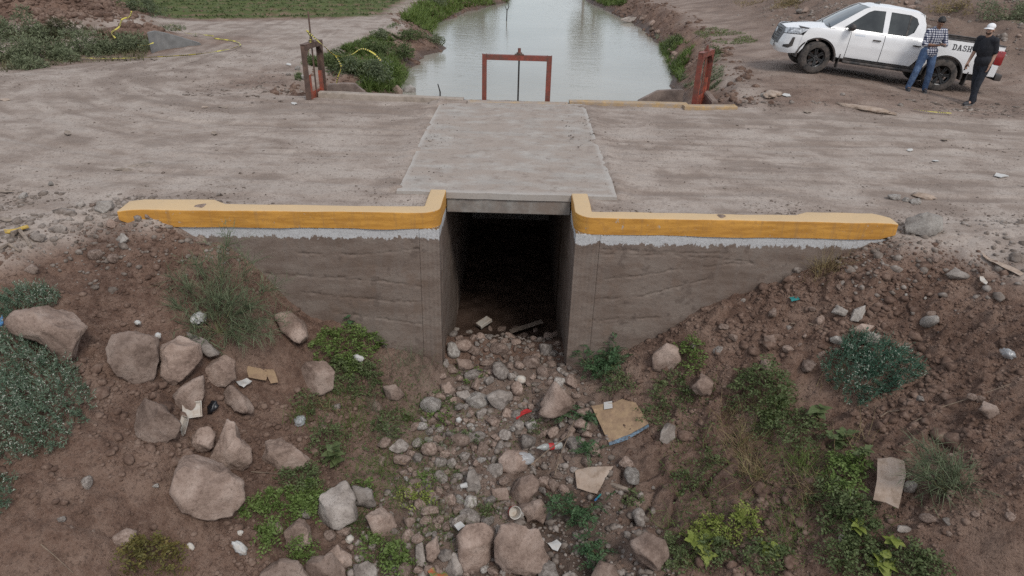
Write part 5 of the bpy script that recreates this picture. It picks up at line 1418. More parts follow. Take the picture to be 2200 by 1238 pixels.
M_byk = (M_rock, M_rockg, M_pale)
for i, (poly, lab, k) in enumerate(BOULDERS):
    big = np.ptp(np.array(poly)[:, 0]) > 45
    outline_rock(poly, 500 + i, lab, M_byk[k], 'boulder' if big else 'stone', 'rock', sub=5 if np.ptp(np.array(poly)[:, 0]) > 90 else 4, group='boulders tumbled into the ditch' if 620 < np.array(poly)[:, 1].mean() else 'loose stones on the banks')

# ---- rubble bed of the ditch: individual stones sharing a dozen shapes
PROTO = []
for k in range(12):
    p, f = rock_verts(3, 900 + k, 10 if k % 3 else 7, .07 if k % 3 else .05, .62 if k % 3 else .74)
    p = p * np.array([1, RNG.uniform(.7, .95), RNG.uniform(.55, .8)])
    for mname, mm in (('a', M_rock), ('b', M_rockg), ('c', M_pale)):
        me = mesh_np('stone', p, f, smooth=True); me.materials.append(mm); PROTO.append(me)
taken = []
for poly, *_ in BOULDERS:
    a = np.array(poly); taken.append((*a.mean(0), max(np.ptp(a[:, 0]), np.ptp(a[:, 1])) * .42))
taken += [(1330, 905, 55), (1205, 1130, 60), (1180, 978, 34), (1285, 1040, 40)]
RUB = np.array([(975, 705), (1200, 710), (1215, 800), (1250, 860), (1290, 930), (1290, 1010), (1180, 1075), (1190, 1238), (840, 1238), (870, 1120), (860, 1000), (900, 900), (945, 820)])
def stone_at(px, py, rpx, label, group, mat_pick=None, name='stone', rg=RNG):
    g = ground(px, py); s_ = cam_depth(g) / FPX * rpx
    k = int(rg.integers(12)) * 3 + (mat_pick if mat_pick is not None else int(rg.choice([0, 0, 0, 1, 1, 2], p=[.3, .2, .15, .15, .12, .08])))
    o = bpy.data.objects.new(name, PROTO[k]); link(o); o.location = (g[0], g[1], GZ(g[0], g[1]) + s_ * .22)
    o.rotation_euler = tuple(rg.uniform(-.5, .5, 2)) + (rg.uniform(0, 6.3),); sc = s_ * rg.uniform(.85, 1.2, 3); o.scale = tuple(sc)
    return tag(o, label, 'stone', group)
cnt = 0; rg = np.random.default_rng(5); tries = 0
while cnt < 230 and tries < 20000:
    tries += 1
    px, py = rg.uniform(835, 1300), rg.uniform(703, 1238)
    if not inpoly(np.array([(px, py)]), RUB)[0]: continue
    r = float(np.clip(rg.lognormal(2.72, .42), 9, 38)) * (.9 if py < 800 else 1)
    if any((px - a) ** 2 + (py - b_) ** 2 < (c_ + r * .55) ** 2 for a, b_, c_ in taken): continue
    taken.append((px, py, r * .60)); cnt += 1
    inside = py < 790
    stone_at(px, py, r, 'grey brown rubble stone just inside the culvert mouth' if inside else 'grey brown stone in the rubble bed of the ditch', 'rubble inside the culvert mouth' if inside else 'stones of the rubble bed', rg=rg)
# stones scattered on the slopes
SC = [((190, 430, 440, 560), 14, 10), ((690, 850, 900, 1235), 20, 16), ((1300, 960, 1420, 1235), 12, 12), ((1480, 640, 1760, 780), 12, 10), ((1640, 700, 1800, 800), 12, 11), ((1720, 560, 2190, 740), 10, 9), ((1950, 800, 2195, 1200), 12, 11), ((30, 1000, 420, 1235), 8, 9), ((560, 1050, 700, 1235), 6, 13)]
for (x0, y0, x1, y1), m_, r0 in SC:
    for k in range(m_):
        px, py = rg.uniform(x0, x1), rg.uniform(y0, y1); r = float(np.clip(rg.lognormal(math.log(r0), .35), 4, 26))
        if any((px - a) ** 2 + (py - b_) ** 2 < (c_ + r * .5) ** 2 for a, b_, c_ in taken): continue
        taken.append((px, py, r))
        side = 'left' if px < 800 else 'right'
        if px < 800: lab, gp = 'small brown stone lying on the left slope', 'small stones on the left slope'
        elif px > 1290: lab, gp = 'small brown stone lying on the right slope', 'small stones on the right slope'
        else: lab, gp = 'grey brown stone in the rubble bed of the ditch', 'stones of the rubble bed'
        stone_at(px, py, r, lab, gp, rg=rg)
for px, py, r in [(1810, 205, 6), (1600, 212, 6), (1640, 208, 9), (1700, 222, 7), (1935, 228, 7), (50, 425, 11), (110, 398, 9), (470, 420, 8), (1920, 428, 16), (1945, 432, 9), (1965, 436, 12), (1770, 100, 8), (640, 150, 9), (655, 172, 11), (620, 162, 7)]:
    stone_at(px, py, r, 'loose pale stone lying beside the road', 'loose stones beside the road', 2 if r > 8 else 1, rg=rg)
for k in range(14):
    px, py = rg.uniform(1395, 1500), 0; py = np.interp(px, [1395, 1500], [70, 200]) + rg.uniform(-25, 10)
    if px > 1450 and 90 < py: continue
    stone_at(px, py, rg.uniform(5, 11), 'stone on the right canal bank', 'stones on the right canal bank', 0, rg=rg)
for k in range(22):
    px, py = rg.uniform(1560, 2195), rg.uniform(0, 100)
    if py > np.interp(px, [1560, 1700, 2040, 2060, 2200], [6, 40, 60, 95, 120]): continue
    stone_at(px, py, rg.uniform(5, 11), 'rubble stone on the slope behind the truck', 'rubble behind the truck', None, rg=rg)

# ---- clods, pebbles and crumbs nobody could count
def crumbs(name, P, R_, seed, mat, sub=1, flat=.7, label=None):
    rg = np.random.default_rng(seed); v0, f0 = ICO[sub]; n_ = len(P)
    base = []
    for k in range(10):
        q = v0 * (1 + fbm3(v0 * 1.6 + k * 3.3, 2, seed + k)[:, None] * .45); base.append(q)
    base = np.array(base); pick = rg.integers(10, size=n_); a = rg.uniform(0, 2 * math.pi, n_)
    q = base[pick] * (rg.uniform(.65, 1.25, (n_, 1, 3)) * np.array([1, 1, flat])) * R_[:, None, None]
    ca, sa = np.cos(a)[:, None], np.sin(a)[:, None]
    X = q[:, :, 0] * ca - q[:, :, 1] * sa; Y = q[:, :, 0] * sa + q[:, :, 1] * ca
    V = np.stack([X, Y, q[:, :, 2]], -1) + P[:, None]
    F = f0[None] + (np.arange(n_) * len(v0))[:, None, None]
    o = ob(name, mesh_np(name, V.reshape(-1, 3), F.reshape(-1, 3), smooth=sub > 1), mat)
    return tag(o, label, None, None, 'stuff')
def clod_mat(name, lo, mid, hi):
    m, n, b = newmat(name); pos = worldpos(n)
    wn = nd(n, 'TexWhiteNoise'); 
    f = noise_node(n, pos, 9, 6, .75); f1 = noise_node(n, pos, 1.1, 6, .6)
    c = ramp(n, math_node(n, 'ADD', math_node(n, 'MULTIPLY', f, .7), math_node(n, 'MULTIPLY', f1, .3)), [(.40, lo), (.5, mid), (.60, hi)])
    n.nodes.remove(wn)
    n.links.new(c, b.inputs['Base Color']); b.inputs['Roughness'].default_value = .95; b.inputs['Specular IOR Level'].default_value = .15
    bump(n, b, noise_node(n, pos, 60, 5, .7), .6, .01)
    return m
M_clod = clod_mat('soil_clods', (.080, .050, .038), (.138, .090, .069), (.215, .153, .121))
M_peb = clod_mat('pebbles', (.11, .088, .074), (.185, .152, .13), (.30, .262, .235))
M_chip = clod_mat('road_grit', (.06, .046, .038), (.14, .11, .093), (.34, .30, .265))
rg = np.random.default_rng(77)
def scatter(n_, x0, x1, y0, y1, dens):
    X = rg.uniform(x0, x1, n_); Y = rg.uniform(y0, y1, n_); Z = zgrid(X, Y); k = rg.uniform(size=n_) < dens(X, Y, Z)
    return np.stack([X, Y, Z], -1)[k]
ditch = lambda X, Y, Z: sstep(-.02, -.25, Z) * (Y < ywall(X) - .03) * np.clip(.25 + 1.1 * fbm2(X * 1.1, Y * 1.1, 3, 401) + .3, .06, 1) * np.where(np.abs(X) > 1.4, 1, .35) * (1 - .9 * mud(X, Y))
P = scatter(95000, -8, 8, 4.6, 8.7, ditch); R_ = np.clip(rg.lognormal(math.log(.0095), .58, len(P)), .004, .06)
crumbs('soil_clods', P, R_, 3, M_clod, label='loose brown clods and crumbs of earth on the ditch slopes')
big = lambda X, Y, Z: sstep(-.1, -.4, Z) * (Y < ywall(X) - .05) * sstep(.05, .5, fbm2(X * .9, Y * .9, 3, 402)) * (np.abs(X) > 2) * (1 - mud(X, Y))
P = scatter(14000, -8, 8, 4.6, 8.6, big); R_ = np.clip(rg.lognormal(math.log(.026), .5, len(P)), .012, .10)
crumbs('earth_lumps', P, R_, 4, M_clod, 2, .75, label='larger lumps of crumbly earth on the ditch slopes')
bed = lambda X, Y, Z: (np.abs(X - .1) < 1.9 - .3 * (Y - 5)) * 1.0 * ((Y < 8.5) | ((X > OPEN_L) & (X < OPEN_R)))
P = scatter(5200, -2.2, 2.2, 4.6, 9.6, bed); R_ = np.clip(rg.lognormal(math.log(.019), .6, len(P)), .007, .06); P[:, 2] += R_ * .2
crumbs('ditch_gravel', P, R_, 6, M_peb, 1, .75, label='grey brown gravel between the stones of the ditch bed')
edge = lambda X, Y, Z: np.clip(sstep(9.9, 8.7, Y) * .9 * sstep(-.2, .4, fbm2(X * 1.4, Y * 1.4, 3, 403)) + sstep(5.3, 7, np.abs(X)) * sstep(9.6, 8.4, Y) * .7 + .03, 0, 1) * (Y > ywall(X) + .3) * ~((X > -1.72) & (X < 1.5) & (Y > 9.3))
P = scatter(14000, -9, 9, 8.4, 10.4, edge); R_ = np.clip(rg.lognormal(math.log(.0085), .5, len(P)), .004, .035)
crumbs('road_edge_grit', P, R_, 8, M_chip, label='grit and crumbs along the road behind the head wall')
rd_ = lambda X, Y, Z: np.clip(.10 + .55 * sstep(.15, .6, fbm2(X * .8, Y * .8, 3, 404)), 0, 1) * (Y < 15.2) + (Y >= 15.2) * .5 * (np.abs(X) > 5)
P = scatter(42000, -14, 14, 9.6, 22, rd_); k = ~((P[:, 1] > 15.2) & (canal_d(P[:, 0], P[:, 1])[0] > -1.5) & (canal_d(P[:, 0], P[:, 1])[1] > -1.2)) & (P[:, 2] > -.12)
P = P[k]; P[:, 2] += np.where((P[:, 0] > -1.69) & (P[:, 0] < 1.46) & (P[:, 1] > 9.35) & (P[:, 1] < 15.2), .042, 0) * (P[:, 2] < .04)
R_ = np.clip(rg.lognormal(math.log(.0095), .5, len(P)), .005, .035)
crumbs('road_grit', P, R_, 9, M_chip, label='scattered grit, chips and leaf crumbs on the dirt road', flat=.5)
# crumbs packed round the feet of the boulders
FT = []
for o in bpy.data.objects:
    if o.name.split('.')[0] in ('boulder', 'stone') and o.data and len(o.data.vertices) > 2000 and o.location.y < 9:
        co = np.array([v.co[:] for v in list(o.data.vertices)[::40]]); rx_, ry_ = np.abs(co[:, 0]).max(), np.abs(co[:, 1]).max(); m_ = int(60 * (rx_ + ry_) / .5); a_ = rg.uniform(0, 6.28, m_); k_ = rg.uniform(.75, 1.22, m_)
        FT.append(np.stack([o.location.x + np.cos(a_) * rx_ * k_, o.location.y + np.sin(a_) * ry_ * k_], -1))
FT = np.concatenate(FT); FT = FT[FT[:, 1] < ywall(FT[:, 0]) - .03]; P = np.c_[FT, zgrid(FT[:, 0], FT[:, 1])]; R_ = np.clip(rg.lognormal(math.log(.016), .5, len(P)), .006, .05)
crumbs('boulder_foot_soil', P, R_, 17, M_clod, 1, .8, label='crumbled soil packed round the feet of the boulders')
def lbank(X, Y, Z): return np.clip(sstep(-.75, -.35, Z) * sstep(.03, -.02, Z) * (Y < 9.0) * (np.abs(X) > 3.6) * np.clip(.5 + fbm2(X * 1.3, Y * 1.3, 3, 411), 0, 1), 0, 1)
P = scatter(9000, -8, 8, 7.2, 9.0, lbank); R_ = np.clip(rg.lognormal(math.log(.021), .6, len(P)), .008, .085)
crumbs('bank_rubble', P, R_, 14, M_peb, 1, .7, label='greyish rubble and broken clods along the tops of both banks')
deb = lambda X, Y, Z: np.clip(sstep(.0, .5, fbm2(X * .9, Y * 1.5, 3, 412)) * np.exp(-((Y - 15.9 - .02 * X) / .5) ** 2), 0, 1) * (X > 5) + (X < -4.7) * np.exp(-(((X + 6.2) / 1.0) ** 2 + ((Y - 16.4) / 1.3) ** 2)) * .5
P = scatter(16000, -9, 12.5, 14.6, 19, deb); R_ = np.clip(rg.lognormal(math.log(.022), .6, len(P)), .008, .09)
crumbs('road_debris', P, R_, 15, M_chip, 1, .35, label='line of flat debris, bark and chips beside the road')
bankr = lambda X, Y, Z: np.clip(.2 + .8 * fbm2(X * .7, Y * .7, 3, 405), 0, 1) * sstep(.3, .7, back_base(X, Y)) * (Y > 20)
P = scatter(16000, 8, 24, 20, 34, bankr); R_ = np.clip(rg.lognormal(math.log(.035), .55, len(P)), .015, .14)
crumbs('rubble_crumbs', P, R_, 10, M_peb, 1, .7, label='rubble and broken earth on the slope behind the truck')
def cbank(X, Y, Z):
    a, b_ = canal_d(X, Y); d_ = np.minimum(a, b_); return (d_ < .02) * (d_ > -1.9) * np.clip(.35 + fbm2(X * .8, Y * .8, 3, 413), 0, 1)
P = scatter(26000, -7.5, 9, 15.9, 44, cbank); R_ = np.clip(rg.lognormal(math.log(.04), .6, len(P)), .015, .16)
crumbs('bank_clods', P, R_, 16, M_clod, 1, .75, label='dark broken earth on the canal banks')
mnd = lambda X, Y, Z: sstep(.12, .5, Z)
P = scatter(12000, -25, -11, 22, 31, mnd); R_ = np.clip(rg.lognormal(math.log(.05), .6, len(P)), .02, .2)
crumbs('mound_clods', P, R_, 12, M_clod, 2, .75, label='dark clods on the earth mound at the upper left')
# ================================================================== LITTER
def sheet(poly, label, mat, name='cardboard_sheet', cat='cardboard', lift=.03, th=.006, bend=.02, step=None, tilt=0.0, seed=0, group=None, flat=True, parent=None):
    """a thin stiff sheet lying on the slope where the outline is seen"""
    poly = np.array(poly, float); G = np.array([ground(x, min(y, 1237)) for x, y in poly])
    c_ = G.mean(0); A = np.c_[G[:, :2] - c_[:2], np.ones(len(G))]; co, *_ = np.linalg.lstsq(A.T @ A + np.diag([.02, .02, 0]), A.T @ (G[:, 2]), rcond=None)
    step = step or max(np.ptp(poly[:, 0]), np.ptp(poly[:, 1])) / 12
    lp = resample(poly, step); gxx = np.stack(np.meshgrid(np.arange(poly[:, 0].min(), poly[:, 0].max(), step), np.arange(poly[:, 1].min(), poly[:, 1].max(), step)), -1).reshape(-1, 2)
    gxx = gxx[inpoly(gxx, poly)]; d = np.sqrt(((gxx[:, None] - lp[None]) ** 2).sum(-1)).min(1) if len(gxx) else np.zeros(0); gxx = gxx[d > step * .45]
    pts = [Vector(p) for p in lp] + [Vector(p) for p in gxx]; E_ = [(i, (i + 1) % len(lp)) for i in range(len(lp))]
    vo, eo, fo, *_ = delaunay_2d_cdt(pts, E_, [], 0, 1e-6); V2 = np.array([tuple(v) for v in vo]); F = np.array(fo); F = F[inpoly(V2[F].mean(1), poly)]
    a, b_, c0 = co; nrm = np.array([-a, -b_, 1]); nrm /= np.linalg.norm(nrm); p0 = np.array([c_[0], c_[1], c0 + lift])
    V3 = []
    for u, v in V2:
        d_ = ray(u, v); V3.append(CPOS + d_ * ((p0 - CPOS) @ nrm / (d_ @ nrm)))
    V3 = np.array(V3); V3 = V3 + nrm * (fbm2(V3[:, 0] * 6 + seed, V3[:, 1] * 6, 2, 700 + seed) * bend)[:, None]
    # lift the whole sheet clear of the ground under it
    need = np.percentile(zgrid(V3[:, 0], V3[:, 1]) - V3[:, 2], 80); V3[:, 2] += max(0, need) + .004
    k = len(V3); loc = V3.mean(0)
    be = {}
    for t in F:
        for i in range(3):
            e = (t[i], t[(i + 1) % 3]); be[tuple(sorted(e))] = be.get(tuple(sorted(e)), []) + [e]
    rim = [e[0] for e in be.values() if len(e) == 1]
    fs = F.tolist() + [[q + k for q in t[::-1]] for t in F.tolist()] + [[e[1], e[0], e[0] + k, e[1] + k] for e in rim]
    mb = MB(); mb.add(np.concatenate([V3, V3 - nrm * th]) - loc, fs); o = mb.build(name, mat, None, False); o.location = loc
    return tag(o, label, cat, group)
M_card = simple('brown_cardboard', (.34, .235, .14), .9, .15, 9, bmp=.15, bscale=60, dirt=(.20, .13, .085), dirt_amt=.45, dscale=7)
M_card2 = simple('muddy_cardboard', (.30, .22, .165), .9, .18, 9, bmp=.3, bscale=40, dirt=(.36, .29, .24), dirt_amt=.35, dscale=9)
M_paper = simple('white_paper', (.50, .50, .49), .8, .1, 20, dirt=(.42, .38, .34), dirt_amt=.3, dscale=18)
M_foam = simple('dirty_foam', (.52, .50, .46), .7, .1, 15, dirt=(.38, .31, .25), dirt_amt=.45, dscale=14)
M_black = simple('black_film', (.015, .015, .018), .35, .3, 20)
M_wood = simple('grey_wood', (.22, .175, .14), .9, .3, 18, bmp=.5, bscale=40)
M_twig = simple('dry_twig', (.17, .125, .09), .9, .3, 20)
M_blue = simple('blue_film', (.05, .16, .34), .4, .3, 14); M_redp = simple('red_film', (.38, .03, .03), .4, .3, 14); M_teal = simple('teal_plastic', (.03, .22, .22), .35, .2, 14)
def clearmat(name, rgb, alpha):
    m, n, b = newmat(name); b.inputs['Base Color'].default_value = (*rgb, 1); b.inputs['Roughness'].default_value = .18; b.inputs['Alpha'].default_value = alpha
    c = ramp(n, noise_node(n, objco(n), 30, 4), [(.3, tuple(q * .7 for q in rgb)), (.7, rgb)]); n.links.new(c, b.inputs['Base Color']); return m
M_clear = clearmat('clear_film', (.62, .64, .66), .5); M_pet = clearmat('clear_bottle', (.50, .52, .50), .55)

cs = sheet([(1270, 872), (1318, 866), (1356, 849), (1393, 910), (1352, 934), (1308, 952), (1288, 910)], 'large brown cardboard sheet lying below the right wall', M_card, lift=.05, bend=.018, th=.008)
t_ = sheet([(1297, 865), (1315, 862), (1316, 877), (1298, 880)], 'x', M_paper, 'tape_label', lift=.06, bend=0, th=.002)
def reparent(o, p):
    for k in ('label', 'category', 'group'):
        if k in o: del o[k]
    mw = o.location.copy(); o.parent = p; o.location = mw - p.location; return o
t_.location.z = cs.location.z + (t_.location.z - cs.location.z); reparent(t_, cs); t_.location = t_.location + Vector(-ray(1306, 870)) * .012
e_ = sheet([(1308, 951), (1352, 933), (1393, 909), (1394, 917), (1353, 942), (1309, 958)], 'x', simple('printed_edge', (.09, .10, .12), .7, .4, 22, dirt=(.20, .32, .42), dirt_amt=.25, dscale=30), 'printed_flap', lift=.035, bend=.01, th=.006); reparent(e_, cs)
sheet([(1885, 985), (1915, 982), (1943, 990), (1946, 1020), (1930, 1096), (1903, 1080), (1876, 1074), (1884, 1030)], 'torn muddy cardboard with a blue edge standing on the right slope', M_card2, lift=.16, bend=.03, th=.008, seed=3)
sheet([(528, 787), (560, 793), (575, 802), (572, 818), (535, 810)], 'torn tan cardboard scrap above the slanting flat boulder', M_card, lift=.03, bend=.02, seed=4, group='torn cardboard scraps')
sheet([(562, 793), (588, 795), (598, 822), (582, 824), (572, 806)], 'smaller tan cardboard flap overlapping the torn scrap', M_card, lift=.045, bend=.02, seed=5, group='torn cardboard scraps')
sheet([(1235, 1012), (1265, 1004), (1318, 1003), (1300, 1030), (1282, 1062), (1240, 1050)], 'corrugated brown cardboard piece lying behind the puddle', M_card2, lift=.04, bend=.035, seed=6)
sheet([(507, 821), (530, 814), (542, 820), (524, 834), (514, 830)], 'crumpled white paper below the torn cardboard scraps', M_paper, 'paper_scrap', 'paper', lift=.04, bend=.05, th=.003, seed=7)
sheet([(1176, 1168), (1196, 1160), (1206, 1172), (1198, 1186), (1186, 1180)], 'white paper scrap floating at the puddle edge', M_paper, 'paper_scrap', 'paper', lift=.03, bend=.03, th=.003, seed=8)
sheet([(905, 1087), (918, 1085), (932, 1098), (926, 1105), (912, 1097)], 'small white paper scrap left of the rounded stones', M_paper, 'paper_scrap', 'paper', lift=.03, bend=.04, th=.003, seed=9)
sheet([(975, 1130), (990, 1122), (1000, 1130), (985, 1142)], 'white paper scrap on the stone left of the big squarish boulder', M_paper, 'paper_scrap', 'paper', lift=.10, bend=.04, th=.003, seed=10)
sheet([(1108, 893), (1132, 878), (1146, 881), (1128, 890), (1110, 902)], 'thin red plastic strip left of the triangular boulder', M_redp, 'plastic_strip', 'plastic', lift=.04, bend=.02, th=.003, seed=11)
sheet([(916, 1222), (938, 1217), (960, 1232), (965, 1245), (930, 1246)], 'green and red snack wrapper at the bottom edge', simple('snack_wrapper', (.06, .26, .08), .35, .2, 6, dirt=(.42, .05, .03), dirt_amt=.45, dscale=11), 'snack_wrapper', 'wrapper', lift=.06, bend=.04, th=.003, seed=12)
sheet([(8, 493), (35, 490), (58, 482), (62, 488), (30, 498), (10, 499)], 'yellow painted splinter lying left of the coping', simple('yellow_splinter', (.45, .30, .06), .8, .2, 14), 'splinter', 'debris', lift=.04, bend=.02, th=.015, seed=13)
sheet([(0, 690), (6, 680), (7, 694), (5, 700), (0, 702)], 'blue plastic bag at the left edge in the shrub', M_blue, 'plastic_bag', 'bag', lift=.12, bend=.05, th=.02, seed=14)
sheet([(1695, 640), (1712, 636), (1718, 645), (1700, 652)], 'small teal film scrap on the right slope', M_teal, 'plastic_scrap', 'plastic', lift=.02, bend=.03, th=.003, seed=15)
sheet([(2105, 594), (2112, 594), (2122, 608), (2118, 612), (2106, 602)], 'white shell shaped plastic spoon on the right bank', M_foam, 'plastic_spoon', 'plastic', lift=.03, bend=.02, th=.006, seed=16)
sheet([(2110, 545), (2150, 565), (2185, 580), (2200, 588), (2192, 592), (2150, 575), (2112, 552)], 'long pale plastic strip trodden into the right bank', M_card2, 'plastic_strip', 'plastic', lift=.02, bend=.03, th=.003, seed=17)
sheet([(2140, 372), (2158, 374), (2168, 378), (2150, 381), (2136, 378)], 'white foam scrap on the road near the right edge', M_paper, 'foam_scrap', 'foam', lift=.02, bend=.01, th=.01, seed=18)
for i, (x, y, w_, h_, lab, mt) in enumerate([(478, 230, 22, 4, 'dark bark strip on the road left of the kerb', M_wood), (440, 230, 18, 4, 'pale bark strip on the road left of the dark one', M_card2), (10, 214, 24, 5, 'pale bark scrap on the road at the left edge', M_card2), (12, 412, 34, 5, 'grey plank splinter on the road at the left edge', M_wood),
        (12, 472, 30, 9, 'grey flat plank beside the yellow splinter', M_wood), (1690, 205, 20, 7, 'pale concrete chip right of the right kerb', M_paper), (632, 222, 14, 5, 'white paper scrap in front of the left gate', M_paper), (620, 138, 12, 4, 'white litter on the road edge by the left bank', M_paper), (1735, 240, 18, 5, 'brown bark scrap on the road below the truck', M_wood),
        (2030, 300, 18, 4, 'dark bark scrap on the road at the right', M_wood), (1955, 322, 14, 4, 'small white litter on the right road', M_paper), (2010, 345, 16, 4, 'pale litter piece on the right road', M_paper), (460, 286, 14, 6, 'dark clod on the left road bend', M_wood), (145, 286, 16, 10, 'dark clods on the left road', M_wood), (330, 126, 16, 4, 'dark strip lying on the yellow tape', M_wood)]):
    sheet([(x - w_ / 2, y), (x - w_ / 4, y - h_ / 2), (x + w_ / 3, y - h_ / 3), (x + w_ / 2, y + h_ / 4), (x, y + h_ / 2)], lab, mt, 'litter_scrap', 'litter', lift=.02, bend=.02, th=.008, seed=20 + i, group='scraps of litter on the road')

def lathe(prof, n_=20):
    vs = []; fs = []
    for i in range(n_):
        a = 2 * math.pi * i / n_
        for r, z in prof: vs.append((r * math.cos(a), r * math.sin(a), z))
    k = len(prof)
    for i in range(n_):
        for j in range(k - 1): fs.append([i * k + j, i * k + j + 1, ((i + 1) % n_) * k + j + 1, ((i + 1) % n_) * k + j])
    mb = MB(); mb.add(vs, fs); return mb
def place(o, px, py, up, lift=0.0, roll=0.0):
    g = ground(px, py); q = Vector(up).to_track_quat('Z', 'Y').to_matrix().to_4x4(); o.matrix_world = Matrix.Translation((g[0], g[1], g[2] + lift)) @ q @ Matrix.Rotation(roll, 4, 'Z'); return o
B = tag(empty('plastic_bottle'), 'crushed clear plastic bottle with a red label among the stones', 'bottle')
lathe([(.0, 0), (.042, .0), (.047, .02), (.046, .09), (.043, .10), (.043, .19), (.046, .20), (.044, .25), (.030, .29), (.014, .325), (.014, .345), (0, .346)]).build('bottle', M_pet, B, True)
lathe([(.0455, .112), (.0462, .12), (.0462, .18), (.0455, .188)]).build('label', M_redp, B, True)
place(B, 1205, 970, (-.86, -.30, .12), .10)
for px, py, up, lab, mt, sc in [(990, 1052, (.9, .1, .25), 'white plastic cup lying beside the upright triangular stone', M_paper, 1.0), (869, 1000, (.1, -.6, .8), 'brown paper cup standing open in the grass', M_card, 1.0)]:
    c_ = tag(empty('cup'), lab, 'cup', 'discarded cups')
    lathe([(0, .0), (.026, 0), (.036, .085), (.038, .087), (.036, .083), (.025, .004), (0, .004)]).build('cup_wall', mt, c_, True); lathe([(.036, .083), (.0395, .085), (.0395, .09), (.036, .09)]).build('rim', mt, c_, True)
    place(c_, px, py, up, .05); c_.scale = (sc,) * 3
tb = tag(empty('yogurt_tub'), 'dented white plastic tub behind the largest square boulder', 'tub')
lathe([(0, 0), (.055, 0), (.07, .11), (.075, .112), (.068, .108), (.053, .005), (0, .005)]).build('tub_wall', M_foam, tb, True); lathe([(.0712, .05), (.0735, .09)]).build('red_band', M_redp, tb, True); place(tb, 1100, 1118, (.3, -.75, .6), .14)
def tray(px, py, up, w_, d_, h_, name, lab, roll=0):
    mb = MB(); t = .006
    mb.box(-w_, w_, -d_, d_, 0, t); 
    for s_ in (-1, 1):
        mb.add([(s_ * w_, -d_, t), (s_ * w_, d_, t), (s_ * (w_ + .02), d_ + .02, h_), (s_ * (w_ + .02), -d_ - .02, h_), (s_ * (w_ - t), -d_ + t, t), (s_ * (w_ - t), d_ - t, t), (s_ * (w_ + .012), d_ + .012, h_), (s_ * (w_ + .012), -d_ - .012, h_)], [(0, 1, 2, 3), (7, 6, 5, 4), (3, 2, 6, 7)])
        mb.add([(-w_, s_ * d_, t), (w_, s_ * d_, t), (w_ + .02, s_ * (d_ + .02), h_), (-w_ - .02, s_ * (d_ + .02), h_), (-w_ + t, s_ * (d_ - t), t), (w_ - t, s_ * (d_ - t), t), (w_ + .012, s_ * (d_ + .012), h_), (-w_ - .012, s_ * (d_ + .012), h_)], [(0, 1, 2, 3), (7, 6, 5, 4), (3, 2, 6, 7)])
    o = mb.build(name, M_foam); place(o, px, py, up, .10, roll); return tag(o, lab, 'foam tray', 'foam food boxes')
tray(418, 896, (.1, -.75, .66), .085, .07, .025, 'foam_tray', 'open white foam tray leaning between the boulders', .1)
tray(401, 930, (-.55, -.6, .55), .045, .085, .03, 'foam_box', 'narrow white foam lid hanging below the foam tray', .3)
def crumple(px, py, r, lab, mat, name, cat, seed, squash=(1, 1, .6), lift=0.0, rough=.5, sub=3):
    v, f = ICO[sub]; p = v * (1 + fbm3(v * 2.6 + seed, 3, seed, .6)[:, None] * rough) * np.array(squash)
    g = ground(px, py); s_ = cam_depth(g) / FPX * r; o = ob(name, mesh_np(name, p * s_, f, False), mat); o.location = (g[0], g[1], g[2] + s_ * squash[2] * .5 + lift); o.rotation_euler = (0, 0, (seed * 1.3) % 6) if squash[2] < .5 else (seed % 3 * .3, seed % 5 * .2, seed % 7); return tag(o, lab, cat)
crumple(1122, 1004, 24, 'crumpled clear plastic bag on the low rounded boulder', M_clear, 'plastic_bag', 'bag', 31, (1, .7, .55), .10)
crumple(517, 1187, 15, 'crushed white plastic bottle standing on the left slope', M_paper, 'crushed_bottle', 'bottle', 32, (.65, .65, 1.3), .02)
crumple(751, 1162, 9, 'white foam ball lying on the soil at the lower left', M_foam, 'foam_ball', 'foam', 33, (1, 1, .9))
crumple(410, 1176, 8, 'pair of white foam crumbs left of the crushed bottle', M_foam, 'foam_crumb', 'foam', 34, (1.2, .8, .7))
crumple(516, 1146, 6, 'white foam crumb above the crushed bottle', M_foam, 'foam_crumb', 'foam', 35)
crumple(428, 694, 17, 'crumpled white paper caught in the twiggy bush', M_paper, 'paper_wad', 'paper', 36, (1.1, .8, .7), .03)
crumple(300, 708, 8, 'white paper wad on top of the squarish boulder', M_paper, 'paper_wad', 'paper', 37, (1, .8, .6), .08)
crumple(345, 746, 8, 'white paper wad between the leaning pair of boulders', M_paper, 'paper_wad', 'paper', 38, (.8, .8, .8), .14)
crumple(458, 886, 13, 'black plastic bag right of the foam tray', M_black, 'plastic_bag', 'bag', 39, (1.3, .8, .5), .05, .8)
crumple(645, 912, 14, 'greyish plastic wad in the grass right of the boulders', M_clear, 'plastic_wad', 'plastic', 40, (1, .8, .7), .03)
crumple(773, 793, 11, 'white paper wad in the weeds below the left wall', M_paper, 'paper_wad', 'paper', 41, (1.1, .6, .6), .16)
crumple(985, 912, 8, 'white plastic wad on the gravel', M_paper, 'plastic_wad', 'plastic', 42, (.7, .7, .9), .05)
crumple(2165, 765, 17, 'clear bluish plastic bag at the right edge of the slope', M_clear, 'plastic_bag', 'bag', 43, (1, .9, .6), .0)
crumple(1994, 697, 18, 'crushed muddy jar on the right slope', M_pale, 'crushed_jar', 'jar', 44, (1.3, .7, .7), .0, .25)
crumple(1118, 825, 12, 'whitish stone shaped plastic wad before the culvert', M_foam, 'plastic_wad', 'plastic', 45, (1, .9, .7), .05, .3)
crumple(1985, 425, 15, 'grey rag heap with yellow scraps on the road at the right', M_card2, 'rag_heap', 'litter', 46, (1.5, .9, .4))
crumple(1660, 205, 22, 'flattened grey rag right of the right kerb', M_card2, 'rag_heap', 'litter', 47, (1.6, .8, .25))
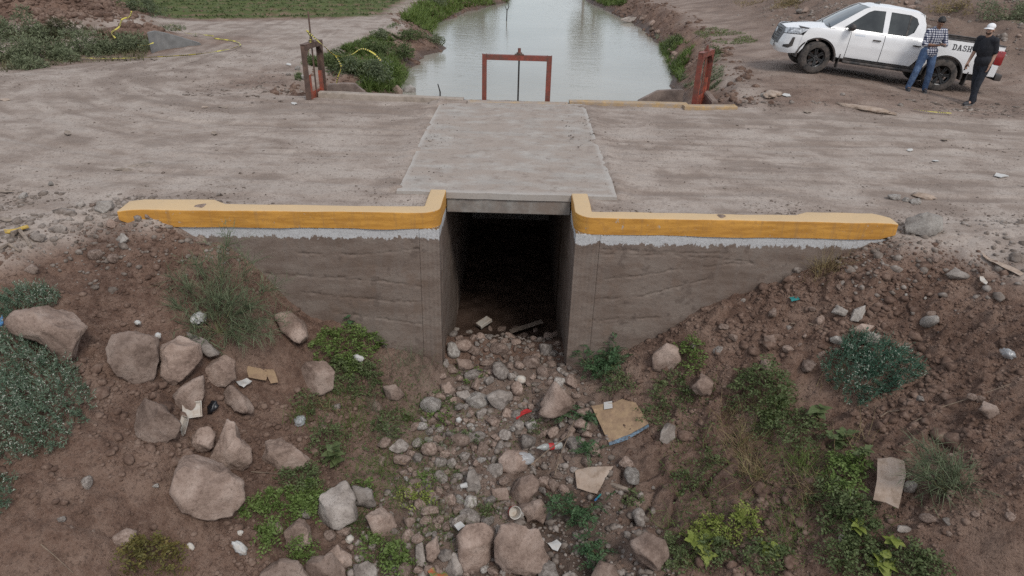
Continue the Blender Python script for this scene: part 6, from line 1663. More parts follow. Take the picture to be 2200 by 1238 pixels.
crumple(1860, 236, 26, 'long grey rag trodden into the dirt below the truck', M_card2, 'rag_heap', 'litter', 48, (2.2, .6, .2))
crumple(300, 357, 34, 'flattened heap of dry palm litter on the left road', M_wood, 'palm_litter', 'litter', 49, (1.6, 1.1, .10), -.03, .6)
crumple(1275, 107, 9, 'dark tyre like lump floating in the canal', M_black, 'floating_lump', 'debris', 50, (1.3, .8, .5), .55, .2)
# short blue green pen by the puddle
p_ = tag(empty('plastic_pen'), 'blue and green plastic pen lying by the puddle', 'pen'); mb = MB(); mb.tube([(0, 0, 0), (0, 0, .11)], .010, 8); mb.build('barrel', M_teal, p_); mb = MB(); mb.tube([(0, 0, .111), (0, 0, .15)], .013, 8); mb.build('pen_cap', M_blue, p_); place(p_, 1290, 1070, (-.45, -.65, .1), .06)
# boards in the culvert mouth
def board(px, py, d, L_, w_, th, lab, mat, lift=.1, name='board'):
    g = ground(px, py); d = np.array(d, float); d /= np.linalg.norm(d); mb = MB(); mb.box(-L_ / 2, L_ / 2, -w_ / 2, w_ / 2, -th / 2, th / 2, th * .2); o = mb.build(name, mat)
    q = Vector(d).to_track_quat('X', 'Z').to_matrix().to_4x4(); o.matrix_world = Matrix.Translation((g[0], g[1], g[2] + lift)) @ q; return tag(o, lab, 'board', 'debris in the culvert mouth')
board(1130, 714, (.9, .35, .16), .62, .11, .022, 'thin brown plank slanting inside the culvert mouth', M_wood, .12)
board(1040, 703, (.6, .5, .2), .26, .16, .07, 'pale foam block lying on the rubble in the culvert', M_foam, .10, 'foam_block')
board(1328, 1050, (.8, -.5, .1), .28, .05, .042, 'brown stick end lying right of the puddle', M_wood, .03, 'stick')
# driftwood stump and sticks
def stick(pts, r, lab, name='stick', cat='branch', mat=None, lift=.03):
    P_ = [ground(x, min(y, 1237)) + np.array([0, 0, lift]) for x, y in pts]; rs = np.linspace(r, r * .5, len(P_)); mb = MB(); c_ = np.mean(P_, 0); mb.tube([p - c_ for p in P_], list(rs), 6); o = mb.build(name, mat or M_twig, None, True); o.location = c_; return tag(o, lab, cat, 'dry sticks and stems')
stick([(30, 512), (45, 505), (58, 520), (70, 540)], .035, 'weathered wood stump left of the flat grey stone', 'wood_stump', mat=M_wood, lift=.06)
stick([(0, 540), (20, 530), (45, 545)], .03, 'grey root at the left edge under the stump', 'root', mat=M_wood)
stick([(1698, 700), (1740, 700), (1790, 722)], .010, 'thin bare stick on the right slope above the shrub')
stick([(1955, 915), (2020, 880), (2090, 858), (2170, 830)], .008, 'long dry stem lying across the right slope')
stick([(1140, 1020), (1180, 985), (1215, 960), (1232, 925)], .010, 'arched bare twig over the red labelled bottle', lift=.16)
stick([(1190, 1040), (1205, 990), (1233, 925)], .008, 'second bare twig right of the red labelled bottle', lift=.14)
stick([(925, 1075), (960, 1076), (990, 1090)], .010, 'bent brown twig left of the white tub')
stick([(90, 1175), (120, 1200), (160, 1238)], .006, 'straight dry stem on the lower left soil')
stick([(1890, 900), (1905, 890), (1945, 884)], .009, 'short curved root on the right slope')
stick([(540, 1018), (600, 1022), (680, 1000)], .006, 'thin dry stem below the flat topped boulder')
stick([(945, 207), (944, 195), (940, 186)], .02, 'dark stake standing in the canal water', 'stake', mat=M_dark, lift=.3) if False else None
mb = MB(); q = at_z(945, 207, -.8); mb.tube([(0, 0, -.4), (.01, 0, .12), (-.05, 0, .34)], [.022, .02, .014], 6); o = mb.build('stake', M_dark); o.location = q; tag(o, 'short dark stake sticking out of the canal water', 'stake')
mb = MB(); q = at_z(1088, 45, -.8); mb.tube([(0, 0, -.3), (.02, 0, .5), (.12, 0, .7), (.02, .1, .95), (.16, .1, 1.15)], [.03, .025, .022, .018, .01], 6); mb.tube([(.02, 0, .5), (-.10, 0, .75)], [.02, .01], 6); o = mb.build('drowned_branch', M_dark); o.location = q; tag(o, 'bare crooked branch sticking out of the canal far back', 'branch')

# ------------------------------------------------------------------ caution tape
mt_, n, b = newmat('caution_tape')
ua = nd(n, 'Attribute'); ua.attribute_name = 'along'
fr = math_node(n, 'FRACT', math_node(n, 'MULTIPLY', ua.outputs['Fac'], 1 / .42))
seg = ramp(n, fr, [(.0, 0), (.10, 1), (.70, 0)], 'CONSTANT')
ltr = ramp(n, math_node(n, 'FRACT', math_node(n, 'MULTIPLY', ua.outputs['Fac'], 1 / .048)), [(.0, 1), (.62, 0)], 'CONSTANT')
c = mixc(n, math_node(n, 'MULTIPLY', seg, ltr), (.50, .43, .07), (.07, .065, .03))
n.links.new(c, b.inputs['Base Color']); b.inputs['Roughness'].default_value = .45
def ribbon(pts, w_, lab, seed=0, stand=.0):
    pts = np.array([np.array(p, float) for p in pts]); ex_ = np.concatenate([[2 * pts[0] - pts[1]], pts, [2 * pts[-1] - pts[-2]]]); sm_p = []
    for i in range(1, len(ex_) - 2):
        p0, p1, p2, p3 = ex_[i - 1:i + 3]
        for t in np.linspace(0, 1, 9)[:-1]: sm_p.append(.5 * (2 * p1 + (p2 - p0) * t + (2 * p0 - 5 * p1 + 4 * p2 - p3) * t * t + (3 * p1 - p0 - 3 * p2 + p3) * t ** 3))
    pts = np.array(sm_p + [pts[-1]]); pts = densify([tuple(p) for p in pts], .06); k = len(pts)
    tg_ = np.gradient(pts, axis=0); tg_ /= np.linalg.norm(tg_, axis=1)[:, None] + 1e-9
    al = np.concatenate([[0], np.cumsum(np.linalg.norm(np.diff(pts, axis=0), axis=1))])
    tw = fbm2(al * 1.3 + seed, al * 0 + seed, 2, 800) * 1.6 + stand
    side = np.cross(tg_, [0, 0, 1]); side /= np.linalg.norm(side, axis=1)[:, None] + 1e-9; upv = np.cross(side, tg_)
    off = side * np.cos(tw)[:, None] + upv * np.sin(tw)[:, None]; nr = np.cross(off, tg_)
    c_ = pts.mean(0); a, b_ = pts + off * w_ / 2, pts - off * w_ / 2
    V = np.concatenate([a, b_, a + nr * .002, b_ + nr * .002]) - c_
    i = np.arange(k - 1)
    F = np.concatenate([np.stack([i, i + 1, i + 1 + k, i + k], -1), np.stack([i + 2 * k, i + 3 * k, i + 1 + 3 * k, i + 1 + 2 * k], -1), np.stack([i, i + 2 * k, i + 1 + 2 * k, i + 1], -1), np.stack([i + k, i + 1 + k, i + 1 + 3 * k, i + 3 * k], -1)])
    me = mesh_np('caution_tape', V, F); at = me.attributes.new('along', 'FLOAT', 'POINT'); at.data.foreach_set('value', np.tile(al, 4).astype(np.float32))
    o = ob('caution_tape', me, mt_); o.location = c_; return tag(o, lab, 'tape', 'yellow caution tapes')
gp = lambda L_, z=.05: [ground(x, y) + np.array([0, 0, z]) for x, y in L_]
ribbon(gp([(178, 128), (230, 130), (330, 127), (420, 121), (480, 112), (508, 105), (517, 99), (503, 92), (460, 86)]), .042, 'yellow caution tape lying in a loop across the left road', 1)
ribbon(gp([(460, 86), (430, 82), (400, 79)], .12) + [np.array(A_) + [.2, .6, .75]], .042, 'yellow caution tape running up to the grey side head wall', 2)
ribbon([at_y(283, 24, 22.5), at_y(278, 36, 22.4), at_y(262, 42, 22.2), at_y(256, 58, 22), at_y(240, 70, 21.8), at_y(248, 82, 21.7)], .042, 'yellow caution tape hanging in the shrubs far left', 3)
ribbon([at_y(295, 97, 20.6), at_y(312, 98, 20.7), at_y(330, 92, 20.9)], .042, 'short yellow caution tape tied left of the grey head wall', 4)
gt = np.array([gl[0] - .02, gl[1] + .38, 1.2])
ribbon([gt + [0, 0, .22], gt + [.10, -.05, .05], gt + [.05, -.08, -.18], gt + [.02, -.1, -.30]], .042, 'yellow caution tape wound round the spindle of the rusted gate', 5)
ribbon([gt + [.02, 0, .2], gt + [.35, -.05, -.08], gt + [.62, -.1, -.28], gt + [.95, -.12, -.25], gt + [1.2, -.12, -.12], gt + [1.45, -.15, -.2], gt + [1.62, -.18, -.36]], .042, 'long yellow caution tape fluttering right from the rusted gate', 6)
ribbon([gt + [.62, -.1, -.28], gt + [.72, -.12, -.5], gt + [.64, -.14, -.72], gt + [.6, -.15, -.85]], .042, 'hanging end of caution tape below the fluttering one', 7)
ribbon(gp([(1962, 240), (1990, 244), (2020, 247), (2042, 248)]), .042, 'short yellow caution tape on the ground below the truck', 8)

# ------------------------------------------------------------------ puddle in the ditch
pm, n, b = newmat('muddy_puddle'); b.inputs['Base Color'].default_value = (.05, .034, .025, 1); b.inputs['Roughness'].default_value = .08
c = ramp(n, noise_node(n, worldpos(n), 5, 4), [(.3, (.032, .022, .016)), (.7, (.07, .048, .036))]); n.links.new(c, b.inputs['Base Color'])
pg = ground(1215, 1140); pz = min(GZ(pg[0] + a_, pg[1] + b_) for a_ in (-.3, -.15, 0, .15, .3) for b_ in (-.3, 0, .3)) + .045
ring = [(pg[0] + (.75 + .2 * math.sin(3 * a)) * math.cos(a) * .5, pg[1] + .05 + (.85 + .15 * math.cos(2 * a)) * math.sin(a) * .5, pz) for a in np.linspace(0, 2 * math.pi, 40)[:-1]]
tag(ob('puddle', mesh_np('puddle', ring, [list(range(39))]), pm), kind='structure')
# ================================================================== PLANTS
def leafmat(name, lo, mid, hi, rough=.6, sc=5):
    m, n, b = newmat(name); pos = worldpos(n)
    f = noise_node(n, pos, sc, 5, .7); g = noise_node(n, pos, 60, 2, .5)
    c = ramp(n, math_node(n, 'ADD', math_node(n, 'MULTIPLY', f, .6), math_node(n, 'MULTIPLY', g, .4)), [(.36, lo), (.5, mid), (.64, hi)])
    n.links.new(c, b.inputs['Base Color']); b.inputs['Roughness'].default_value = rough; b.inputs['Specular IOR Level'].default_value = .3
    tr = nd(n, 'BsdfTranslucent'); n.links.new(c, tr.inputs[0]); mxs = nd(n, 'MixShader'); mxs.inputs[0].default_value = .22
    out = [q for q in n.nodes if q.type == 'OUTPUT_MATERIAL'][0]
    n.links.new(b.outputs[0], mxs.inputs[1]); n.links.new(tr.outputs[0], mxs.inputs[2]); n.links.new(mxs.outputs[0], out.inputs[0])
    return m
M_silver = leafmat('silvery_leaf', (.075, .125, .075), (.14, .20, .135), (.23, .29, .21))
M_tip = leafmat('pale_flower_tip', (.30, .33, .27), (.42, .45, .38), (.52, .53, .46))
M_bright = leafmat('bright_green_leaf', (.07, .11, .025), (.12, .175, .045), (.185, .25, .08))
M_dkgreen = leafmat('dark_green_leaf', (.035, .075, .032), (.065, .125, .055), (.11, .18, .08))
M_mid = leafmat('mid_green_leaf', (.06, .085, .032), (.10, .132, .052), (.155, .185, .082))
M_yel_g = leafmat('yellow_green_leaf', (.12, .15, .025), (.19, .23, .05), (.28, .30, .09))
M_olive = leafmat('olive_foliage', (.095, .115, .062), (.16, .185, .105), (.235, .255, .16))
M_dry = leafmat('dry_grass', (.17, .125, .06), (.26, .20, .10), (.36, .29, .16))
M_grass = leafmat('green_grass', (.055, .09, .02), (.10, .15, .035), (.17, .21, .06))
M_thin = leafmat('thin_grey_green', (.075, .10, .055), (.125, .155, .085), (.20, .22, .13))
M_stem = simple('green_brown_stem', (.12, .12, .055), .8, .3, 20)

def unit(v): return v / (np.linalg.norm(v, axis=-1, keepdims=True) + 1e-9)
def leaves(P, D, L_, W_, droop=.25, rg=None):
    """folded lozenge leaves at P pointing along D"""
    n_ = len(P); L_ = np.broadcast_to(L_, (n_,))[:, None]; W_ = np.broadcast_to(W_, (n_,))[:, None]
    D = unit(D); rnd = unit(rg.normal(size=(n_, 3)) + np.array([0, 0, .6])); S_ = unit(np.cross(D, rnd)); N_ = np.cross(S_, D)
    a = P; m_ = P + D * L_ * .5 + N_ * L_ * .05; t = P + D * L_ - np.array([0, 0, 1]) * L_ * droop
    V = np.stack([a, m_ + S_ * W_ * .5, t, m_ - S_ * W_ * .5], 1).reshape(-1, 3)
    i = np.arange(n_)[:, None] * 4
    F = np.concatenate([i + np.array([[0, 1, 2]]), i + np.array([[0, 2, 3]])])
    return V, F
def blades(P, D, L_, W_, rg, bend=.8, seg=3):
    n_ = len(P); L_ = np.broadcast_to(L_, (n_,)); W_ = np.broadcast_to(W_, (n_,)); D = unit(D)
    hd = unit(D * np.array([1, 1, 0]) + rg.normal(size=(n_, 3)) * np.array([.15, .15, 0])); S_ = unit(np.cross(D, np.array([0, 0, 1.0]) + rg.normal(size=(n_, 3)) * .2))
    rows = []
    q = P.copy(); d = D.copy()
    for k in range(seg + 1):
        w = (W_ * (1 - k / seg) ** .7 * .5)[:, None]
        rows += [q - S_ * w, q + S_ * w]
        d = unit(d + (hd * .5 - np.array([0, 0, 1]) * .55) * bend / seg * rg.uniform(.4, 1.4, (n_, 1))); q = q + d * (L_ / seg)[:, None]
    V = np.stack(rows, 1).reshape(-1, 3); k2 = 2 * (seg + 1); i = np.arange(n_)[:, None] * k2
    F = np.concatenate([i + np.array([[2 * k, 2 * k + 1, 2 * k + 3, 2 * k + 2]]) for k in range(seg)])
    return V, F
def fronds(P, D, L_, nl, lw, rg, droop=.5, lr=.28):
    """feather leaves: rows of leaflets on an arching rib"""
    n_ = len(P); D = unit(D); L_ = np.broadcast_to(L_, (n_,)); S_ = unit(np.cross(D, unit(rg.normal(size=(n_, 3)) * .35 + np.array([0, 0, 1.0]))))
    Pn = []; Dn = []; Ln = []
    for k in range(nl):
        t = (k + 1) / nl; pos = P + D * (L_ * t)[:, None] - np.array([0, 0, 1]) * (L_ * droop * t * t)[:, None]
        ll = L_ * lr * (math.sin(math.pi * (.15 + .8 * t)) + .15)
        for s_ in (-1, 1):
            Pn.append(pos); Dn.append(S_ * s_ + D * .55 + rg.normal(size=(n_, 3)) * .12); Ln.append(ll)
    Pn = np.concatenate(Pn); Dn = np.concatenate(Dn); Ln = np.concatenate(Ln)
    return leaves(Pn, Dn, Ln, Ln * lw, .15, rg)
def stems(P0, P1, r, rg, sag=.05):
    n_ = len(P0); d = unit(P1 - P0); a = unit(np.cross(d, rg.normal(size=(n_, 3)))); c_ = np.cross(d, a); mid = (P0 + P1) / 2 + rg.normal(size=(n_, 3)) * sag * np.linalg.norm(P1 - P0, axis=1)[:, None]
    V = []
    for p, k in ((P0, 1), (mid, .8), (P1, .4)):
        for j in range(3):
            t = 2 * math.pi * j / 3; V.append(p + (a * math.cos(t) + c_ * math.sin(t)) * r * k)
    V = np.stack(V, 1).reshape(-1, 3); i = np.arange(n_)[:, None] * 9
    F = np.concatenate([i + np.array([[3 * s_ + j, 3 * s_ + (j + 1) % 3, 3 * s_ + 3 + (j + 1) % 3, 3 * s_ + 3 + j]]) for s_ in range(2) for j in range(3)])
    return V, F
def add_part(name, VF, mat, parent, c_):
    V, F = VF; o = ob(name, mesh_np(name, V - c_, F), mat, parent); return o
def join(*vf):
    vs = []; fs = []; b_ = 0
    for V, F in vf: vs.append(V); fs.append(F + b_); b_ += len(V)
    return np.concatenate(vs), np.concatenate(fs)
PR = np.random.default_rng(2024)
def in_px(poly, n_):
    poly = np.array(poly, float); lo, hi = poly.min(0), poly.max(0); out = np.zeros((0, 2))
    while len(out) < n_:
        q = PR.uniform(lo, hi, (n_ * 2, 2)); q = q[inpoly(q, poly)]; out = np.concatenate([out, q])
    return out[:n_]
def edge_dist(q, poly):
    lp = resample(poly, 6); return np.sqrt(((q[:, None] - lp[None]) ** 2).sum(-1)).min(1)

def sprigs(P, D, L_, nl, ll, lw, rg):
    n_ = len(P); D = unit(D); t = np.linspace(.15, 1, nl); Pn = []; Dn = []; Ln = []
    for k in range(nl):
        bendv = np.array([0, 0, .25]) * t[k]
        Pn.append(P + (D + bendv) * (L_ * t[k])[:, None]); a = unit(np.cross(D, rg.normal(size=(n_, 3)))); Dn.append(a * (1.1 - .7 * t[k]) + D * (.4 + .6 * t[k]) + [0, 0, .2]); Ln.append(ll * rg.uniform(.7, 1.25, n_) * (1.15 - .45 * t[k]))
    Ln = np.concatenate(Ln)
    return leaves(np.concatenate(Pn), np.concatenate(Dn), Ln, lw * Ln / ll, .1, rg)
def carpet(poly, n_, h, L_, W_, label, mat, tips=0, group=None, name='shrub', up=.55, frond=False, cat='shrub'):
    """a low spreading plant filling the outline"""
    poly = [(x, min(y, 1300)) for x, y in poly]; q = in_px(poly, n_); ed = edge_dist(q, poly); mxd = ed.max()
    wob = np.clip(ed / (mxd * .45), 0, 1) ** .6
    G = ground_many(q); c_ = G.mean(0); c_[2] = G[:, 2].min()
    cl = .55 + .45 * (fbm2(G[:, 0] * 6, G[:, 1] * 6, 3, 901) + .5)
    hz_ = h * wob * cl * PR.uniform(.15, 1, n_) ** .5
    # step back along the view so that the plant keeps its place while standing up from the slope
    Pp = G + np.array([0, 0, 1]) * hz_[:, None]; sh_ = (hz_ * .55)[:, None] * unit(np.array([CF[0], CF[1], 0])); Pp = Pp + sh_ * -.0
    D = PR.normal(size=(n_, 3)) * .55 + np.array([0, 0, up]) + unit(np.concatenate([(G - c_)[:, :2], np.zeros((n_, 1))], 1)) * .35
    root = tag(empty(name, tuple(c_)), label, cat, group)
    if frond: vf = fronds(Pp, D, L_ * PR.uniform(.6, 1.35, n_), 4, .5, PR)
    else:
        m_ = n_ // 11; sl_ = PR.uniform(.06, .17, m_) * (h / .26) ** .5; out = unit(np.concatenate([(G[:m_] - c_)[:, :2], np.zeros((m_, 1))], 1)) * (1 - wob[:m_, None]) * 1.3
        base_ = G[:m_] + np.array([0, 0, 1]) * (hz_[:m_] * .8)[:, None]; Ds = PR.normal(size=(m_, 3)) * .5 + np.array([0, 0, .75]) + out + unit(np.array([0, -.35, .2]))
        vf = sprigs(base_, Ds, sl_, 11, L_, W_, PR); Pp = base_ + unit(Ds) * sl_[:, None] + [0, 0, .02]; hz_ = hz_[:m_]; wob = wob[:m_]; G = G[:m_]; n_ = m_
    add_part('foliage', vf, mat, root, c_)
    k = PR.integers(n_, size=max(30, n_ // 30)); add_part('stems', stems(G[k] - [0, 0, .02], Pp[k], .004, PR), M_stem, root, c_)['kind'] = 'stuff'
    if tips:
        top = np.argsort(-hz_ / (wob * h + 1e-6) + PR.uniform(0, .35, n_))[:tips]
        top = np.tile(top, 3); tips = len(top); vt = leaves(Pp[top], PR.normal(size=(tips, 3)) * .8 + [0, 0, .5], L_ * .55, L_ * .22, .4, PR); add_part('flower_tips', vt, M_tip, root, c_)['kind'] = 'stuff'
    return root
def blobpoly(cx, cy, rx, ry, k=14, j=.22):
    return [(cx + rx * math.cos(a) * (1 + PR.uniform(-j, j)), cy + ry * math.sin(a) * (1 + PR.uniform(-j, j))) for a in np.linspace(0, 2 * math.pi, k + 1)[:-1]]
carpet([(-60, 700), (0, 705), (45, 728), (100, 755), (150, 800), (190, 850), (197, 890), (160, 930), (140, 965), (70, 985), (20, 992), (-60, 985)], 15000, .30, .040, .012, 'large silvery green shrub with pale tips at the left edge', M_silver, 620)
carpet([(0, 645), (40, 632), (90, 628), (135, 645), (120, 662), (60, 668), (20, 690), (0, 700)], 3200, .16, .036, .011, 'silvery green shrub growing behind the large left boulder', M_silver, 90)
carpet([(-40, 1015), (5, 1020), (28, 1040), (22, 1085), (-40, 1100)], 1400, .15, .038, .012, 'small silvery shrub at the left edge below the large one', M_silver, 50)
carpet([(1765, 790), (1785, 760), (1820, 735), (1870, 733), (1930, 760), (1975, 795), (1950, 825), (1900, 850), (1850, 872), (1810, 858), (1785, 830)], 8500, .26, .042, .012, 'silvery blue green shrub on the right slope', leafmat('blue_green_leaf', (.045, .105, .068), (.085, .165, .11), (.15, .23, .165)), 170)
# ferny and bright weeds
W = [(745, 760, 62, 50, .22, M_bright, 'bright ferny bush below the left wall', 900), (760, 820, 55, 40, .14, M_mid, 'spreading green weed below the bright ferny bush', 700), (620, 1085, 60, 26, .10, M_bright, 'bright green weed along the foot of the largest oval boulder', 420), (668, 1080, 26, 30, .12, M_bright, 'small bright weed left of the wide grey boulder', 200),
     (545, 1105, 32, 14, .07, M_bright, 'low bright weed right of the largest oval boulder base', 150), (580, 1158, 20, 22, .12, M_bright, 'round bright seedling left of the upright brown stone', 170), (648, 1195, 20, 20, .12, M_bright, 'round bright seedling right of the upright brown stone', 170), (852, 1208, 28, 26, .13, M_bright, 'bright feathery seedling at the bottom centre left', 230),
     (640, 1040, 45, 22, .12, M_mid, 'green weed under the flat topped boulder', 300), (1480, 775, 26, 30, .16, M_bright, 'leafy tuft growing against the right wall foot', 240), (1440, 850, 40, 32, .12, M_mid, 'low green weed right of the leucaena bush', 320), (1640, 860, 75, 55, .26, M_mid, 'dense green weed below the right slope stones', 900),
     (1700, 930, 60, 40, .18, M_mid, 'green weed in the middle of the right weed strip', 500), (1815, 1030, 45, 45, .16, M_bright, 'bright feathery weed left of the torn standing cardboard', 520), (1825, 1125, 45, 45, .14, M_mid, 'feathery weed below the torn standing cardboard', 520), (1780, 1080, 45, 35, .14, M_mid, 'green weed in the lower right strip', 360),
     (1600, 1130, 32, 26, .13, M_yel_g, 'yellow green weed on the cracked mud', 170), (1530, 1155, 45, 30, .13, M_yel_g, 'yellow green weed left part of the cracked mud', 230), (1930, 1215, 60, 26, .13, M_mid, 'green weed at the bottom edge on the right', 330), (1820, 1205, 60, 40, .14, M_mid, 'green weed tangle at the bottom right', 420), (1640, 1210, 50, 28, .12, M_mid, 'green weed at the bottom edge under the cracked mud', 300),
     (330, 1205, 58, 34, .16, leafmat('reddish_weed', (.07, .06, .02), (.13, .12, .035), (.24, .17, .06)), 'reddish green weed at the lower left', 330), (1525, 1190, 40, 24, .10, M_mid, 'low weed beside the angular purple boulder', 200), (945, 870, 40, 14, .06, M_mid, 'low green weed before the left pier', 130), (1360, 1075, 22, 14, .06, M_mid, 'tiny weed right of the pen', 70), (1480, 1040, 30, 16, .06, M_mid, 'tiny weed on the upper cracked mud', 80), (2010, 1230, 40, 20, .1, M_mid, 'small weed at the bottom right corner', 120),
     (1440, 1200, 30, 26, .1, M_mid, 'low weed right of the angular purple boulder', 150), (840, 920, 45, 26, .09, M_mid, 'low weed in the grass below the left pier', 170), (700, 960, 40, 40, .12, M_mid, 'weed behind the tall broad leaved plant', 240), (880, 1075, 40, 22, .08, M_yel_g, 'yellowish weed left of the white cup', 110), (800, 1180, 26, 20, .08, M_bright, 'small bright weed right of the foam ball', 90), (780, 1060, 26, 16, .08, M_bright, 'small bright weed above the small angular boulder', 90), (935, 905, 30, 18, .08, M_bright, 'small bright weed left of the gravel', 90), (1000, 945, 26, 14, .07, M_mid, 'small weed in the gravel left of the bottle', 60), (1050, 1098, 22, 14, .07, M_mid, 'small weed above the largest square boulder', 50), (1160, 925, 22, 14, .07, M_mid, 'small weed below the triangular boulder', 50), (910, 1045, 24, 14, .07, M_bright, 'small weed left of the white cup', 60), (1015, 815, 26, 12, .06, M_bright, 'small weed in the rubble at the culvert mouth', 50), (760, 1130, 24, 14, .07, M_mid, 'small weed below the wide grey flat boulder', 60), (670, 880, 34, 24, .10, M_mid, 'weed right of the round boulder', 140), (1400, 900, 30, 22, .08, M_mid, 'weed right of the large cardboard sheet', 110), (1530, 1000, 30, 16, .07, M_mid, 'small weed on the mud above the cracks', 70), (1330, 830, 30, 22, .1, M_mid, 'green weed above the large cardboard sheet', 160)]
for cx, cy, rx, ry, h, mt, lab, n_ in W:
    carpet(blobpoly(cx, cy, rx, ry, 14, .35), int(n_ * (.40 if cx > 1550 else .48)), h * 1.5, .135, .02, lab, mt, 0, 'low weeds in the ditch', 'weed', .5, True, 'weed')

# feather leaved bushes: every frond is a piece of its own
def frond_bush(px, py, n_, rad, h, label, mat, seed, L_=.17, lean=(0, 0)):
    rg = np.random.default_rng(seed); g = ground(px, py); root = tag(empty('feather_leaved_bush', tuple(g)), label, 'bush', 'feather leaved bushes')
    protos = []
    for k in range(4):
        V, F = fronds(np.zeros((1, 3)), np.array([[1., 0, .25]]), 1.0, 11, .34, rg, .45, .24); V2, F2 = stems(np.zeros((1, 3)), np.array([[.95, 0, -.20]]), .012, rg, .0)
        tri = np.concatenate([F2[:, [0, 1, 2]], F2[:, [0, 2, 3]]]); V, F = join((V, F), (V2, tri)); me = mesh_np('frond', V, F); me.materials.append(mat); protos.append(me)
    nb = max(5, n_ // 7); B0 = np.zeros((nb, 3)); a = rg.uniform(0, 6.28, nb); B1 = np.stack([np.cos(a) * rad * rg.uniform(.3, 1, nb) + lean[0], np.sin(a) * rad * rg.uniform(.3, 1, nb) + lean[1], h * rg.uniform(.5, 1, nb)], -1)
    o = ob('stems', mesh_np('stems', *stems(B0, B1, .007, rg, .08)), M_stem, root); o['kind'] = 'stuff'
    for k in range(n_):
        b_ = B1[k % nb] * rg.uniform(.35, 1); o = bpy.data.objects.new('frond', protos[k % 4]); o.parent = root; link(o); o.location = b_ + rg.normal(size=3) * .03
        o.rotation_euler = (rg.uniform(-.4, .4), rg.uniform(-.5, .25), rg.uniform(0, 6.28)); s_ = L_ * rg.uniform(.75, 1.3); o.scale = (s_, s_, s_)
    return root
frond_bush(1285, 815, 110, .42, .55, 'feather leaved bush growing at the foot of the right pier', M_dkgreen, 61)
frond_bush(1235, 900, 40, .34, .16, 'feather leaved sprig left of the large cardboard sheet', M_dkgreen, 62)
frond_bush(1235, 1115, 60, .32, .38, 'feather leaved bush hanging over the puddle', M_dkgreen, 63)
frond_bush(1285, 1195, 34, .26, .20, 'feather leaved sprig at the bottom right of the puddle', M_dkgreen, 64)
frond_bush(1270, 975, 26, .22, .16, 'feather leaved sprig under the lower edge of the cardboard sheet', M_dkgreen, 65)
# broad leaved plants
def leaf_mesh(kind, seed):
    rg = np.random.default_rng(seed); k = 9; vs = [(0, 0, 0)]; ou = []
    for t in np.linspace(0, 1, k):
        w = (math.sin(math.pi * t ** .62) ** .85) * .40 * (1 - .25 * t) + .01
        if kind: w *= 1 + .28 * math.cos(t * 16)
        ou.append((t, w))
    V = []; F = []
    for t, w in ou: z = -.35 * t * t + .10 * t; V += [(t, -w, z + .10 * w), (t, 0, z), (t, w, z + .10 * w)]
    for i in range(k - 1):
        a = i * 3; F += [[a, a + 1, a + 4, a + 3], [a + 1, a + 2, a + 5, a + 4]]
    return mesh_np('leaf', V, F, True)
def broad(px, py, n_, h, L_, label, mat, seed, kind=0, spread=.12):
    rg = np.random.default_rng(seed); g = ground(px, py); root = tag(empty('broad_leaved_plant', tuple(g)), label, 'plant', 'broad leaved plants')
    protos = []
    for k in range(2):
        me = leaf_mesh(kind, seed + k); me.materials.append(mat); protos.append(me)
    ns = 1 if h > .4 else max(1, n_ // 6); mb = MB(); tops = []
    for s_ in range(ns):
        e = np.array([rg.normal() * spread * (ns > 1), rg.normal() * spread * (ns > 1), h * rg.uniform(.7, 1)]); mb.tube([(0, 0, -.02), e * .5 + rg.normal(size=3) * .01, e], [.009, .007, .004], 5); tops.append(e)
    mb.build('stem', M_stem, root)
    for k in range(n_):
        e = tops[k % ns]; t = rg.uniform(.35, 1); o = bpy.data.objects.new('leaf', protos[k % 2]); o.parent = root; link(o); o.location = e * t
        o.rotation_euler = (rg.uniform(-.35, .35), rg.uniform(-.75, .35), k * 2.4 + rg.uniform(-.4, .4)); q = L_ * rg.uniform(.65, 1.2) * (1.15 - .3 * t); o.scale = (q, q, q)
    return root
for i, (px, py, n_, h, L_, lab, mt, kd) in enumerate([(722, 1012, 15, .50, .17, 'tall broad leaved plant right of the flat topped boulder', M_mid, 0), (815, 750, 9, .16, .12, 'small broad leaved seedling at the left wall foot', M_bright, 1), (755, 700, 12, .2, .10, 'dark leafy plant against the left wall', M_dkgreen, 0), (1760, 905, 14, .3, .15, 'broad leaved plant in the middle of the right weed strip', M_mid, 0), (1800, 960, 14, .28, .15, 'broad leaved plant left above the torn standing cardboard', M_mid, 1),
        (1850, 990, 10, .2, .11, 'broad leaved plant touching the torn standing cardboard', M_mid, 1), (1505, 1170, 12, .16, .14, 'yellowish lobed plant right of the angular purple boulder', M_yel_g, 1), (1515, 1205, 9, .14, .13, 'yellowish lobed plant at the lower cracked mud', M_yel_g, 1), (1650, 1190, 9, .15, .13, 'yellow green broad leaved plant at the bottom edge', M_yel_g, 0), (1835, 1150, 10, .18, .13, 'yellow leaved plant under the torn standing cardboard', M_yel_g, 0),
        (1910, 1180, 9, .16, .12, 'broad leaved plant at the bottom right', M_yel_g, 0), (1680, 870, 10, .25, .12, 'broad leaved plant at the top of the right weed strip', M_mid, 1), (1590, 1120, 8, .14, .11, 'lobed seedling on the cracked mud', M_yel_g, 1), (1890, 1225, 9, .18, .14, 'broad leaved plant cut by the bottom edge right', M_yel_g, 0)]):
    broad(px, py, n_, h, L_, lab, mt, 300 + i, kd)
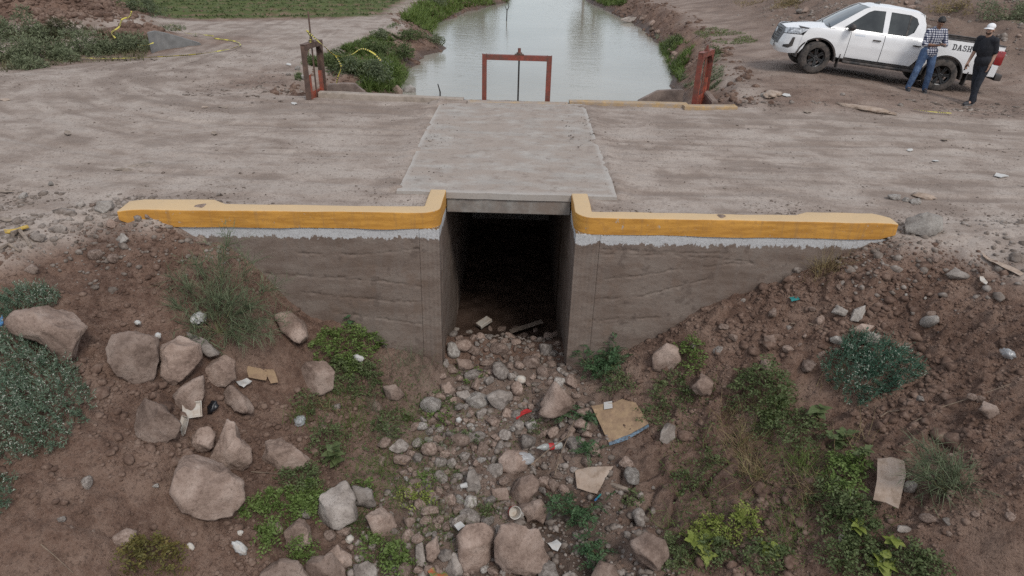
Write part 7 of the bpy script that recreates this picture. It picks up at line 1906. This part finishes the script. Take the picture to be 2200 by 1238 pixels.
# grass tufts
def tuft(px, py, n_, L_, label, mat, spread=.08, bend=.8, W_=.006, lean=(0, 0), group='grass tufts in the ditch', name='grass_tuft', up=1.0, parts=None):
    g = ground(px, py); P_ = np.tile(g, (n_, 1)) + PR.normal(size=(n_, 3)) * [spread, spread, 0]; P_[:, 2] = zgrid(P_[:, 0], P_[:, 1]) - .01
    D = PR.normal(size=(n_, 3)) * .45 + np.array([lean[0], lean[1], up]); root = tag(empty(name, tuple(g)), label, 'grass', group)
    o = add_part('blades', blades(P_, D, L_ * PR.uniform(.5, 1.15, n_), W_, PR, bend, 4), mat, root, g); o['kind'] = 'stuff'; return root
tuft(1768, 585, 150, .42, 'dry grass tuft standing against the right wall end', M_dry, .10, .9)
tuft(1768, 582, 30, .72, 'tall dry seed stalks rising over the right coping', M_dry, .07, .25, .004)
tuft(885, 790, 160, .28, 'dark grass tuft at the foot of the left pier', M_thin, .16, .9, .005)
tuft(820, 790, 120, .24, 'grey green grass left of the pier grass', M_thin, .16, .9, .005)
for i, (px, py, n_, L_, mt, lab) in enumerate([(650, 900, 90, .32, M_grass, 'green grass tuft right of the boulders'), (700, 880, 90, .26, M_dry, 'dry grass tuft above the broad leaved plant'), (760, 920, 120, .26, M_grass, 'grass tuft right of the broad leaved plant'), (830, 940, 120, .26, M_thin, 'grey green grass in the middle of the left slope foot'), (880, 900, 110, .24, M_grass, 'grass tuft below the left pier'),
        (900, 960, 90, .22, M_grass, 'grass tuft at the left edge of the rubble bed'), (945, 1025, 90, .22, M_grass, 'bright grass tuft left of the upright triangular stone'), (960, 980, 70, .2, M_thin, 'thin grass beside the gravel'), (820, 1010, 90, .22, M_grass, 'grass tuft left of the paper cup'), (1035, 1105, 80, .2, M_grass, 'grass tuft above the big squarish boulder'), (935, 1120, 80, .22, M_grass, 'grass tuft left of the big squarish boulder'),
        (800, 880, 100, .24, M_thin, 'thin grass above the paper cup'), (1600, 960, 130, .5, M_dry, 'long arching dry grass on the right slope'), (1660, 900, 150, .45, M_grass, 'long green grass in the right weed strip'), (1620, 1020, 120, .5, M_dry, 'long pale grass hanging over the cracked mud'), (1720, 1000, 120, .42, M_grass, 'green grass in the right weed strip'), (1560, 900, 70, .4, M_dry, 'thin dry grass left of the right weed strip'),
        (1430, 1130, 60, .2, M_grass, 'grass tuft above the angular purple boulder'), (1450, 1170, 60, .2, M_grass, 'grass tuft right of the angular purple boulder'), (1800, 830, 26, .45, M_dry, 'yellow seed stalks beside the right silvery shrub'), (1845, 960, 26, .5, M_dry, 'tall yellow stalks above the torn standing cardboard'), (2030, 1060, 70, .3, M_thin, 'grey dry grass right of the torn standing cardboard'), (975, 800, 60, .16, M_grass, 'grass at the left edge of the culvert mouth'),
        (1010, 900, 50, .16, M_grass, 'small grass tuft on the gravel'), (1700, 1150, 90, .3, M_grass, 'grass tuft in the lower weed strip'), (1740, 1060, 100, .34, M_dry, 'dry grass in the lower weed strip'), (1130, 850, 40, .14, M_grass, 'small grass between boulders before the culvert'), (1320, 930, 0, .2, M_grass, ''), (860, 1060, 90, .2, M_grass, 'grass tuft below the paper cup'), (740, 860, 100, .25, M_grass, 'grass tuft under the spreading green weed')]):
    if n_: tuft(px, py, n_, L_, lab, mt, .09, .9, .0055)
# thin grass and creepers between the stones
q = in_px([(690, 850), (900, 800), (960, 850), (1010, 980), (1000, 1120), (900, 1230), (700, 1230), (620, 1180), (560, 1100), (640, 1000)], 3600); q2 = in_px([(1400, 880), (1560, 800), (1700, 850), (1900, 1000), (1930, 1230), (1420, 1230), (1440, 1100)], 3200); q3 = in_px([(960, 860), (1120, 840), (1200, 1000), (1100, 1200), (960, 1200)], 500)
q = np.concatenate([q, q2, q3]); G = ground_many(q); k = fbm2(G[:, 0] * 1.7, G[:, 1] * 1.7, 3, 950) > -.05; G = G[k]
tag(ob('thin_grass', mesh_np('thin_grass', *blades(G, PR.normal(size=(len(G), 3)) * .7 + [0, 0, .6], PR.uniform(.05, .17, len(G)), .006, PR, 1.0)), M_grass), 'sparse thin grass between the stones of the ditch', kind='stuff')
k = PR.uniform(size=len(G)) < .6; G2 = G[k] + PR.normal(size=(k.sum(), 3)) * [.05, .05, 0]; G2[:, 2] = zgrid(G2[:, 0], G2[:, 1]) + .02
tag(ob('creeping_leaves', mesh_np('creeping_leaves', *leaves(G2, PR.normal(size=(len(G2), 3)) + [0, 0, .3], PR.uniform(.03, .06, len(G2)), .022, .2, PR)), M_mid), 'small creeping leaves between the stones of the ditch', kind='stuff')
# twiggy bush in front of the left wall
def twiggy(px, py, targets, label, seed):
    rg = np.random.default_rng(seed); g = ground(px, py); root = tag(empty('twiggy_bush', tuple(g)), label, 'bush'); dep = cam_depth(g)
    A, Bv = [], []; NP_, ND_ = [], []
    mb = MB()
    for tx, ty, dd in targets:
        e = CPOS + ray(tx, ty) * (dep + dd); v = e - g; L_ = np.linalg.norm(v); pts = [g + v * t + rg.normal(size=3) * .035 * math.sin(t * 3.1) * L_ + np.array([0, 0, .10 * L_ * math.sin(t * math.pi)]) for t in np.linspace(0, 1, 7)]
        mb.tube([p - g for p in pts], list(np.linspace(.007, .0022, 7)), 4)
        for k in range(int(16 + L_ * 26)):
            i = rg.integers(1, 6); p = pts[i] + (pts[i + 1] - pts[i]) * rg.uniform(); d = unit(v / L_ + rg.normal(size=3) * .75); l_ = rg.uniform(.12, .34); A.append(p); Bv.append(p + d * l_)
            for m_ in range(5): NP_.append(p + d * l_ * rg.uniform(.2, 1)); ND_.append(d + rg.normal(size=3) * .55)
    mb.build('branches', M_stem, root); A, Bv = np.array(A), np.array(Bv)
    o = add_part('twigs', stems(A, Bv, .0036, rg, .06), M_thin, root, g); o['kind'] = 'stuff'
    NP_, ND_ = np.array(NP_), np.array(ND_); o = add_part('needles', blades(NP_, ND_, rg.uniform(.08, .22, len(NP_)), .0065, rg, .35, 2), M_thin, root, g); o['kind'] = 'stuff'
twiggy(470, 715, [(495, 505, .1), (540, 560, .1), (590, 620, 0), (600, 690, -.1), (520, 735, -.25), (430, 735, -.3), (380, 660, -.1), (375, 600, 0), (420, 560, .1), (455, 620, -.25), (510, 640, -.25), (560, 720, -.2), (470, 560, 0), (400, 700, -.2), (540, 660, -.15)], 'grey green twiggy bush in front of the left wall', 71)
# dry weed wisps on the right
twiggy(2035, 1060, [(1990, 1000, 0), (2010, 985, 0), (2050, 1010, 0), (2060, 1050, -.1), (1985, 1030, -.1)], 'small grey twiggy weed right of the torn standing cardboard', 72)

# ------------------------------------------------------------------ canal banks and far plants
def mass(poly, n_, L_, W_, mat, name, label, hgt=.0, kind='blade', keep=-.2, seed=0, frq=.8):
    q = in_px(poly, n_); G = ground_many(q); k = (fbm2(G[:, 0] * frq, G[:, 1] * frq, 3, 970 + seed) > keep) & (G[:, 2] > WATER_Z - .03); G = G[k]; m_ = len(G)
    if kind == 'blade': vf = blades(G, PR.normal(size=(m_, 3)) * .5 + [0, 0, .9], L_ * PR.uniform(.5, 1.2, m_), W_, PR, .8)
    else: vf = leaves(G + [0, 0, 1] * (PR.uniform(0, hgt, (m_, 1))), PR.normal(size=(m_, 3)) + [0, 0, .5], L_ * PR.uniform(.6, 1.2, m_), W_, .2, PR)
    return tag(ob(name, mesh_np(name, *vf), mat), label, kind='stuff')
mass([(640, 165), (690, 118), (760, 95), (830, 70), (850, 95), (800, 130), (845, 160), (860, 185), (800, 195), (720, 180)], 17000, .20, .022, M_grass, 'bank_grass', 'green grass on the left canal bank', keep=-.1)
mass([(760, 140), (840, 120), (880, 160), (860, 195), (790, 200)], 3500, .35, .02, M_grass, 'waterside_grass', 'tall grass at the left waterline', keep=-.3)
mass([(860, 40), (900, 8), (960, -15), (1100, -15), (1090, 8), (1000, 18), (950, 45), (930, 75), (890, 55)], 6000, .45, .035, leafmat('lush_grass', (.06, .10, .02), (.11, .16, .035), (.19, .24, .06)), 'lush_bank_grass', 'lush green grass on the far left canal bank', keep=-.35)
mass([(1250, -10), (1340, -10), (1350, 12), (1300, 14)], 1500, .45, .035, M_grass, 'far_bank_grass', 'grass on the far right canal bank', keep=-.4)
mass([(1415, 100), (1450, 80), (1490, 100), (1475, 140), (1460, 180), (1435, 150), (1420, 125)], 3200, .28, .02, M_grass, 'right_bank_grass', 'grass on the right canal bank left of the red gate', keep=-.3)
mass([(1490, 70), (1530, 58), (1600, 72), (1630, 90), (1590, 96), (1520, 92)], 2600, .10, .015, M_grass, 'turf_patch', 'short green turf patch left of the truck', keep=-.25)
mass([(1505, 100), (1560, 130), (1545, 190), (1515, 200)], 1500, .14, .015, M_olive, 'bank_weeds', 'sparse weeds behind the right red gate', keep=-.1)
mass([(1560, 0), (1700, 0), (1760, 10), (1700, 40), (1600, 20)], 1600, .2, .02, M_dry, 'dry_bank_weeds', 'dry weeds on the slope left of the truck', keep=.1)
mass([(0, 80), (120, 50), (240, 70), (330, 85), (310, 130), (180, 135), (0, 155)], 5000, .24, .02, leafmat('brown_green_weeds', (.06, .06, .03), (.10, .10, .045), (.17, .15, .08)), 'side_ditch_weeds', 'brown green weeds filling the side ditch at the upper left', keep=-.3)
mass([(330, 60), (380, 55), (450, 75), (430, 90), (350, 72)], 900, .18, .02, M_olive, 'weeds_by_head_wall', 'weeds behind the grey side head wall', keep=-.1)
mass([(650, 150), (720, 105), (800, 78), (860, 42), (900, 18), (905, 40), (850, 90), (790, 112), (720, 150)], 7000, .13, .018, M_mid, 'verge_grass', 'short green verge between the left road and the canal', keep=-.3)
mass([(1395, 60), (1420, 80), (1460, 150), (1500, 190), (1470, 190), (1425, 110)], 1500, .16, .018, M_olive, 'right_verge_weeds', 'sparse weeds down the right canal bank', keep=.05)
mass([(700, 660), (1000, 560)], 0, .1, .01, M_mid, 'x', 'x') if False else None
mass([(632, 172), (650, 135), (690, 115), (705, 150), (690, 182)], 2600, .14, .018, M_mid, 'gate_side_grass', 'short grass left of and behind the rusted gate', keep=-.1)
# crop rows
def crop():
    s_ = PR.uniform(-30, 60, 52000); r_ = PR.integers(0, 26, 52000); off = .2 + 1.5 * r_ + PR.normal(size=52000) * .11
    X = FIELD_P[0] + FIELD_D[0] * s_ + FIELD_N[0] * off; Y = FIELD_P[1] + FIELD_D[1] * s_ + FIELD_N[1] * off
    k = (X < -6.3) & (X > -34) & (Y < 62) & (Y > 24) & (r_ < 26); X, Y = X[k], Y[k]; P_ = np.stack([X, Y, zgrid(X, Y)], -1); m_ = len(P_)
    P_ = np.repeat(P_, 3, 0); vf = leaves(P_, PR.normal(size=(m_ * 3, 3)) * .8 + [0, 0, .6], PR.uniform(.07, .15, m_ * 3), .05, .3, PR)
    tag(ob('crop_seedlings', mesh_np('crop_seedlings', *vf), M_mid), 'rows of young green crop in the field at the upper left', kind='stuff')
crop()
def bush(px, py, rx, ry, h, n_, mat, label, L_=.10, W_=.03, group='shrubs along the canal and road', seed=0, zc=None):
    """rounded leafy bush with an uneven crown"""
    rg = np.random.default_rng(seed + 4000); g = ground(px, py); root = tag(empty('bush', tuple(g)), label, 'bush', group)
    nb = 16; lob = unit(rg.normal(size=(nb, 3)) * [1, 1, .7] + [0, 0, .4]) * rg.uniform(.35, .95, (nb, 1)) * [rx, ry, h]; lob[:, 2] = np.abs(lob[:, 2]) * .9; lr = rg.uniform(.22, .45, nb) * min(rx, ry, h * 1.3)
    pk = rg.integers(nb, size=n_); d = unit(rg.normal(size=(n_, 3))); P_ = lob[pk] + d * lr[pk][:, None] * rg.uniform(.3, 1.1, (n_, 1)) ** .6; P_[:, 2] = np.maximum(P_[:, 2], .01)
    o = ob('crown', mesh_np('crown', *leaves(P_, d + rg.normal(size=(n_, 3)) * .6 + [0, 0, .3], L_ * rg.uniform(.6, 1.3, n_), W_, .2, rg)), mat, root)
    o2 = ob('stems', mesh_np('stems', *stems(np.zeros((nb, 3)), lob, .012, rg, .06)), M_stem, root); o2['kind'] = 'stuff'
for i, (px, py, rx, ry, h, n_, mt, lab) in enumerate([(30, 135, 1.2, .7, .95, 3000, M_olive, 'dark green shrub nearest the left edge by the road'), (105, 128, 1.0, .6, .9, 2800, M_olive, 'green shrub second from the left edge by the road'), (180, 118, .9, .6, .8, 2500, M_olive, 'green shrub left of the yellow tape end'), (250, 112, .8, .6, .6, 2000, M_olive, 'green shrub above the yellow tape end'), (295, 105, .6, .5, .5, 1500, M_olive, 'dark shrub touching the grey side head wall'),
        (50, 85, 1.1, .7, 1.1, 2600, M_olive, 'pale shrub behind the left edge shrub'), (130, 78, .8, .7, .6, 1600, leafmat('brown_shrub', (.05, .05, .028), (.085, .085, .045), (.13, .125, .07)), 'brownish shrub in front of the earth mound'), (310, 30, .8, .6, 1.0, 1400, M_thin, 'wispy grey green tree sapling at the field edge'), (60, 150, .6, .4, .35, 900, M_olive, 'low shrub at the road edge far left'),
        (775, 170, .85, .6, .65, 3000, M_thin, 'grey green bush behind the left kerb'), (740, 150, .7, .5, .4, 1800, M_mid, 'leafy bush left of the grey green one on the canal bank'), (700, 135, .6, .5, .3, 1300, M_mid, 'low leafy bush at the top of the left bank'), (800, 112, .6, .4, .35, 1200, M_mid, 'low bush under the bare earth of the left bank'), (815, 80, .5, .4, .3, 900, M_olive, 'small bush at the road edge on the left bank'), (880, 80, .7, .5, .4, 1300, M_mid, 'leafy bush on top of the bare earth spur'), (850, 120, .8, .5, .4, 1600, M_mid, 'leafy bush on the lower side of the earth spur'), (930, 92, .5, .4, .4, 1000, M_olive, 'bush on the earth spur at the left waterline'), (830, 165, .5, .4, .4, 1200, M_grass, 'grassy clump at the left waterline'),
        (1455, 95, .5, .4, .4, 1000, M_mid, 'bush on the right bank above the red gate'), (1530, 120, .4, .3, .3, 700, M_mid, 'bush right of the red gate'), (2165, 40, 1.5, 1.0, 1.2, 3000, M_olive, 'dark bush at the top right corner'), (2060, 25, .9, .6, .5, 1000, M_dry, 'dry bush behind the truck bed'), (1700, 10, .9, .6, .5, 1000, M_dry, 'dry bush on the slope left of the truck'), (1380, 208, .4, .2, .18, 260, M_dkgreen, 'sparse dark weed at the water behind the right kerb'), (935, 12, .7, .6, .7, 1200, M_olive, 'grey bush at the top of the left canal bank')]):
    bush(px, py, rx, ry, h, n_, mt, lab, seed=i, L_=.11 if py < 160 and px < 400 else .09, W_=.03)
# trees far along the canal, standing beyond the frame; they show as dark reflections in the water
def far_tree(x, y, h, label, seed):
    rg = np.random.default_rng(seed); root = tag(empty('tree', (x, y, GZ(x, y))), label, 'tree', 'trees at the far end of the canal'); mb = MB(); mb.tube([(0, 0, -.1), (.05, 0, h * .3), (0, .1, h * .6)], [.14, .10, .05], 7); mb.build('trunk', M_wood, root, True)
    n_ = 2600; lob = unit(rg.normal(size=(14, 3))) * rg.uniform(.3, .9, (14, 1)) * [h * .3, h * .3, h * .32] + [0, 0, h * .62]; pk = rg.integers(14, size=n_); P_ = lob[pk] + unit(rg.normal(size=(n_, 3))) * rg.uniform(.2, 1, (n_, 1)) * h * .14
    ob('crown', mesh_np('crown', *leaves(P_, rg.normal(size=(n_, 3)), .26, .11, .3, rg)), M_olive, root)
for i, (x, y, h) in enumerate([(-3.2, 62, 4.2), (5.6, 66, 4.6), (7.2, 72, 5.2), (-5.5, 70, 4.8)]):
    far_tree(x, y, h, ('tree', )[0] and ['tree left of the canal far beyond the bend', 'first tree right of the canal far beyond the bend', 'second tree right of the canal far beyond the bend', 'farthest left tree beyond the canal bend'][i], 50 + i)
# ================================================================== LABELS OF THE LIKE STONES
LM = [('triangular boulder', 1190, 860), ('flat faced grey boulder', 1073, 860), ('red labelled bottle', 1185, 977), ('white cup', 985, 1050), ('egg shaped boulder', 1128, 1052), ('clear plastic bag', 1120, 1000), ('largest square boulder', 1118, 1175), ('big squarish bottom boulder', 1020, 1175), ('brown paper cup', 870, 996),
      ('large cardboard sheet', 1330, 905), ('puddle', 1215, 1130), ('left pier foot', 955, 800), ('right pier foot', 1212, 800), ('plank in the culvert', 1128, 714), ('snack wrapper', 938, 1232), ('white tub', 1100, 1105), ('pale foam block', 1040, 703), ('foam ball', 751, 1162), ('tall broad leaved plant', 722, 1000), ('wide grey flat boulder', 725, 1085),
      ('crushed white bottle', 517, 1187), ('twiggy bush', 470, 660), ('left coping end', 255, 465), ('right coping end', 1925, 490), ('pale upright stone', 1845, 675), ('right silvery shrub', 1870, 800), ('torn standing cardboard', 1912, 1040), ('right wall foot boulder', 1432, 768), ('angular purple boulder', 1393, 1185), ('dark flat stone', 2056, 588),
      ('crushed jar', 1994, 697), ('largest oval boulder', 445, 1050), ('left edge shrub', 90, 860), ('truck front', 1670, 90), ('truck tail', 2150, 90), ('right red gate', 1490, 160), ('left rusted gate', 672, 160), ('reddish green weed', 330, 1205), ('person with white cap', 2100, 150), ('truck cab roof', 1930, 10), ('pen by the puddle', 1283, 1078), ('yellow splinter', 38, 490), ('red plastic strip', 1125, 888), ('corrugated cardboard', 1275, 1035), ('wood stump', 45, 520), ('dry grass by the right wall', 1768, 560), ('clear bag at the right edge', 2165, 765), ('low dark waterline rock', 1355, 43)]
byl = {}
for o in list(bpy.data.objects):
    if o.parent is None and 'label' in o and o.get('category') == 'stone': byl.setdefault(o['label'], []).append(o)
ORD = ['closest', 'second closest', 'third closest', 'fourth closest', 'fifth closest', 'sixth closest', 'seventh closest', 'eighth closest', 'ninth closest', 'tenth closest']
claims = {}
for lab, os_ in byl.items():
    if len(os_) < 2: continue
    for o in os_:
        v = np.array(o.location) - CPOS; z = v @ CF; px, py = 1100 + FPX * (v @ CR) / z, 619 - FPX * (v @ CU) / z
        nm, lx_, ly_ = min(LM, key=lambda q: (q[1] - px) ** 2 + (q[2] - py) ** 2)
        dx, dy = px - lx_, py - ly_; side = ('right of' if dx > 0 else 'left of') if abs(dx) > abs(dy) else ('below' if dy > 0 else 'above')
        mt = o.data.materials[0].name; tone = {'brown_field_stone': 'brown', 'grey_brown_stone': 'grey', 'pale_broken_concrete': 'pale'}[mt]
        r = max(o.scale) / z * FPX; size = 'large' if r > 19 else ('fist sized' if r > 11 else 'small')
        claims.setdefault((size, tone, side, nm), []).append((math.hypot(dx, dy), o))
for (size, tone, side, nm), L_ in claims.items():
    L_.sort(key=lambda q: q[0])
    for k, (d, o) in enumerate(L_):
        o['label'] = f'{size} {tone} stone {side} the {nm}' + ('' if len(L_) == 1 else ', ' + ORD[min(k, 9)])
